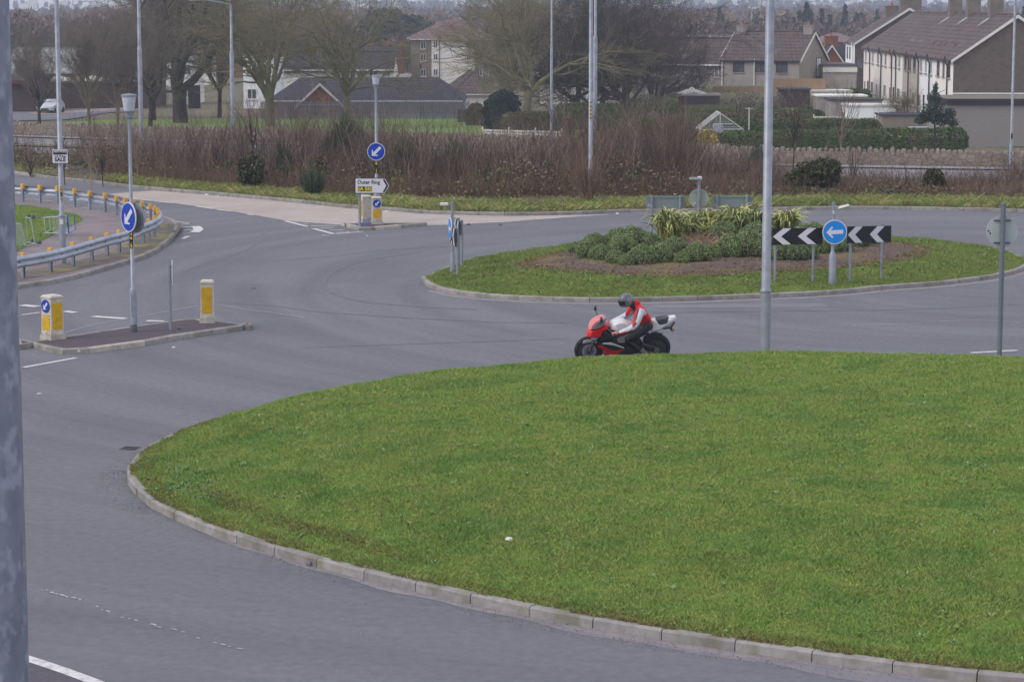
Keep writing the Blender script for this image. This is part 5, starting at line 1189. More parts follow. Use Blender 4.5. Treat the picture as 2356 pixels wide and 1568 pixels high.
def pipe(t, pts, m, r=.055): mb = MB(); mb.smooth = True; mb.tube(pts, r, 8); return mb.build('downpipe', [m], t)
def org(px, Y): return Vector((X(px, Y, 200), Y, tz(Y)))
def hz(py, Y): return Zp(py, Y) - tz(Y)      # height above local ground

# ---- long white terrace at the right, front wall nearly edge-on, gable towards the camera.  local x = away from camera
Y0 = 215; xn = X(2194, Y0, 136); Yf = 278; xf = X(1988, Yf, 107)
ln = math.hypot(Yf - Y0, xf - xn); ang = math.atan2(Yf - Y0, xf - xn)     # local +x direction; front wall must face -X: use mirrored side
D_ = 11.0; He, Hr = hz(137, Y0) + .1, hz(34, Y0)
# origin so that local y=D side is the white wall:  local y axis = rot90(x axis) points to -X
org_ = Vector((xn, Y0, tz(Y0))) - Vector((-math.sin(ang), math.cos(ang), 0)) * D_
t, r = house('terraced_house', 'long two storey terrace with white and cream rear walls and brown brick gable at right', org_, ang, ln, D_, He, Hr, WREND, TILE, gable=BRN, cat='house', over=.25)
cols = [CREAM, CREAM, REND, WREND, WREND, CREAM]; cols = [mat('cream_warm', S(238, 234, 230), rough=.9), WREND, mat('panel_grey', S(176, 170, 164), rough=.95), CREAM, CREAM, CREAM]
hw = ln / 6
def wside(k, u, z, w_, h, fr_=None, gl=None):   # window on y=D side
    mb = MB(); M = Matrix.Translation((u, D_ + .012, z)) @ Matrix.Rotation(math.pi, 4, 'Z'); mb.M = M; f = .08; a = w_ / 2
    mb.box(-a, a, -.035, .01, 0, f); mb.box(-a, a, -.035, .01, h - f, h); mb.box(-a, -a + f, -.035, .01, f, h - f); mb.box(a - f, a, -.035, .01, f, h - f); mb.box(-f / 2, f / 2, -.03, .01, f, h - f)
    o = mb.build('window', [fr_ or FRW], t); g = MB(); g.M = M; g.box(-a + f, a - f, -.012, .008, f, h - f); g.build('pane', [gl or GLASS], o)
    s = MB(); s.M = M; s.box(-a - .1, a + .1, -.16, -.001, -.12, -.002); s.build('sill', [REND], o)
for k in range(6):
    mb = MB(); mb.box(k * hw + (.0 if k else .3), (k + 1) * hw - .02, D_ + .002, D_ + .012, -1, He - .12); mb.build('render_panel', [cols[k]], t)
    for j, (u, w_) in enumerate(((.22, 1.5), (.5, 1.0), (.8, 1.5))):
        wside(k, (k + u) * hw, He - 1.75, w_, 1.35, FRB if k in (0, 2) else FRW, CURT if (k + j) % 2 else GLASS)
    wside(k, (k + .25) * hw, .85, 2.0, 1.35); wside(k, (k + .6) * hw, 0.1, .95, 2.05, FRB if k % 2 else FRW); wside(k, (k + .85) * hw, .9, 1.4, 1.2)
for k, (u, m) in enumerate(((.25, GUT), (1.25, GUT), (1.9, GUT), (2.55, RPIPE), (3.4, GUT), (3.7, RPIPE), (4.5, GUT), (5.4, RPIPE))):
    x = u * hw; pipe(t, [(x, D_ + .36, He + .1), (x, D_ + .36, He - .25), (x, D_ + .13, He - .75), (x, D_ + .13, 0)], m, .07)
mb = MB(); mb.box(-.2, ln + .2, D_ + .26, D_ + .36, He - .34, He - .2); mb.build('gutter', [GUT], t)
for k, (px, Yc, top, bot_) in enumerate(((2282, 0, 0, 0), (2228, 0, 0, 0), (2180, 0, 0, 0))):
    pass
for k, u in enumerate((.93, 2.08, 3.12)):   # chimneys along the ridge
    chimney(r, u * hw + 1.2, D_ / 2 , Hr - .5, Hr + 1.75, 1.2, 1.25, mat('chimney_render', S(128, 119, 112), S(108, 100, 95), scale=1.5, rough=1), 2 if k else 3)
    mb = MB(); x = u * hw + 1.2; y = D_ / 2 + .55; s = (Hr - He) / (D_ / 2); mb.add([(x - .75, y, Hr - .55 * s + .05), (x + .75, y, Hr - .55 * s + .05), (x + .75, y + .5, Hr - 1.05 * s + .05), (x - .75, y + .5, Hr - 1.05 * s + .05), (x, y + 1.2, Hr - 1.75 * s + .04)], [(0, 1, 2, 3), (3, 2, 4)]); mb.build('flashing', [LEAD], r)
for k, u in enumerate((.75, 1.3, 1.6, 1.95, 2.75, 3.3)):
    y = D_ / 2 + 4.0; s = (Hr - He) / (D_ / 2); z_ = Hr - 4.0 * s; mb = MB(); mb.box(u * hw - .22, u * hw + .22, y - .15, y + .2, z_ - .1, z_ + .16); mb.build('roof_vent', [LEAD if k > 3 else TILEP], r)
mb = MB(); mb.lathe([(.0, .12), (.35, .10), (.62, 0), (.0, .11)], 20, 'x', (ln + .25, D_ + .1, He - 1.9)); mb.build('satellite_dish', [mat('dish_grey', S(108, 112, 122), rough=.5)], t)
# lean-to garage in front of the gable
gx0 = X(2181, 176, 300)
gt = flat('garage', 'pebble-dashed flat roofed garage with black fascia below the brown brick gable', Vector((gx0, 176, tz(176))), 0, 14, 8.2, hz(228, 176), PEB, mat('felt_grey', S(120, 112, 104), S(104, 98, 92), scale=2, rough=1), 'garage', th=.1)
mb = MB(); hh = hz(228, 176); mb.box(-.16, 16.2, -.17, -.121, hh - .42, hh + .02); mb.box(-.17, -.121, -.12, 8.3, hh - .42, hh + .02); mb.build('fascia', [mat('fascia_black', S(44, 44, 50), rough=.6)], gt)
mb = MB(); z_ = hz(217, Y0); mb.box(-.05, -.003, 0, D_, z_, z_ + .14); mb.build('band', [FASC], t)
# farther terrace block behind it
Y0b = 283; xb = X(1967, Y0b, 100); D2 = 12.4
t2, r2 = house('terraced_house', 'far terrace block with white verge rising behind the end of the long white terrace', Vector((xb, Y0b, tz(Y0b))) - Vector((-math.sin(ang), math.cos(ang), 0)) * D2, ang, 9, D2, hz(98, Y0b), hz(18, Y0b), WREND, TILE, gable=BRN, over=.2)
for u in (2, 4.5, 7): 
    mb = MB(); mb.box(u - .5, u + .5, D2 + .002, D2 + .05, hz(98, Y0b) - 2, hz(98, Y0b) - .6); mb.build('window', [GLASS], t2)
chimney(r2, .9, D2 / 2 - .2, hz(18, Y0b) - .6, hz(-4, Y0b), 1.6, 2.4, _M['chimney_render'], 0); chimney(r2, 6, D2 / 2 + 1.2, hz(18, Y0b) - 1.5, hz(14, Y0b), .9, 1.6, _M['chimney_render'], 2)
pipe(t2, [(1, D2 + .3, hz(98, Y0b)), (1, D2 + .15, hz(108, Y0b)), (1, D2 + .15, 0)], FASC, .09)
# cream flat-roofed annex
flat('annex', 'pale rendered flat roofed annex left of the long white terrace', org(1893, 262), 0, 3.6, 8, hz(148, 262), mat('annex_render', S(186, 178, 168), S(172, 164, 156), scale=1, rough=.95), mat('felt_dark', S(96, 92, 96), rough=1), 'annex')
mb = MB(); hh = hz(150, 262); mb.box(-.05, 3.65, -.17, -.13, hh - .75, hh - .25); mb.build('fascia', [CREAM], bpy.data.objects['annex'])
# ---- pair of grey rendered houses, middle right
Yh = 262
t, r = house('rendered_house', 'grey rendered house with dark windows and narrow white window in its gable', org(1660, Yh), R(-26), (X(1828, Yh) - X(1660, Yh)) / .9, 9.0, hz(135, Yh), hz(73, Yh) , REND, TILE, gable=mat('gable_render', S(164, 154, 142), S(152, 143, 133), scale=.8, rough=.95), over=.2, fascia=CREAM)
sx = Yh / F; H_ = hz(135, Yh)
for px in (1697, 1745, 1790.5): window(t, 'f', (px - 1660) * sx / .9, hz(166, Yh), 27 * sx, 30 * sx, 0, 0, FRB, GLASS)
window(t, 'r', 6.3, hz(178, Yh), 1.6, 44 * sx, (X(1828, Yh) - X(1660, Yh)) / .9, 0, FRB, FRW, sill=False, mull=0)
pipe(t, [((1732 - 1660) * sx / .9, -.12, H_), ((1732 - 1660) * sx / .9, -.1, 0)], FASC, .06); pipe(t, [((1662 - 1660) * sx, -.12, H_), ((1662 - 1660) * sx, -.1, 0)], CREAM, .07)
chimney(r, .6, 4.4, hz(80, Yh), hz(58, Yh), .95, .9, REND, 1); chimney(r, (1828 - 1660) * sx / .9 - .5, 4.4, hz(80, Yh), hz(58, Yh), 1.0, .9, REND, 1)
t, r = house('rendered_house', 'lower grey rendered house with satellite dish behind the big bare oaks', org(1470, Yh + 4.4), R(-26), (X(1658, Yh + 1) - X(1470, Yh + 1)) / .9, 8.0, hz(149, Yh), hz(88, Yh), REND, TILE, over=.2, barge=False)
for px, py, w_, h, m in ((1556, 178, 21, 26, CURT), (1602, 172, 12, 19, GLASS), (1648, 178.5, 21, 27, CURT), (1500, 178, 21, 26, CURT)): window(t, 'f', (px - 1470) * sx / .9, hz(py, Yh), w_ * sx, h * sx, 0, 0, FRW, m, mull=1)
for px in (1591, 1609): pipe(t, [((px - 1470) * sx / .9, -.15, hz(141, Yh)), ((px - 1470) * sx / .9, -.12, 0)], GUT, .06)
mb = MB(); mb.lathe([(0, -.02), (.3, -.05), (.48, -.14), (.0, -.03)], 18, 'y', ((1616 - 1470) * sx / .9, -.25, hz(165, Yh))); mb.build('satellite_dish', [mat('dish_grey', S(108, 112, 122), rough=.5)], t)
mb = MB(); mb.box(-.2, (1658 - 1470) * sx / .9, -.36, -.31, hz(151, Yh), hz(147.5, Yh)); mb.build('fascia', [FASC], t)
# brick house with white verge
Yb = 300; sx = Yb / F
t, r = house('brick_house', 'small orange brick house with white verges between the grey house and the annex', org(1882, Yb), R(90) - R(4), 12, (1941 - 1882) * sx, 1, 1, ORB, TILED) if False else (None, None)
L_ = 9.0; Wd = (1941 - 1880) * sx
o_ = Vector((X(1880, Yb), Yb, tz(Yb)))
t, r = house('brick_house', 'small orange brick house with white verges between the grey house and the annex', o_ + Vector((0, L_, 0)), R(-90), L_, Wd, hz(146, Yb), hz(103, Yb), ORB, TILED, over=.2)
t.location = o_ + Vector((Wd, 0, 0)); t.rotation_euler.z = R(90)
chimney(r, 4, Wd / 2 - .4, hz(110, Yb), hz(84, Yb), 1.4, 1.6, ORB, 1)
t, r = house('bungalow', 'dark tiled roof running right behind the small orange brick house', org(1905, Yb + 5), 0, 8, 7, hz(140, Yb), hz(101, Yb), ORB, TILED, over=.1)
house('hipped_house', 'house with pinkish hipped roof glimpsed before the wood at right', org(1868, 345), 0, X(1990, 345) - X(1868, 345), 9, hz(100, 345), hz(76, 345), CREAM, TILEP, hip=True)
# ---- brick bungalow behind the palisade fence (hipped) with projecting gable
Yg = 245; sx = Yg / F
t, r = house('bungalow', 'long low bungalow with hipped dark tiled roof behind the palisade fence', org(620, Yg + 1), 0, X(1064, Yg) - X(620, Yg), 13, hz(233, Yg) + .1, hz(180, Yg + 6), ORB, TILED, hip=2.6)
Wg = (788 - 688) * sx
t, r = house('gable_wing', 'orange brick gable with white bargeboards behind the palisade fence', Vector((X(788, Yg - 3), Yg - 3, tz(Yg))), R(90), 6, Wg, hz(238, Yg - 3), hz(190, Yg - 3), ORB, TILED, over=.35, cat='house')
for c in t.children:
    if c.name.startswith('bargeboard'): c.data.transform(Matrix.Translation((-.01, 0, 0)))
mb = MB(); mb.box(-.06, -.005, -.3, Wg + .3, hz(241, Yg - 3), hz(238.5, Yg - 3)); mb.build('fascia', [FASC], t)
# second row: dark roof with cream wall
Yr = 275; sx = Yr / F
t, r = house('cream_house', 'cream house with broad black tiled roof above the bungalow', org(636, Yr), 0, X(905, Yr) - X(636, Yr), 10, hz(161, Yr), hz(120, Yr + 5), CREAM, TILED, over=.3, barge=False)
for px, w_, g in ((828, 16, GLASS), (858, 19, GLASS), (888, 18, CURT), (812, 10, CURT)): window(t, 'f', (px - 636) * sx, hz(178, Yr), w_ * sx, 14 * sx, 0, 0, FRW, g)
mb = MB(); mb.box(0, (905 - 636) * sx, -.42, -.38, hz(163, Yr), hz(160, Yr)); mb.build('fascia', [FASC], t)
flat('garden_wall', 'low pale wall right of the cream house', org(906, Yr + 6), 0, 1.9, .3, hz(173, Yr), CREAM, CREAM, 'wall')
# brick terrace with three chimneys
Yt = 320; sx = Yt / F
t, r = house('brick_house', 'brick terrace with three red chimneys on a dark roof left of the flats', org(806, Yt), R(-3), X(914, Yt) - X(806, Yt), 10, hz(130, Yt), hz(98, Yt + 5), CREAM, TILED, gable=ORB, over=.2, barge=False)
for px in (852, 887, 924): chimney(r, (px - 812) * sx, 4.0, hz(112, Yt), hz(95, Yt), .9, .8, ORB, 0); 
for px in (888, 902): window(t, 'f', (px - 806) * sx, hz(143, Yt), .9, .8, 0, 0)
mb = MB(); x1 = X(914, Yt) - X(806, Yt); 
house('pink_roof_house', 'house with long pinkish roof beyond the cream house', org(600, 335), 0, X(780, 335) - X(600, 335), 8, hz(128, 335), hz(108, 335), ORB, TILEP, barge=False)
t, r = house('white_house', 'tall white rendered house behind the bare trees left of the bungalow', org(560, 262), 0, X(635, 262) - X(560, 262), 9, hz(118, 262), hz(92, 266), WREND, TILE, over=.2)
for u in (.9, 2.6): 
    for z_ in (1.0, 3.6): window(t, 'f', u, z_, 1.0, 1.1, 0, 0)
# flats
Yl = 330; sx = Yl / F
t, r = house('block_of_flats', 'four storey block of flats with pink hipped roof and cream centre bay', org(945, Yl), R(2), X(1140, Yl) - X(945, Yl), 12, hz(89, Yl), hz(42, Yl + 6), mat('flat_render', S(142, 133, 122), S(130, 122, 112), scale=.9, rough=.95), TILEP, hip=5.2, over=.6, cat='flats')
mb = MB(); a = (993 - 945) * sx; b = (1091 - 945) * sx; mb.box(a, b, -.35, -.003, -1, hz(90, Yl)); mb.build('cream_bay', [CREAM], t)
for j, py in enumerate((113, 141, 176)):
    window(t, 'f', (974 - 945) * sx, hz(py, Yl), .75, 1.0, 0, 0, mull=1)
    for px in (1002, 1078):
        o = window(t, 'f', (px - 945) * sx, hz(py - 2, Yl), .6, .9, 0, 0); 
        for ob in (o,): ob.location.y = -.352
    for px in (1103, 1130): window(t, 'f', (px - 945) * sx, hz(py - 1, Yl), .75, .9, 0, 0)
mb = MB(); mb.box((966 - 945) * sx, (970 - 945) * sx, -.03, -.002, hz(177, Yl), hz(148, Yl)); mb.build('recess_shade', [BLACK], t)  # black slab on the wall face, painted shade of a doorway recess
pipe(t, [((1011 - 945) * sx, -.45, hz(82, Yl)), ((1011 - 945) * sx, -.45, 0)], GUT, .05)
house('bungalow', 'brown hipped roof half hidden behind bare trees right of the long bungalow', org(1012, 262), 0, X(1150, 262) - X(1012, 262), 10, hz(215, 262), hz(160, 266), CREAM, TILE, hip=3.2)
house('cream_house', 'cream house half hidden behind the dense bare trees', org(1245, 275), 0, X(1440, 275) - X(1245, 275), 9, hz(185, 275), hz(140, 280), CREAM, TILE)
# ---- left: estate centre
t, r = house('brick_hall', 'dark brick hall with pale grey metal roof at the far left', org(10, 285), 0, X(180, 285) - X(10, 285), 14, hz(163, 285), hz(113, 292), DKB, mat('metal_roof', S(160, 166, 164), S(148, 154, 152), scale=.3, rough=.6, stretch=(40, 1, 1)), barge=False, over=.8)
for k in range(5): mb = MB(); mb.box(1.0 + k * 1.6, 1.8 + k * 1.6, -.02, -.003, hz(178, 285), hz(170, 285)); mb.build('window', [GLASS], t)
house('brick_house', 'brown tiled house right of the pale metal roof', org(178, 300), 0, X(350, 300) - X(178, 300), 12, hz(180, 300), hz(116, 306), DKB, mat('roof_brown', S(104, 90, 86), S(92, 80, 78), scale=1, rough=.95), over=.2)
t = flat('flat_roofed_block', 'long flat roofed brown brick block with pale roof domes behind the parked car', org(74, 262), 0, X(345, 262) - X(74, 262), 12, hz(187, 262), DKB, mat('felt_green', S(110, 112, 108), S(96, 98, 96), scale=1, rough=1), 'building', over=.4)
DOME = mat('rooflight', S(206, 200, 184), rough=.5)
for k, (px, w_) in enumerate(((108, 34), (160, 40), (185, 30), (147, 15), (195, 16), (226, 18))):
    mb = MB(); a = w_ * 262 / F / 2; hh = hz(187, 262); mb.smooth = True; mb.lathe([(1, hh), (.93, hh + .22), (.6, hh + .36), (0, hh + .42)], 14); mb.V = [(x * a, y * .8, z) for x, y, z in mb.V]; mb.V = [(x + (px - 74) * 262 / F, y + (7 if k < 3 else 1.8), z) for x, y, z in mb.V]; mb.build('roof_dome', [DOME], t)
mb = MB(); mb.box(5, 6.2, -.02, -.003, hz(214, 262), hz(204, 262)); mb.build('window', [GLASS], t); mb = MB(); mb.box(13.5, 15.5, -.02, -.003, hz(214, 262), hz(207, 262)); mb.build('window', [GLASS], t); mb = MB(); mb.box(16.7, 18, -.02, -.003, 0, hz(196, 262)); mb.build('door', [BLACK], t)
t, r = house('red_fascia_building', 'dark building with sloping roof and dark red fascia at the far left', Vector((X(20, 250), 250, tz(250))), 0, X(78, 250) - X(20, 250), 9, hz(188, 250), hz(158, 254), DKB, TILE, over=.5, barge=False)
mb = MB(); mb.box(-.3, X(78, 250) - X(20, 250) + .1, -.66, -.62, hz(193, 250), hz(184, 250)); mb.build('fascia', [mat('fascia_red', S(96, 44, 52), rough=.6)], t)
t = flat('cream_block', 'cream three storey block glimpsed behind the big oak', org(388, 275), 0, X(444, 275) - X(388, 275), 10, hz(138, 275), CREAM, GREYP, 'flats')
for z_ in (.8, 3.3): window(t, 'f', 2.1, z_, .9, 1.2, 0, 0); window(t, 'f', .8, z_, .9, 1.2, 0, 0)
t = flat('office_block', 'pale green glazed block with white windows high behind the oak', org(352, 420), 0, X(500, 420) - X(352, 420), 12, hz(-12, 420), mat('teal_panel', S(120, 138, 138), rough=.7), GREYP, 'building')
for k in range(7):
    for z_ in (hz(20, 420), hz(55, 420)): window(t, 'f', 1 + k * 1.55, z_, 1.2, 1.2, 0, 0, sill=False)
mb = MB(); mb.box(.0, .35, -.3, -.003, 0, hz(-12, 420)); mb.build('red_column', [mat('column_red', S(150, 70, 74), rough=.7)], t)
house('pink_roof_house', 'house with long pink roof behind the big oak', org(325, 360), 0, X(480, 360) - X(325, 360), 9, hz(84, 360), hz(50, 364), CREAM, TILEP, over=.3)
r_ = random.Random(5)
for k, (px, Y, w_, py0, py1, lab) in enumerate(((1200, 420, 60, 92, 78, 'pink roofed house glimpsed between twigs right of the flats'), (480, 400, 70, 100, 84, 'pink roofed house in the distance right of the big oak'), (720, 430, 60, 92, 80, 'distant brick house under the dark pines'), (1590, 420, 90, 92, 80, 'distant low house before the wood left of the grey houses'), (1500, 380, 60, 92, 74, 'distant roof behind the low grey rendered house'), (2010, 420, 60, 90, 76, 'distant roof left of the far terrace block'), (1640, 390, 50, 92, 82, 'small distant pink roof above the grey rendered roofs'))):
    house('distant_house', lab, org(px, Y), 0, w_ * Y / F, 8, hz(py0, Y), hz(py1, Y), [CREAM, ORB, REND][k % 3], [TILEP, TILE][k % 2])
# ---- stone wall with cock-and-hen coping
t = thing('stone_wall', 'long rubble stone wall with upright coping stones crossing behind the scrub', 'wall', (0, 0, 0))
V = []; n = len(wall); zb = [tz(p.y) for p in wall]
WH = [float(np.interp(p.x, [-30, 0, 20], [1.1, 1.1, 1.1])) for p in wall]
for i, p in enumerate(wall):
    d = (wall[min(i + 1, n - 1)] - wall[max(i - 1, 0)]).normalized(); q2 = Vector((-d.y, d.x)) * .22
    for s in (-1, 1):
        for zz in (-.3, WH[i] - .22): v = p + q2 * s; V.append((v.x, v.y, zb[i] + zz))
Fc = []
for i in range(n - 1):
    a, b = 4 * i, 4 * i + 4; Fc += [(a, b, b + 1, a + 1), (a + 2, a + 3, b + 3, b + 2), (a + 1, b + 1, b + 3, a + 3)]
STW = mat('rubble_stone', S(132, 122, 112), S(116, 106, 98), scale=1.5, rough=1, pattern='rubble', psize=(2.6, 1), bump=.5, bscale=10)
npmesh('rubble', V, Fc, [STW], t)
L = resample(wall, .34); mb = MB(); rr = random.Random(3)
for i in range(len(L) - 1):
    p = L[i]; d = (L[i + 1] - L[i]).normalized(); zz = tz(p.y) + 1.1 - .22; h_ = rr.uniform(.18, .36) * (1.0 if i % 2 else .8); w_ = rr.uniform(.10, .165)
    mb.M = Matrix.Translation((p.x, p.y, zz)) @ Matrix.Rotation(math.atan2(d.y, d.x) + rr.uniform(-.15, .15), 4, 'Z')
    mb.add([(-w_, -.2, -.02), (w_, -.2, -.02), (w_, .2, -.02), (-w_, .2, -.02), (-w_ * .95, -.19, h_ * .55), (w_ * .95, -.19, h_ * .55), (w_ * .95, .19, h_ * .55), (-w_ * .95, .19, h_ * .55), (-w_ * .5, -.12, h_), (w_ * .5, -.12, h_), (w_ * .5, .12, h_), (-w_ * .5, .12, h_)],
           [(0, 1, 5, 4), (1, 2, 6, 5), (2, 3, 7, 6), (3, 0, 4, 7), (4, 5, 9, 8), (5, 6, 10, 9), (6, 7, 11, 10), (7, 4, 8, 11), (8, 9, 10, 11)])
mb.build('coping_stones', [mat('coping_stone', S(138, 128, 118), S(114, 104, 96), scale=3, rough=1, island=.2)], t)
# ---- palisade fence
def wobble(px0, px1, Y, n): return [Vector((X(px0 + (px1 - px0) * k / n, Y), Y)) for k in range(n + 1)]
t = thing('palisade_fence', 'tall grey steel palisade fence between the field and the bungalow', 'fence', (0, 0, 0)); Yp = 231; hp = hz(232, Yp)
mb = MB(); x = X(600, Yp); x1 = X(1078, Yp)
while x < x1:
    z0 = tz(Yp); mb.box(x, x + .105, Yp - .02, Yp, z0, z0 + hp - .1); mb.add([(x, Yp - .02, z0 + hp - .1), (x + .105, Yp - .02, z0 + hp - .1), (x + .105, Yp, z0 + hp - .1), (x, Yp, z0 + hp - .1), (x + .052, Yp - .01, z0 + hp)], [(0, 1, 4), (1, 2, 4), (2, 3, 4), (3, 0, 4)]); x += .15
mb.build('pales', [mat('palisade_steel', S(126, 131, 147), S(112, 117, 132), scale=2, rough=.6, metal=.2)], t)
mb = MB()
for zz in (.3, hp - .35): mb.box(X(600, Yp), x1, Yp + .002, Yp + .05, tz(Yp) + zz, tz(Yp) + zz + .06)
mb.build('rails', [_M['palisade_steel']], t)
WOODT = mat('fence_wood', S(166, 140, 112), S(148, 124, 100), scale=1, rough=.9, stretch=(6, 6, 1)); WOODD = mat('fence_dark', S(98, 84, 76), S(84, 72, 66), scale=1.5, rough=.95, stretch=(1, 1, 6)); PWH = mat('fence_white', S(214, 210, 208), S(196, 192, 190), scale=2, rough=.8)
def slat_fence(name, label, a, b, h, m, horiz=True, gap=.35, sl=.14, z0=0.1, posts=True):
    t = thing(name, label, 'fence', (a.x, a.y, a.z), math.atan2(b.y - a.y, b.x - a.x)); L = (b.xy - a.xy).length; mb = MB()
    if horiz:
        z = z0
        while z + sl <= h + .01: mb.box(0, L, -.015, .015, z, z + sl); z += sl + gap * sl
    else:
        x = 0
        while x < L: mb.box(x, x + sl, -.012, .012, z0, h + random.uniform(-.02, .02)); x += sl * (1 + gap)
    mb.build('slats', [m], t); k = max(1, int(L / 2))
    for i in range(k + 1): mb = MB(); mb.box(L * i / k - .05, L * i / k + .05, .016, .11, -.3, h + .03); mb.build('post', [m], t)
    return t
def tp(px, Y, dz=0.0): return Vector((X(px, Y), Y, tz(Y) + dz))
slat_fence('wooden_fence', 'brown woven wood fence panels left of the dark conifer hedge', tp(1055, 222), tp(1112, 222), hz(250, 222), WOODD, True, .15, .1)
t = slat_fence('rail_fence', 'low white horizontal rail fence in front of the conifer hedge', tp(1110, 186), tp(1292, 183), hz(292, 186), PWH, True, .28, .16)
slat_fence('wooden_fence', 'tan close board fence below the grey rendered houses', tp(1640, 238, 2.3), tp(1765, 238, 2.3), hz(199, 238) - 2.3, WOODT, False, .05, .14)
slat_fence('wooden_fence', 'tan close board fence with slatted top between the gable and the annex', tp(1767, 240, 2.3), tp(1896, 240, 2.3), hz(181, 240) - 2.3, WOODT, False, .08, .14)
slat_fence('wooden_fence', 'mossy green picket fence behind the greenhouse', tp(1565, 222), tp(1690, 222), hz(241, 222), mat('mossy_wood', S(110, 112, 70), S(96, 98, 66), scale=2, rough=1), False, .25, .14)
slat_fence('rail_fence', 'white ranch rail fence beside the white garden shed', tp(1872, 206), tp(1950, 206), hz(264, 206), PWH, True, .9, .16)
V = [(X(1500, 222), 226, tz(226)), (X(1905, 222), 226, tz(226)), (X(1905, 230), 236, tz(240) + 2.3), (X(1500, 230), 236, tz(240) + 2.3), (X(1900, 262), 262, tz(240) + 2.3), (X(1500, 262), 262, tz(240) + 2.3)]
o = npmesh('garden_bank', V, [(0, 1, 2, 3), (3, 2, 4, 5)], [_M['garden_soil']]); o['kind'] = 'structure'
# ---- garden sheds
FD = mat('shed_felt', S(70, 68, 74), rough=1)
def shed(label, px0, px1, Y, pt, wall, roof, D=3.5, door=False):
    L = X(px1, Y) - X(px0, Y); t = flat('garden_shed', label, tp(px0, Y), 0, L, D, hz(pt, Y), wall, roof, 'shed', th=.14)
    mb = MB(); mb.box(L * .3, L * .3 + .8, -.03, -.002, 0, min(1.9, hz(pt, Y) - .25)); mb.build('door', [wall if not door else FRB], t); return t
shed('white painted shed with weathered grey right half behind the hedge', 1950, 2072, 206, 241, WREND, PWH)
shed('grey rendered shed with black roof edge above the white shed', 1910, 2028, 216, 228, REND, FD)
shed('grey shed with pale roof edge behind the black edged shed', 1880, 1992, 226, 219, REND, CREAM)
shed('cream store with white roof edge farthest in the row of sheds', 1852, 1958, 238, 208, CREAM, PWH)
shed('brown rendered shed with thick black flat roof behind the front hedge', 2030, 2132, 196, 263, mat('shed_brown', S(132, 122, 112), rough=.95), FD)
shed('low dark shed below the tan slatted fence', 1797, 1862, 231, 204, mat('creosote', S(70, 60, 60), rough=.95), FD)
shed('dark creosoted shed behind the picket fence', 1570, 1655, 226, 217, mat('creosote', S(70, 60, 60), rough=.95), mat('shed_roof_grey', S(150, 146, 142), rough=1))
sx = 228 / F
house('garden_shed', 'small shed with white gable roof left of the creosoted shed', Vector((X(1625, 228), 228, tz(228))), R(90), 3, (1625 - 1565) * sx, hz(215, 228), hz(205, 228), REND, CREAM, over=.1, cat='shed')
# greenhouse
Y = 178; t = thing('greenhouse', 'aluminium framed greenhouse standing behind the yellow bush', 'greenhouse', (0, 0, 0)); ALF = mat('alu_frame', S(196, 196, 196), rough=.5)
def gq(px, py, y=0): v = W(px, py, Y); return Vector((v.x, Y + y, v.z))
b0, b1, e0, e1, ap = gq(1609, 304), gq(1710, 304), gq(1609, 298), gq(1710, 297), gq(1657, 260)
gz = Vector((0, 0, tz(Y) - b0.z)); mb = MB(); dv = Vector((0, 3.2, 0))
for s in (Vector((0, 0, 0)), dv):
    for a, b in ((e0, ap), (ap, e1), (e0, e1), (e0, b0 + gz), (e1, b1 + gz), (b0 + gz, b1 + gz), (gq(1641, 285), gq(1641, 304) + gz), (gq(1663, 285), gq(1663, 304) + gz), (gq(1641, 285), gq(1663, 285)), (gq(1663, 285), gq(1686, 285)), (gq(1657, 262), gq(1657, 285))): mb.bar(a + s, b + s, .06)
for f in np.linspace(0, 1, 5):
    for a in (e0, ap, e1): pass
    mb.bar(e0 + dv * f, ap + dv * f, .045); mb.bar(ap + dv * f, e1 + dv * f, .045)
for a in (e0, ap, e1, b0 + gz, b1 + gz): mb.bar(a, a + dv, .06)
mb.build('frame', [ALF], t)
mb = MB(); k = Vector((0, 0, -.02)); mb.poly([e0 + k, ap + k, ap + dv + k, e0 + dv + k]); mb.poly([ap + k, e1 + k, e1 + dv + k, ap + dv + k]); mb.m = 1; mb.poly([e0, e1, b1 + gz, b0 + gz]); mb.poly([e0, e1, ap]); mb.build('glazing', [mat('dirty_glass', S(150, 150, 146), S(128, 130, 128), scale=6, rough=.4, alpha=.8), mat('clear_glass', S(140, 150, 150), rough=.2, alpha=.3)], t)
mb = MB(); a = gq(1642, 286); b = gq(1662, 304); mb.box(a.x, b.x, Y - .06, Y - .035, tz(Y), a.z); mb.build('door', [mat('door_glass', S(150, 156, 170), rough=.4)], t)
for lab, px, Y, yt, m in (('pale metal clothes pole right of the greenhouse', 1723, 178, 247, ALF), ('dark clothes pole behind the greenhouse', 1702, 212, 240, GUT), ('pale clothes pole in front of the white shed', 2020, 198, 238, ALF)):
    t = thing('clothes_pole', lab, 'pole', tp(px, Y)); mb = MB(); mb.tube([(0, 0, 0), (0, 0, hz(yt, Y))], .04, 8); mb.bar((-.3, 0, hz(yt, Y) - .08), (.3, 0, hz(yt, Y) - .08), .04); mb.build('pole', [m], t)
# clothes line, blue boat-like tub, skip of rubble at the far right
mb = MB(); mb.smooth = True; mb.lathe([(.0, .0), (.9, .02), (1.0, .2), (.95, .24), (.0, .22)], 20); mb.V = [(x, y * .5, z) for x, y, z in mb.V]; o = mb.build('tub', [mat('tub_blue', S(140, 160, 178), rough=.5)]); o.location = tp(2118, 190, hz(290, 190) - .3); setp(o, 'pale blue upturned tub resting above the front hedge', 'tub')
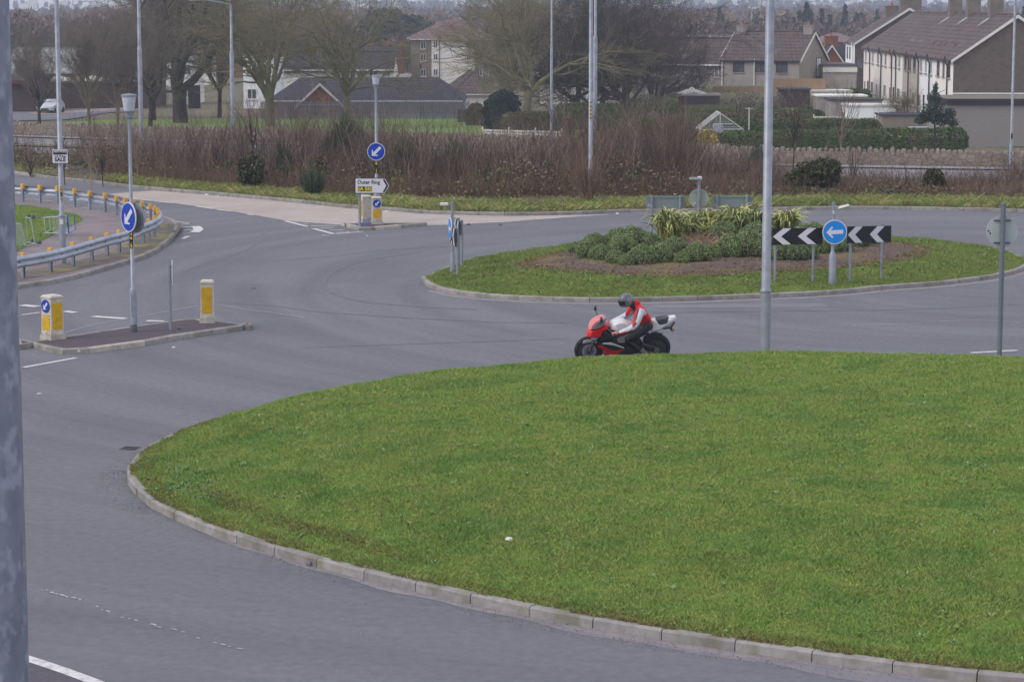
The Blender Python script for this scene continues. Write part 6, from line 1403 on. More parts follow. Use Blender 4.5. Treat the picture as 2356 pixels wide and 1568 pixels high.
# ---- parked car (front towards the camera)
def car(label, p, rz, paint):
    t = thing('parked_car', label, 'car', p, rz)
    mb = MB(); xs_ = [-2.0, -1.95, -1.2, -.5, .1, 1.1, 1.8, 2.0]
    low = [(-2.02, .3), (-2.0, .62), (-1.9, .78), (-1.05, .93), (-.35, 1.38), (.95, 1.42), (1.7, 1.0), (1.98, .92), (2.02, .35)]
    mb.body(low, .84, .93, .8); mb.build('body', [paint], t, auto=35)
    mb = MB(); mb.prism([(-.98, .96), (-.36, 1.33), (-.25, 1.35), (-.85, .96)], -.72, .72); mb.build('windscreen', [GLASS], t)
    mb = MB()
    for s in (-1, 1): mb.prism([(-.8, .97), (-.25, 1.32), (.9, 1.34), (1.4, 1.0)], s * .795, s * .80)
    mb.build('side_window', [GLASS], t)
    for x in (-1.3, 1.3):
        for s in (-1, 1): mb = MB(); mb.lathe([(0, -.1), (.31, -.1), (.31, .1), (0, .1)], 20, 'y', (x, s * .76, .31)); mb.build('wheel', [RUB], t)
    for s in (-1, 1): mb = MB(); mb.box(-2.04, -1.96, s * .72 - .14, s * .72 + .14, .6, .75); mb.build('headlight', [LENS], t)
    mb = MB(); mb.box(-2.045, -2.0, -.4, .4, .45, .6); mb.build('grille', [BLACK], t); mb = MB(); mb.box(-2.05, -2.0, -.8, .8, .25, .42); mb.build('bumper', [GLOSSB], t)
car('silver hatchback parked facing the camera by the flat roofed block', tp(119, 247), R(82), mat('silver_paint', S(176, 180, 190), rough=.3, spec=.6))
# ================================================================== vegetation
BARKD = mat('bark_dark', S(66, 60, 58), S(50, 47, 48), scale=3, rough=1, col3=S(104, 106, 76), scale3=1, amt3=.5); BARKL = mat('bark_lichen', S(122, 116, 92), S(98, 92, 78), scale=2, rough=1, col3=S(136, 132, 84), scale3=1, amt3=.6)
TWIG = mat('twig_grey', S(128, 118, 106), S(106, 98, 90), scale=.5, rough=1, island=.3); TWIGL = mat('twig_lichen', S(140, 132, 98), S(118, 110, 92), scale=.4, rough=1, island=.3); TWIGR = mat('twig_red', S(126, 100, 95), S(116, 103, 90), scale=.3, rough=1, island=.4, col3=S(134, 118, 104), scale3=.22, amt3=.8); TWIGD = mat('twig_dark', S(92, 82, 78), S(76, 70, 66), scale=.4, rough=1, island=.3)
BIRCH = mat('bark_pale', S(150, 134, 116), S(120, 104, 90), scale=3, rough=1)
def tree_data(seed, h, r0, trunk=.28, n1=6, spread=.9, up=.25, levels=4, kids=(6, 6, 5, 5), ratio=.62, minr=.009, lean=(0, 0)):
    r = np.random.default_rng(seed); S0 = [[], [], [], []]; S1 = [[], [], [], []]
    def branch(p, d, L, rad, lev):
        k = 6 if lev == 0 else (5 if lev < 3 else 3); pts = [p]; rads = [rad]; dirs = [d]
        for i in range(k):
            d = d + r.normal(size=3) * (.07 if lev == 0 else .17) + np.array([0, 0, up * (.12 if lev else .0)]); d /= np.linalg.norm(d)
            p = p + d * L / k; rads.append(max(minr, rad * (1 - (i + 1) / k * (.35 if lev == 0 else .62)))); pts.append(p); dirs.append(d)
        tgt = S0 if lev < 2 else S1
        for i in range(k): tgt[0].append(pts[i]); tgt[1].append(pts[i + 1]); tgt[2].append(rads[i]); tgt[3].append(rads[i + 1])
        if lev >= levels: return
        n = n1 if lev == 0 else kids[lev]
        for j in range(n):
            f = (r.uniform(.55, 1.0) if lev == 0 else r.uniform(.25, 1.0)); 
            if j == 0: f = 1.0
            i = min(k - 1, int(f * k)); t = f * k - i; q = pts[i] * (1 - t) + pts[i + 1] * t; dd = dirs[i + 1]
            a = r.normal(size=3); a -= dd * (a @ dd); a /= np.linalg.norm(a); an = r.uniform(.45, .95) * spread if j else r.uniform(.1, .35)
            nd = dd * math.cos(an) + a * math.sin(an); 
            if nd[2] < -.25: nd[2] *= .3
            nd /= np.linalg.norm(nd)
            l2 = (h * (1 - trunk) * r.uniform(.5, .72) if lev == 0 else L * ratio * r.uniform(.7, 1.15))
            branch(q, nd, l2, max(minr, rads[i] * (r.uniform(.45, .7) if lev else r.uniform(.5, .75))), lev + 1)
    d0 = np.array([lean[0], lean[1], 1.0]); d0 /= np.linalg.norm(d0)
    branch(np.zeros(3), d0, h * trunk, r0, 0)
    return S0, S1
_TD = {}
args_tw = {'sap': 0, 'den': 1, 'oak': 1, 'oak2': 1, 'bir': 1}
def bare_tree(label, px, Y, top_py, key, args, bark=BARKD, twig=TWIG, rz=0, name='bare_tree', sx=1.0, group=None, pbase=None, tilt=0):
    base = tp(px, Y) if pbase is None else pbase
    if key not in _TD:
        s0, s1 = tree_data(**args); a = [np.array(v) for v in s0]; b = [np.array(v) for v in s1]
        zt = max(a[1][:, 2].max(), b[1][:, 2].max())
        rr_ = np.random.default_rng(args['seed']); q0, q1 = b[0], b[1]; K = args_tw.get(key, 2); L0 = []; L1 = []
        for _ in range(K):
            f = rr_.uniform(0, 1, len(q0))[:, None]; q = q0 + (q1 - q0) * f; dd = (q1 - q0); dd = dd / (np.linalg.norm(dd, axis=1, keepdims=True) + 1e-9) + rr_.normal(size=q0.shape) * .65; dd[:, 2] += .15
            l = rr_.uniform(.25, .85, len(q0))[:, None]; m1_ = q + dd * l * .5; L0 += [q, m1_]; L1 += [m1_, m1_ + (dd + rr_.normal(size=q0.shape) * .35) * l * .5]
        L0 = L0 or [q0[:1]]; L1 = L1 or [q1[:1]]; L0 = np.concatenate(L0); L1 = np.concatenate(L1); w_ = args['minr'] * .62; b = [np.concatenate([b[0], L0]), np.concatenate([b[1], L1]), np.concatenate([b[2], np.full(len(L0), w_)]), np.concatenate([b[3], np.full(len(L0), w_ * .6)])]
        V, Fc = segs(*a, n=7); o0 = npmesh('limbs', V, Fc, [bark], smooth=True); V, Fc = segs(*b, n=3); o1 = npmesh('crown', V, Fc, [twig])
        _TD[key] = (o0.data, o1.data, zt); bpy.data.objects.remove(o0); bpy.data.objects.remove(o1)
    m0, m1, zt = _TD[key]; t = thing(name, label, 'tree', base, rz, group); H_ = hz(top_py, Y) if Y > 92 else Zp(top_py, Y); s = H_ / zt; t.scale = (s * sx, s * sx, s); t.rotation_euler = (0, tilt, rz)
    for nm, me, m in (('trunk', m0, bark), ('crown', m1, twig)):
        if me.materials[0] != m: me = me.copy(); me.materials[0] = m
        o = bpy.data.objects.new(nm, me); C.objects.link(o); o.parent = t
    return t
OAK = dict(seed=11, h=19, r0=.62, trunk=.24, n1=8, spread=1.0, up=.3, levels=4, kids=(6, 7, 6, 5), ratio=.62, minr=.014)
OAK2 = dict(seed=23, h=18, r0=.42, trunk=.30, n1=10, spread=1.15, up=.15, levels=4, kids=(7, 6, 6, 5), ratio=.64, minr=.014)
BIR = dict(seed=5, h=12, r0=.2, trunk=.35, n1=9, spread=.75, up=.6, levels=4, kids=(6, 6, 5, 4), ratio=.58, minr=.012)
DEN = dict(seed=31, h=15, r0=.45, trunk=.16, n1=11, spread=1.25, up=.1, levels=4, kids=(7, 6, 6, 5), ratio=.66, minr=.016)
for lab, px, Y, tpy, key, args, b, tw, rz, sx in (
    ('massive dark oak with forked trunk in front of the cream block at left', 415, 222, -300, 'oak', OAK, BARKD, TWIG, 0.4, 1.15),
    ('bare oak leaning behind the tall lamp column left of the massive oak', 352, 228, -220, 'oak2', OAK2, BARKD, TWIG, 2.2, .9),
    ('lichen covered bare tree with straight trunk in front of the bungalow roof', 803, 212, -170, 'oak2', OAK2, BARKL, TWIGL, 0.0, 1.15),
    ('bare tree with grey trunk in front of the tall white house', 622, 214, -190, 'oak', OAK, BARKL, TWIGL, 2.7, .9),
    ('slender bare birch left of the square lantern of the near lamp post', 208, 196, -10, 'bir', BIR, BARKL, TWIG, 0, 1.0),
    ('pale leaning birch just left of the near lamp post lantern', 270, 199, 10, 'bir', BIR, BIRCH, TWIG, 1.8, 1.0),
    ('bare birch standing right of the near lamp post lantern', 345, 205, -30, 'bir', BIR, BARKD, TWIG, 3.3, 1.2),
    ('bare tree filling the gap between the massive oak and the white house', 505, 236, -60, 'bir', BIR, BARKD, TWIG, 1.2, 1.2),
    ('dense dark bare tree right of the double lamp columns', 1440, 226, -190, 'den', DEN, BARKD, TWIGD, 0, 1.05),
    ('dense bare tree between the blue stickered column and the double columns', 1330, 232, -190, 'den', DEN, BARKD, TWIGD, 2.1, .95),
    ('yellowish lichen covered tree with thick trunk right of the dark conifer', 1210, 218, -180, 'oak2', OAK2, BARKL, TWIGL, 4.0, 1.1),
    ('lichen covered bare tree in front of the right end of the flats', 1170, 240, -110, 'oak', OAK, BARKL, TWIGL, 1.2, .85),
    ('dense bare tree nearest the low grey rendered house', 1500, 236, -100, 'den', DEN, BARKD, TWIGD, 4.2, .85),
    ('bare tree in front of the long flat roofed brick block', 300, 232, 0, 'bir', BIR, BARKD, TWIG, 5.0, 1.2),
    ('bare tree behind the double lamp columns', 1385, 246, -150, 'den', DEN, BARKD, TWIGD, 5.2, .9),
    ('bare tree screening the parked car at the far left', 92, 215, 60, 'bir', BIR, BARKD, TWIG, 4.4, 1.3),
    ('tall bare tree behind the flat roofed brick block', 165, 300, -40, 'oak2', OAK2, BARKD, TWIG, 1.0, 1.0),
    ('fine twigged bare tree behind the left side of the bungalow roof', 715, 300, -30, 'oak2', OAK2, BARKL, TWIGL, 5.5, 1.0),
    ('small bare apple tree among the garden sheds', 2078, 200, 188, 'bir', BIR, BARKL, TWIGL, 0, 1.6),
    ('bare tree rising left of the column with the sale board', 70, 270, 12, 'bir', BIR, BARKD, TWIG, 2.0, .8),
    ):
    bare_tree(lab, px, Y, tpy, key, args, b, tw, rz, sx=sx)
# saplings in the scrub and along the wall
SAP = dict(seed=9, h=5, r0=.035, trunk=.55, n1=16, spread=.55, up=.7, levels=2, kids=(5, 5, 3), ratio=.5, minr=.005)
def sapling(lab, px, Y, tpy, rz, z=None, twig=TWIGR, bark=BIRCH, key='sap', sx=1.0):
    p = Vector((X(px, Y), Y, (tz(Y) if z is None else z))); o = bare_tree(lab, px, Y, tpy, key, SAP, bark, twig, rz, name='sapling', sx=sx, pbase=p); 
    Hh = Zp(tpy, Y) - p.z; s = Hh / _TD[key][2]; o.scale = (s * sx, s * sx, s); return o
for i, (px, Y, tpy, lab) in enumerate(((208, 96, 270, 'thin sapling with pale lower stem left of the keep left disc post'), (318, 96, 275, 'thin sapling right of the keep left disc post'), (382, 96, 300, 'straight thin sapling in the scrub below the massive oak'), (1827, 128, 160, 'tall reddish sapling left of the azure disc before the stone wall'), (1930, 132, 155, 'slim sapling with mossy pale stem before the stone wall above the azure disc'), (2328, 108, 330, 'reddish sapling right of the column at the right edge'), (1965, 112, 290, 'red twigged sapling in front of the wall left of the flowering gorse clump'), (1480, 100, 300, 'dark sapling in the scrub right of the double columns'), (1395, 104, 280, 'dark thin sapling beside the double columns'), (590, 98, 180, 'slim bare sapling below the white house'), (745, 100, 260, 'slim sapling left of the direction sign lamp post'), (1520, 103, 240, 'red branching sapling before the picket fence'), (1280, 101, 310, 'thin sapling at the foot of the blue stickered column'))):
    sapling(lab, px, Y, tpy, i * .9, twig=TWIGR if i % 2 else TWIGD, bark=BIRCH if i in (0, 1, 2, 4) else BARKD)
# scrub band: countless reddish stems
def scrub(name, label, N, seed, xr, yr, hfun, m, kids=4, rad=.007, leanv=.22):
    r = np.random.default_rng(seed); x = r.uniform(*xr, N); y = r.uniform(*yr, N) if not callable(yr) else yr(x, r)
    x = x * y / 100.0   # xr given at Y=100
    px = x / y * F + CX; h = hfun(px, y, r); k = h > .15; x, y, h = x[k], y[k], h[k]; N = len(x); z = verge_z(x, y)
    p0 = np.stack([x, y, z], 1); d = r.normal(size=(N, 3)) * leanv; d[:, 2] = 1; d /= np.linalg.norm(d, axis=1, keepdims=True)
    p1 = p0 + d * (h * .45)[:, None]; d2 = d + r.normal(size=(N, 3)) * .12; p2 = p1 + d2 * (h * .55)[:, None]
    P0 = [p0, p1]; P1 = [p1, p2]; R0 = [np.full(N, rad), np.full(N, rad * .75)]; R1 = [np.full(N, rad * .75), np.full(N, rad * .4)]
    for j in range(kids):
        f = r.uniform(.25, .95, N)[:, None]; q = np.where(f < .45, p0 + (p1 - p0) * f / .45, p1 + (p2 - p1) * (f - .45) / .55)
        dd = r.normal(size=(N, 3)) * .55; dd[:, 2] = np.abs(dd[:, 2]) + .6; dd /= np.linalg.norm(dd, axis=1, keepdims=True); e = q + dd * (h * r.uniform(.15, .4, N))[:, None]
        P0.append(q); P1.append(e); R0.append(np.full(N, rad * .6)); R1.append(np.full(N, rad * .35))
    V, Fc = segs(np.concatenate(P0), np.concatenate(P1), np.concatenate(R0), np.concatenate(R1), 3)
    o = npmesh(name, V, Fc, [m]); return setp(o, label, 'scrub', kind='stuff')
# top of the scrub in the photo, as D pixel heights
TPX = [-100, 60, 130, 250, 420, 520, 600, 700, 800, 900, 1000, 1100, 1250, 1400, 1550, 1640, 1720, 1800, 1900, 2000, 2100, 2250, 2356, 2500]
TPY = [302, 302, 308, 304, 298, 300, 292, 298, 300, 314, 320, 322, 312, 272, 300, 350, 372, 378, 388, 400, 398, 396, 388, 384]
def hf(lo, hi):
    def f(px, y, r):
        ty = np.interp(px, TPX, TPY); top = H - (ty - 10) * y / F; g = verge_z(px * 0 + (px - CX) * y / F, y)
        clump = .5 + .85 * vnoise(np.column_stack([(px - CX) * y / F + 60, y]), 1.7, 8)
        f = lo * .55 + (hi * 1.12 - lo * .55) * r.beta(1.25, 1.7, len(px)); xx = (px - CX) * y / F
        kill = ((px > 1740) & (r.uniform(size=len(px)) < .08)) | ((px < 240) & (y < kerby(xx) + 6.2)) | ((px < 700) & (r.uniform(size=len(px)) < .25))
        return np.clip((top - g) * f * clump, 0, 4.2) * ~kill
    return f
def ypos(a, b): return lambda x, r: kerby(x) + a + (b - a) * r.uniform(size=len(x)) ** 1.0
def ypos2(a, b): return lambda x, r: np.maximum(kerby(x), 88) + a + (b - a) * r.beta(1.2, 1.6, len(x))
scrub('scrub', 'mass of reddish brown bare stems along the embankment behind the far verge', 10500, 51, (-22, 22), ypos2(4.2, 17), hf(.45, 1.2), TWIGR, 5, .0085)
scrub('scrub', 'greyish brown tangle of bare twigs mixed into the embankment scrub', 9000, 52, (-22, 22), ypos2(3.4, 16), hf(.35, 1.25), TWIGD, 5, .009, .35)
scrub('scrub', 'scattered pale dry stems standing in the embankment scrub', 1700, 54, (-22, 22), ypos2(3.0, 14), hf(.7, 1.3), mat('twig_pale', S(168, 152, 136), S(146, 130, 118), scale=.5, rough=1, island=.3), 4, .008, .3)
rs_ = random.Random(77)
for i in range(16):
    px = [70, 150, 235, 440, 490, 560, 655, 690, 850, 905, 985, 1065, 1160, 1215, 1440, 1600][i]; sapling('slender bare sapling rising out of the embankment scrub', px, rs_.uniform(96, 104), float(np.interp(px, TPX, TPY)) - rs_.uniform(-5, 45), i * 1.3, twig=[TWIGR, TWIGD][i % 2], bark=BARKD)['group'] = 'saplings in the embankment scrub'
def hlow(px, y, r): return np.where(px > 1740, .55, 1) * ((px > 235) | (y > kerby((px - CX) * y / F) + 6)) * np.where(r.uniform(size=len(px)) < .9, r.uniform(.25, .8, len(px)), r.uniform(.8, 1.5, len(px)))
DRY = mat('dry_stems', S(140, 118, 98), S(120, 98, 86), scale=.5, rough=1, island=.3)
scrub('dry_grass', 'buff dry grass stems at the foot of the scrub', 26000, 53, (-22, 22), ypos2(2.2, 7), hlow, DRY, 1, .006, .3)
# low leafy undergrowth in the scrub (bramble), brown-green
r_ = np.random.default_rng(60); n = 42000; x = r_.uniform(-21, 21, n); y = np.maximum(kerby(x), 86) + 3.2 + r_.beta(1.3, 2, n) * 11; x = x * y / 95
g = verge_z(x, y); dn = .5 + .5 * np.sin(x * .9 + 1) * np.sin(x * .37 + y * .3); keep = r_.uniform(size=n) < .25 + .75 * dn; x, y, g = x[keep], y[keep], g[keep]
V, Fc = leaves(np.stack([x, y, g + r_.uniform(0, 1, len(x)) ** 1.5 * (.5 + 1.1 * dn[keep]) * np.where(x / y * F + CX > 1720, .3, 1)], 1), .075, r_)
o = npmesh('undergrowth', V, Fc, [mat('bramble', S(116, 98, 84), S(92, 100, 68), scale=.6, rough=1, island=.35)]); setp(o, 'brown bramble undergrowth below the bare stems', 'undergrowth', kind='stuff')
# ---- shrubs -------------------------------------------------
def clump(name, label, cat, base, parts, m, n, size, seed, up=0.0, stems=None, group=None, flower=None, core=None, stemm=None, shell=.5):
    """parts: ellipsoids (x, y, z, rx, ry, rz) in local coordinates"""
    r = np.random.default_rng(seed); t = thing(name, label, cat, base, 0, group); P = []; N = []
    tot = sum(p[3] * p[5] for p in parts)
    for (x, y, z, a, b, c) in parts:
        k = int(n * a * c / tot); d = r.normal(size=(k, 3)); d /= np.linalg.norm(d, axis=1, keepdims=True); rad = (shell + (1 - shell) * r.uniform(size=k) ** .5)
        rad *= 1 + .12 * np.sin(d[:, 0] * 9 + seed) * np.sin(d[:, 2] * 8); P.append(np.array([x, y, z]) + d * rad[:, None] * [a, b, c]); N.append(d)
    P = np.concatenate(P); N = np.concatenate(N); k = P[:, 2] > -.05; P, N = P[k], N[k]
    V, Fc = leaves(P, size, r, up, N=N if up == 0 else None); npmesh('foliage', V, Fc, [m], t)
    if flower:
        k = r.uniform(size=len(P)) < flower[1]; Q = P[k & (P[:, 2] > P[:, 2].mean() * .7)] ; Q = Q + r.normal(size=Q.shape) * size * .5; V, Fc = leaves(Q, size * flower[2], r); npmesh('flowers', V, Fc, [flower[0]], t)
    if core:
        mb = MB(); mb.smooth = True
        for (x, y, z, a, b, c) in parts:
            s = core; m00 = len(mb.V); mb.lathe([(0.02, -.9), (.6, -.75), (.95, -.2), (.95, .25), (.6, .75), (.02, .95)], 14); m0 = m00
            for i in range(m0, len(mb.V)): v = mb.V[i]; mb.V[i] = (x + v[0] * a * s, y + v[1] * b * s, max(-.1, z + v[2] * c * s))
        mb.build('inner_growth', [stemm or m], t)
    return t
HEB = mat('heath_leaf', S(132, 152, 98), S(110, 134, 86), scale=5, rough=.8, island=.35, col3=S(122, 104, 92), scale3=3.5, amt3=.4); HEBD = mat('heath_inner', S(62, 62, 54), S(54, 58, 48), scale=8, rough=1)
def D1(zx, zy): return zx / 3.895 + 1178, zy / 3.895 + 287.6
HB_ = [(600, 1110, 150, 150), (680, 1170, 220, 230), (800, 1185, 180, 200), (740, 1040, 220, 150), (960, 990, 240, 150), (1080, 1080, 300, 220), (930, 1215, 180, 170), (1000, 1130, 240, 190), (1025, 1235, 140, 150), (1170, 1225, 240, 240), (1330, 1210, 240, 230), (1230, 1080, 220, 160), (1460, 1120, 220, 170), (1530, 1220, 150, 140), (1660, 1210, 230, 230), (1800, 1175, 170, 180), (1960, 1165, 260, 290), (2130, 1160, 300, 340), (2260, 1165, 240, 300), (1560, 960, 200, 140), (1900, 1000, 260, 160), (2200, 1010, 280, 160)]
lst = [(*D1(a, b), w_ / 3.895, h_ / 3.895) for a, b, w_, h_ in HB_] + [(1808, 592, 66, 62), (1850, 590, 62, 62), (1892, 579, 58, 58), (1936, 573, 56, 40), (1975, 562, 56, 36), (1870, 553, 90, 34), (1920, 549, 70, 28), (2000, 556, 60, 28)]
protos = []
for k in range(4):
    parts = [(0, 0, .28, .42, .42, .30)] + [(.28 * math.cos(a + k), .28 * math.sin(a + k), .2, .27, .27, .24) for a in (0, 1.6, 3.1, 4.6)]
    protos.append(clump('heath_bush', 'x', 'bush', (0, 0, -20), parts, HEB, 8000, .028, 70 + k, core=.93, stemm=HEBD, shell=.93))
for i, (px, py, w_, h_) in enumerate(lst):
    p = G(px, py + 7, .42); s = w_ / F * p.y / 1.05 * 1.2; hh = h_ / F * p.y
    o = copy_tree(protos[i % 4]); o.location = (p.x, p.y + w_ / F * p.y * .35, float(MZ2(np.array([[p.x, p.y + .3]]))[0]) - .03)
    o.scale = (s, s * .9, s * .55 + hh * .72); o.rotation_euler = (0, 0, i * 1.3)
    setp(o, 'low rounded dark green heath cushion in the bed of the planted roundabout', 'bush', 'heath cushions massed in the roundabout bed')
o = copy_tree(protos[0]); p = G(*D1(2105, 1195), .34); o.location = p; o.scale = (.32, .32, .42); setp(o, 'tiny pale green bush standing alone before the cushions left of the thick lamp column', 'bush')
ch = o.children
for pr in protos:
    for c in list(pr.children): bpy.data.objects.remove(c)
    bpy.data.objects.remove(pr)
# phormium: arching variegated strap leaves
PHY = mat('flax_yellow', S(190, 190, 118), S(168, 172, 96), scale=2, rough=.5, island=.25); PHG = mat('flax_green', S(108, 124, 76), S(92, 108, 74), scale=2, rough=.5, island=.25)
def flax(label, px, py, wpx, hpx, n, seed, yel=.65):
    r = np.random.default_rng(seed); b = G(px, py, .42); s = b.y / F; t = thing('flax_plant', label, 'plant', (b.x, b.y, float(MZ2(np.array([[b.x, b.y]]))[0])), 0, 'variegated flax clumps in the roundabout bed')
    for nm, mm, cnt in (('yellow_leaves', PHY, int(n * yel)), ('green_leaves', PHG, int(n * (1 - yel)))):
        V = []; Fc = []
        for _ in range(cnt):
            a = r.uniform(0, 6.28); L = hpx * s * r.uniform(1.1, 2.1); R_ = wpx * s * .5 * r.uniform(.35, 1.1); o0 = np.array([r.normal() * .12, r.normal() * .12, 0]); c, d = math.cos(a), math.sin(a); wd = r.uniform(.022, .036); tw = r.uniform(-.5, .5)
            q2 = np.array([-d, c, tw]); q2 /= np.linalg.norm(q2); k = 8; n0 = len(V); dr = r.uniform(.35, 1.0)
            for i in range(k + 1):
                f = i / k; x = R_ * (f ** 1.3); z = L * (1.9 * f - (1.0 + .55 * dr) * f * f); p = o0 + np.array([c * x, d * x, z]); w2 = wd * (1 - f ** 3) * (.6 + .8 * f if f < .5 else 1.0) + .002
                V += [p - q2 * w2, p + q2 * w2]
            for i in range(k): Fc.append((n0 + 2 * i, n0 + 2 * i + 1, n0 + 2 * i + 3, n0 + 2 * i + 2))
        npmesh(nm, V, Fc, [mm], t)
    return t
flax('large yellow striped flax clump nearest the left heath cushions', 1537, 553, 125, 50, 260, 81); flax('yellow striped flax clump in front of the round sign seen from behind', 1628, 531, 110, 46, 200, 82); flax('broad flax clump with drooping cream leaves left of the thick lamp column', 1700, 534, 130, 52, 280, 83)
flax('dark greenish flax clump just behind the thick lamp column', 1742, 540, 100, 44, 160, 84, .3); flax('flax clump above the left chevron board', 1808, 537, 125, 44, 220, 85); flax('small flax clump between the two largest clumps', 1662, 538, 90, 38, 120, 86, .5); flax('upright flax clump between the round sign post and the broad clump', 1668, 524, 110, 44, 180, 88); flax('drooping flax clump right of the largest left clump', 1580, 545, 100, 40, 160, 89)
flax('half hidden flax clump behind the right chevron board', 1790, 527, 60, 36, 60, 87, .6)
r_ = np.random.default_rng(90); V = []; P = scatter([G(a, b, .42).xy for a, b in ((1570, 560), (1640, 570), (1720, 560), (1700, 545), (1620, 540))], 260, 91); blades('dead_leaves', P, MZ2(P) + .02, .22, .014, mat('dead_flax', S(170, 150, 122), S(146, 120, 100), scale=3, rough=.9, island=.3), 92, 1.4); setp(bpy.data.objects['dead_leaves'], 'dry buff dead leaves under the flax clumps', 'dead leaves')
# broom, gorse
BROOM = mat('broom_green', S(74, 92, 70), S(62, 78, 62), scale=1.5, rough=.9, island=.3); GORSE = mat('gorse_green', S(82, 84, 58), S(60, 66, 48), scale=4, rough=.9, island=.35); GFL = mat('gorse_flower', S(212, 166, 40), S(190, 150, 50), scale=8, rough=.6)
def broom(label, px, Y, bpy_, tpy, wpx, seed, m=BROOM, n=650):
    r = np.random.default_rng(seed); z0 = float(verge_z(np.array([X(px, Y)]), np.array([Y]))[0]); Hh = Zp(tpy, Y) - z0; wd = wpx * Y / F / 2; t = thing('broom_bush', label, 'bush', (X(px, Y), Y, z0))
    a = r.uniform(0, 6.28, n); rr = np.sqrt(r.uniform(size=n)) ; o0 = np.stack([np.cos(a) * rr * wd * .35, np.sin(a) * rr * wd * .35, np.zeros(n)], 1); L = Hh * r.uniform(.6, 1.0, n) * (1.02 - .35 * rr); d = np.stack([np.cos(a) * rr * wd * .75, np.sin(a) * rr * wd * .75, L], 1)
    mid = o0 + d * .5 + r.normal(size=(n, 3)) * .05; end = o0 + d; P0 = [o0, mid]; P1 = [mid, end]; R0 = [np.full(n, .012), np.full(n, .010)]; R1 = [np.full(n, .010), np.full(n, .006)]
    for j in range(6): f = r.uniform(.3, 1, n)[:, None]; q = np.where(f < .5, o0 + (mid - o0) * f * 2, mid + (end - mid) * (f - .5) * 2); dd = r.normal(size=(n, 3)) * .35; dd[:, 2] = 1; P0.append(q); P1.append(q + dd * (L * .2)[:, None]); R0.append(np.full(n, .012)); R1.append(np.full(n, .006))
    V, Fc = segs(np.concatenate(P0), np.concatenate(P1), np.concatenate(R0), np.concatenate(R1), 3); npmesh('foliage', V, Fc, [m], t); return t
broom('tall green broom bush above the scrub left of the far lamp post', 797, 97, 0, 268, 95, 101, n=900); broom('low dark green broom bush on the verge below the flowering gorse', 718, 90.5, 0, 385, 62, 102, n=130); broom('narrow green broom in the scrub between the gorse bushes', 655, 96, 0, 330, 40, 107, n=200); broom('green broom bush left of the double lamp columns', 1245, 97, 0, 345, 60, 108, n=260); broom('low green broom behind the left chevron back', 1475, 94, 0, 380, 50, 109, n=220); broom('green broom bush in the scrub right of the direction sign', 930, 94, 0, 312, 60, 103, n=300); broom('tall thin broom beside the thick lamp column before the stone wall', 1745, 112, 0, 325, 80, 104); broom('green broom in the scrub below the rail fence', 1050, 95, 0, 318, 90, 105, n=350); broom('sparse broom right of the massive gorse clump', 2050, 101, 0, 415, 50, 106, n=200)
def gorse(label, px, Y, w_, tpy, seed, fl=.2, n=4200, z=None):
    z0 = float(verge_z(np.array([X(px, Y)]), np.array([Y]))[0]); Hh = Zp(tpy, Y) - z0; a = w_ * Y / F / 2; r = random.Random(seed)
    parts = [(r.uniform(-.55, .55) * a, r.uniform(-.3, .3), Hh * r.uniform(.35, .75), a * .45, a * .4, Hh * r.uniform(.24, .34)) for _ in range(7)] + [(0, 0, Hh * .35, a * .8, a * .5, Hh * .36)]
    return clump('gorse_bush', label, 'bush', (X(px, Y), Y, z0), parts, GORSE, n, .075, seed, up=.8, flower=(GFL, fl, .6), shell=.05)
gorse('wide dark gorse clump with yellow flowers on the verge above the chevron boards', 1867, 91.5, 165, 362, 111, .035, 9000); gorse('gorse bush thick with yellow flowers left of the far lamp post', 738, 93, 48, 362, 112, .22, 1600); gorse('dark gorse below the lamp column with the long arm', 578, 94, 80, 350, 113, .05, 3500); gorse('dark gorse above the right side of the roundabout', 2150, 91.5, 70, 388, 114, .03, 2600); gorse('small yellow flowering gorse in the scrub right of the direction sign', 1116, 95, 22, 350, 115, .4, 300); gorse('dark leafy bramble bush near the foot of the direction sign', 800, 92, 60, 425, 116, 0.0, 1800)
# twiggy bush at the foot of the lamp column
r_ = np.random.default_rng(120); p = G(1352, 466, .13); n = 150; t = thing('twiggy_bush', 'spreading bare twiggy bush around the foot of the verge lamp column', 'bush', p); a = r_.uniform(0, 6.28, n); L = r_.uniform(.8, 2.4, n); d = np.stack([np.cos(a) * r_.uniform(.1, .8, n), np.sin(a) * .3, np.ones(n)], 1); d /= np.linalg.norm(d, axis=1, keepdims=True); e = d * (L * .6)[:, None]; e2 = e + (d + r_.normal(size=(n, 3)) * .2) * (L * .4)[:, None]; o0 = np.zeros((n, 3)) + r_.normal(size=(n, 3)) * [.1, .1, 0]
V, Fc = segs(np.concatenate([o0, e, e]), np.concatenate([e, e2, e + (d + r_.normal(size=(n, 3)) * .5) * (L * .3)[:, None]]), np.concatenate([np.full(n, .012), np.full(n, .008), np.full(n, .006)]), np.concatenate([np.full(n, .008), np.full(n, .004), np.full(n, .003)]), 3); npmesh('stems', V, Fc, [DRY], t)
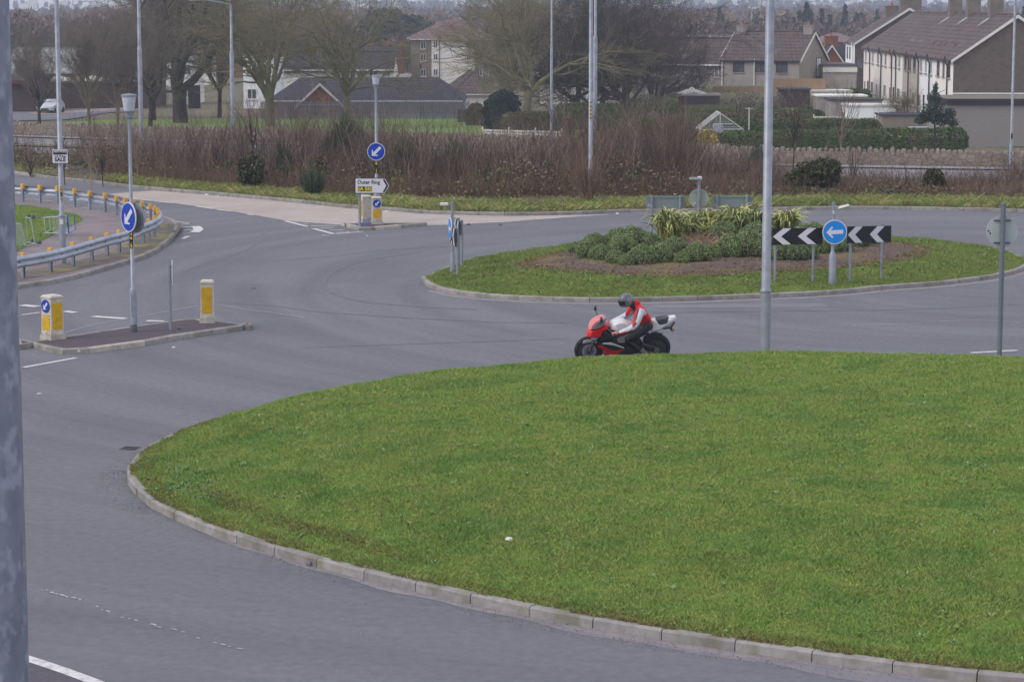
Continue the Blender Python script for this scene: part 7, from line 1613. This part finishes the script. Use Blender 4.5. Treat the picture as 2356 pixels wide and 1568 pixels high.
# ---- hedges and conifers beyond the wall
HG = mat('hedge_green', S(86, 104, 58), S(70, 88, 52), scale=1.2, rough=.9, island=.3, col3=S(112, 96, 72), scale3=.6, amt3=.5); HGB = mat('hedge_brown', S(92, 94, 62), S(104, 88, 72), scale=.8, rough=.9, island=.3); CON = mat('conifer_dark', S(42, 62, 52), S(34, 52, 46), scale=1.2, rough=.9, island=.35)
def hedge(name, label, a, b, h, dp, m, n, seed, size=.12, cat='hedge', rnd=True):
    t = thing(name, label, cat, (a.x, a.y, a.z), math.atan2(b.y - a.y, b.x - a.x)); L = (b.xy - a.xy).length; dz_ = b.z - a.z; r = np.random.default_rng(seed)
    A = [L * h, L * dp, dp * h * 2]; A = np.array(A) / sum(A); k = r.choice(3, n, p=A); P = np.zeros((n, 3)); N = np.zeros((n, 3)); u, v = r.uniform(size=n), r.uniform(size=n)
    P[k == 0] = np.stack([u * L, 0 * u, v * h], 1)[k == 0]; N[k == 0] = (0, -1, 0); P[k == 1] = np.stack([u * L, v * dp, 0 * u + h], 1)[k == 1]; N[k == 1] = (0, 0, 1)
    e = np.where(r.uniform(size=n) < .5, 0, L); P[k == 2] = np.stack([e, u * dp, v * h], 1)[k == 2]
    if rnd: # rounded shoulders and ends
        q = np.clip((P[:, 2] - h * .8) / (h * .2), 0, 1); P[:, 1] += q ** 2 * .12 * np.where(P[:, 1] < dp / 2, 1, -1)
        ee = np.minimum(P[:, 0], L - P[:, 0]); P[:, 2] -= np.clip(1 - ee / .7, 0, 1) ** 2 * h * .35 * (P[:, 2] > h * .5)
    P += r.normal(size=P.shape) * .05; P[:, 2] += np.sin(P[:, 0] * 1.7 + seed) * .04 + dz_ * P[:, 0] / L
    V, Fc = leaves(P, size, r, N=N); npmesh('foliage', V, Fc, [m], t)
    mb = MB(); mb.box(.15, L - .15, .08, dp - .08, -.4, h - .12); o = mb.build('inner_growth', [m], t); return t
hedge('hedge', 'long clipped hedge with rounded right end directly behind the stone wall', tp(1640, 168), tp(2217, 163, .48), hz(309, 168), 2.2, HG, 26000, 131, .1)
hedge('hedge', 'clipped green hedge behind the greenhouse reaching the white rail fence', tp(1440, 188), tp(2029, 188), hz(277, 188), 1.4, HG, 17000, 132, .11)
hedge('hedge', 'brownish garden hedge in the middle of the row behind the greenhouse', tp(1590, 208), tp(1880, 208), hz(264, 208), 1.2, HGB, 9000, 133, .12)
hedge('hedge', 'upper green garden hedge nearest the grey rendered houses', tp(1590, 220), tp(1900, 220), hz(256, 220), 1.0, HG, 7000, 134, .12)
hedge('hedge', 'brown green hedge above the white rail fence by the bare trees', tp(1165, 192), tp(1320, 194), hz(262, 192), 1.5, HGB, 8000, 135, .11)
hedge('hedge', 'light green hedge behind the lichen covered trunk', tp(1272, 206), tp(1440, 206), hz(241, 206), 1.5, HG, 5000, 136, .12)
hedge('hedge', 'low brownish hedge continuing left along the stone wall', tp(1330, 176), tp(1660, 172), hz(305, 174), 1.2, HGB, 9000, 137, .1)
hedge('hedge', 'small square hedge between the palisade fence and the conifer', tp(1075, 216), tp(1115, 216), hz(241, 216), 1.5, HGB, 1500, 138, .13)
hedge('hedge', 'leafy hedge above the row of garden sheds', tp(1930, 250), tp(2005, 250), hz(206, 250), 1, HG, 1800, 139, .14)
a = 43 * 200 / F; clump('conifer_bush', 'big dark rounded conifer clipped like a block beside the white rail fence', 'bush', tp(1153, 200), [(0, 0, .9, a, a, 1.1), (0, 0, 2.0, a, a * .9, 1.35), (a * .15, 0, 2.55, a * .85, a * .7, .95)], CON, 15000, .12, 140, core=.9, shell=.85)
def hp_(px, py, Y): return Zp(py, Y) - tz(Y)
clump('yellow_bush', 'bright yellow flowering bush below the greenhouse', 'bush', tp(1628, 163), [(-.4, 0, .9, .45, .4, .7), (.2, 0, 1.1, .5, .5, .55), (.6, 0, .7, .3, .4, .5), (-.1, 0, 1.5, .25, .3, .3)], mat('forsythia', S(206, 180, 70), S(160, 150, 66), scale=6, rough=.7, island=.4, col3=S(120, 110, 70), scale3=3, amt3=.7), 1700, .07, 141, shell=.1)
clump('yellow_bush', 'yellow forsythia in front of the low grey rendered house', 'bush', tp(1614, 250, 1.1), [(0, 0, .7, .9, .6, .6)], _M['forsythia'], 900, .12, 142, shell=.4)
clump('garden_bush', 'dark green shrub under the satellite dish of the low house', 'bush', tp(1590, 252, 1.1), [(0, 0, .8, 1.6, .8, .9)], HG, 2400, .12, 143, shell=.4); clump('garden_bush', 'dark green shrub below the windows of the grey rendered house', 'bush', tp(1715, 250, 1.2), [(0, 0, .6, 1.5, .8, .7), (1.2, 0, .5, 1, .7, .5)], HG, 2400, .12, 144, shell=.4)
clump('garden_bush', 'brown twiggy garden shrub left of the greenhouse', 'bush', tp(1560, 200), [(0, 0, .8, 1.4, .8, .9), (-2.2, 0, .9, 1.3, .7, .9)], TWIG, 4500, .08, 151, shell=.1); clump('garden_bush', 'dark shrub at the foot of the dense bare trees', 'bush', tp(1478, 222), [(0, 0, 1.2, 1.8, .8, 1.3), (2.6, 0, 1.0, 1.2, .8, 1.1)], HG, 4200, .1, 152, shell=.3)
clump('garden_bush', 'bright green bush right of the creosoted shed', 'bush', tp(1680, 224), [(0, 0, .8, 1.3, .8, .8)], HG, 2600, .1, 145, shell=.4); clump('garden_bush', 'brown bare bush behind the greenhouse apex', 'bush', tp(1720, 226), [(0, 0, 1.5, 1.9, .8, 1.5), (2.4, 0, 1.5, 1.4, .8, 1.4), (-2, 0, 1.2, 1.2, .6, 1.2)], TWIG, 6500, .08, 146, shell=.1)
clump('garden_bush', 'green garden shrubs left of the low dark shed', 'bush', tp(1770, 224), [(0, 0, 1.0, 1.0, .8, .9), (3.2, 0, .9, .9, .6, .8)], HG, 3200, .1, 148, shell=.3)
clump('garden_bush', 'trailing green climber on the white garden shed', 'bush', tp(2045, 204), [(0, 0, 1.0, 1.3, .4, .7)], HG, 900, .08, 147, shell=.2)
# holly-like tree in front of the terrace gable
Y = 160; p = tp(2150, Y); t = clump('evergreen_tree', 'ragged dark evergreen tree with thin trunk in front of the garage corner', 'tree', p, [(0, 0, 3.0, .85, .8, .7), (.5, 0, 2.5, .8, .7, .45), (-.6, 0, 2.7, .6, .5, .45), (-.05, 0, 3.8, .45, .45, .55), (0, 0, 4.5, .2, .2, .5), (-.95, 0, 2.45, .4, .4, .3), (1.2, 0, 2.3, .4, .4, .3), (1.0, 0, 2.9, .4, .4, .4)], mat('holly', S(58, 74, 64), S(46, 62, 54), scale=2, rough=.7, island=.35), 4200, .085, 150, shell=.1)
t.scale = (1, 1, (Zp(190, Y) - p.z) / 4.9)
mb = MB(); mb.smooth = True; mb.tube([(0, 0, -.1), (.03, 0, 1.6), (-.02, 0, 3), (0, 0, 4.6)], [.075, .065, .04, .015], 8)
for k in range(9): a = k * 2.4; z_ = 1.9 + k * .28; mb.tube([(0, 0, z_), (math.cos(a) * .9, math.sin(a) * .5, z_ + .35)], [.025, .01], 5)
mb.build('trunk', [BARKD], t)
# ---- far woods: rows of trees, one mass each
def wood(name, label, N, seed, yr, pxr, topf, m, leaf, per, asp, con=False, trunks=True):
    r = np.random.default_rng(seed); P = []; T0 = []; T1 = []
    for _ in range(N):
        Y = r.uniform(*yr); px = r.uniform(*pxr); x = (px - CX) * Y / F; g = tz(Y); top = H - (topf(px, r) - 10) * Y / F; h = max(3.5, (top - g) * r.uniform(.86, 1.04)); w_ = h * (r.uniform(.16, .24) if con else r.uniform(.25, .42))
        d = r.normal(size=(per, 3)); d /= np.linalg.norm(d, axis=1, keepdims=True); rr = r.uniform(size=(per, 1)) ** .4
        if con: f = r.uniform(size=per); q = np.stack([d[:, 0] * w_ * (1 - f) * rr[:, 0], d[:, 1] * w_ * (1 - f), h * (.12 + .88 * f)], 1)
        else: q = d * rr * [w_, w_, h * .36]; q[:, 2] += h * .62; q[:, :2] *= 1 + .2 * np.sin(d[:, 2:3] * 7 + px)
        P.append(q + [x, Y, g]); T0.append((x, Y, g)); T1.append((x + r.normal() * .3, Y, g + h * .8))
    V, Fc = leaves(np.concatenate(P), leaf, r, 1.2 if not con else 0, asp)
    if trunks:
        n = len(T0); V2, F2 = segs(T0, T1, np.full(n, .16), np.full(n, .06), 4); Fc = np.concatenate([Fc, F2 + len(V)]); V = np.concatenate([V, V2])
    o = npmesh(name, V, Fc, [m]); return setp(o, label, 'wood', kind='stuff')
WB = mat('wood_brown', S(118, 98, 92), S(98, 88, 84), scale=.03, rough=1, island=.3); WG = mat('wood_dark', S(58, 74, 62), S(48, 62, 56), scale=.03, rough=1, island=.3); WP = mat('wood_pale', S(140, 120, 104), S(118, 102, 94), scale=.04, rough=1, island=.3)
wood('woodland', 'brown leafless wood behind the estate', 420, 160, (430, 620), (-150, 2500), lambda px, r: np.interp(px, [0, 300, 700, 1000, 1300, 1700, 2356], [30, 34, 44, 60, 46, 44, 40]) + r.uniform(-6, 14), WB, .5, 230, 3.2)
wood('woodland', 'pale brown taller leafless trees in the distance', 260, 161, (600, 820), (-150, 2500), lambda px, r: np.interp(px, [0, 300, 900, 1200, 1600, 2356], [14, 16, 24, 36, 20, 18]) + r.uniform(-6, 10), WP, .6, 200, 3.6)
wood('conifer_wood', 'dark conifers in the wood above the grey rendered houses', 60, 162, (520, 640), (1560, 2356), lambda px, r: r.uniform(15, 60), WG, .7, 240, 1.6, True)
wood('conifer_wood', 'dark bluish pines above the brick terrace chimneys', 46, 163, (440, 540), (840, 1000), lambda px, r: np.interp(px, [840, 880, 960, 1000], [42, 14, 26, 52]) + r.uniform(0, 16), WG, .8, 260, 1.5)
wood('conifer_wood', 'dark evergreen belt at the far left behind the pale roofed hall', 60, 164, (420, 560), (-60, 420), lambda px, r: r.uniform(58, 86), WG, .7, 200, 1.6)
wood('conifer_wood', 'two tall dark firs rising above the wood right of the thick lamp column', 5, 165, (520, 540), (1832, 1862), lambda px, r: r.uniform(-10, 20), WG, .8, 500, 1.5, True)
wood('woodland', 'bluish far belt of woods below the hills', 900, 166, (1000, 1700), (-200, 2600), lambda px, r: np.interp(px, [0, 600, 1200, 1800, 2356], [24, 22, 14, 16, 14]) + r.uniform(-5, 8), WB, 1.3, 120, 2.6, trunks=False)
wood('woodland', 'far dark green woods and hedgerows on the hill', 560, 167, (1900, 2900), (-200, 2600), lambda px, r: r.uniform(-2, 16) + 18 * (px < 420), WG, 2.6, 70, 2.0, trunks=False)
r_ = np.random.default_rng(170); mb = MB()
for _ in range(70):
    Y = r_.uniform(1500, 2800); px = r_.uniform(-100, 2450); x = (px - CX) * Y / F; z = tz(Y) + 4; w_ = r_.uniform(6, 14); mb.box(x, x + w_, Y, Y + 7, z - 4, z + r_.uniform(3, 5))
o = mb.build('far_town', [CREAM]); setp(o, 'tiny pale houses scattered on the hazy hillside', 'town', kind='stuff')
# ---- haze
mb = MB(); mb.box(-2620, 2620, -60, 3020, -14, 60)
hm = bpy.data.materials.new('haze'); hm.use_nodes = True; nt = hm.node_tree; nt.nodes.remove(nt.nodes['Principled BSDF'])
pv = nt.nodes.new('ShaderNodeVolumePrincipled'); pv.inputs['Density'].default_value = HAZE; pv.inputs['Color'].default_value = (.74, .81, 1.0, 1)
nt.links.new(pv.outputs[0], nt.nodes['Material Output'].inputs['Volume'])
if HAZE: o = mb.build('haze', [hm]); setp(o, 'thin bluish winter air over the whole place', 'haze', kind='stuff')
# the prototypes' shared data needs no clean-up; name clashes are left to Blender's own suffixes
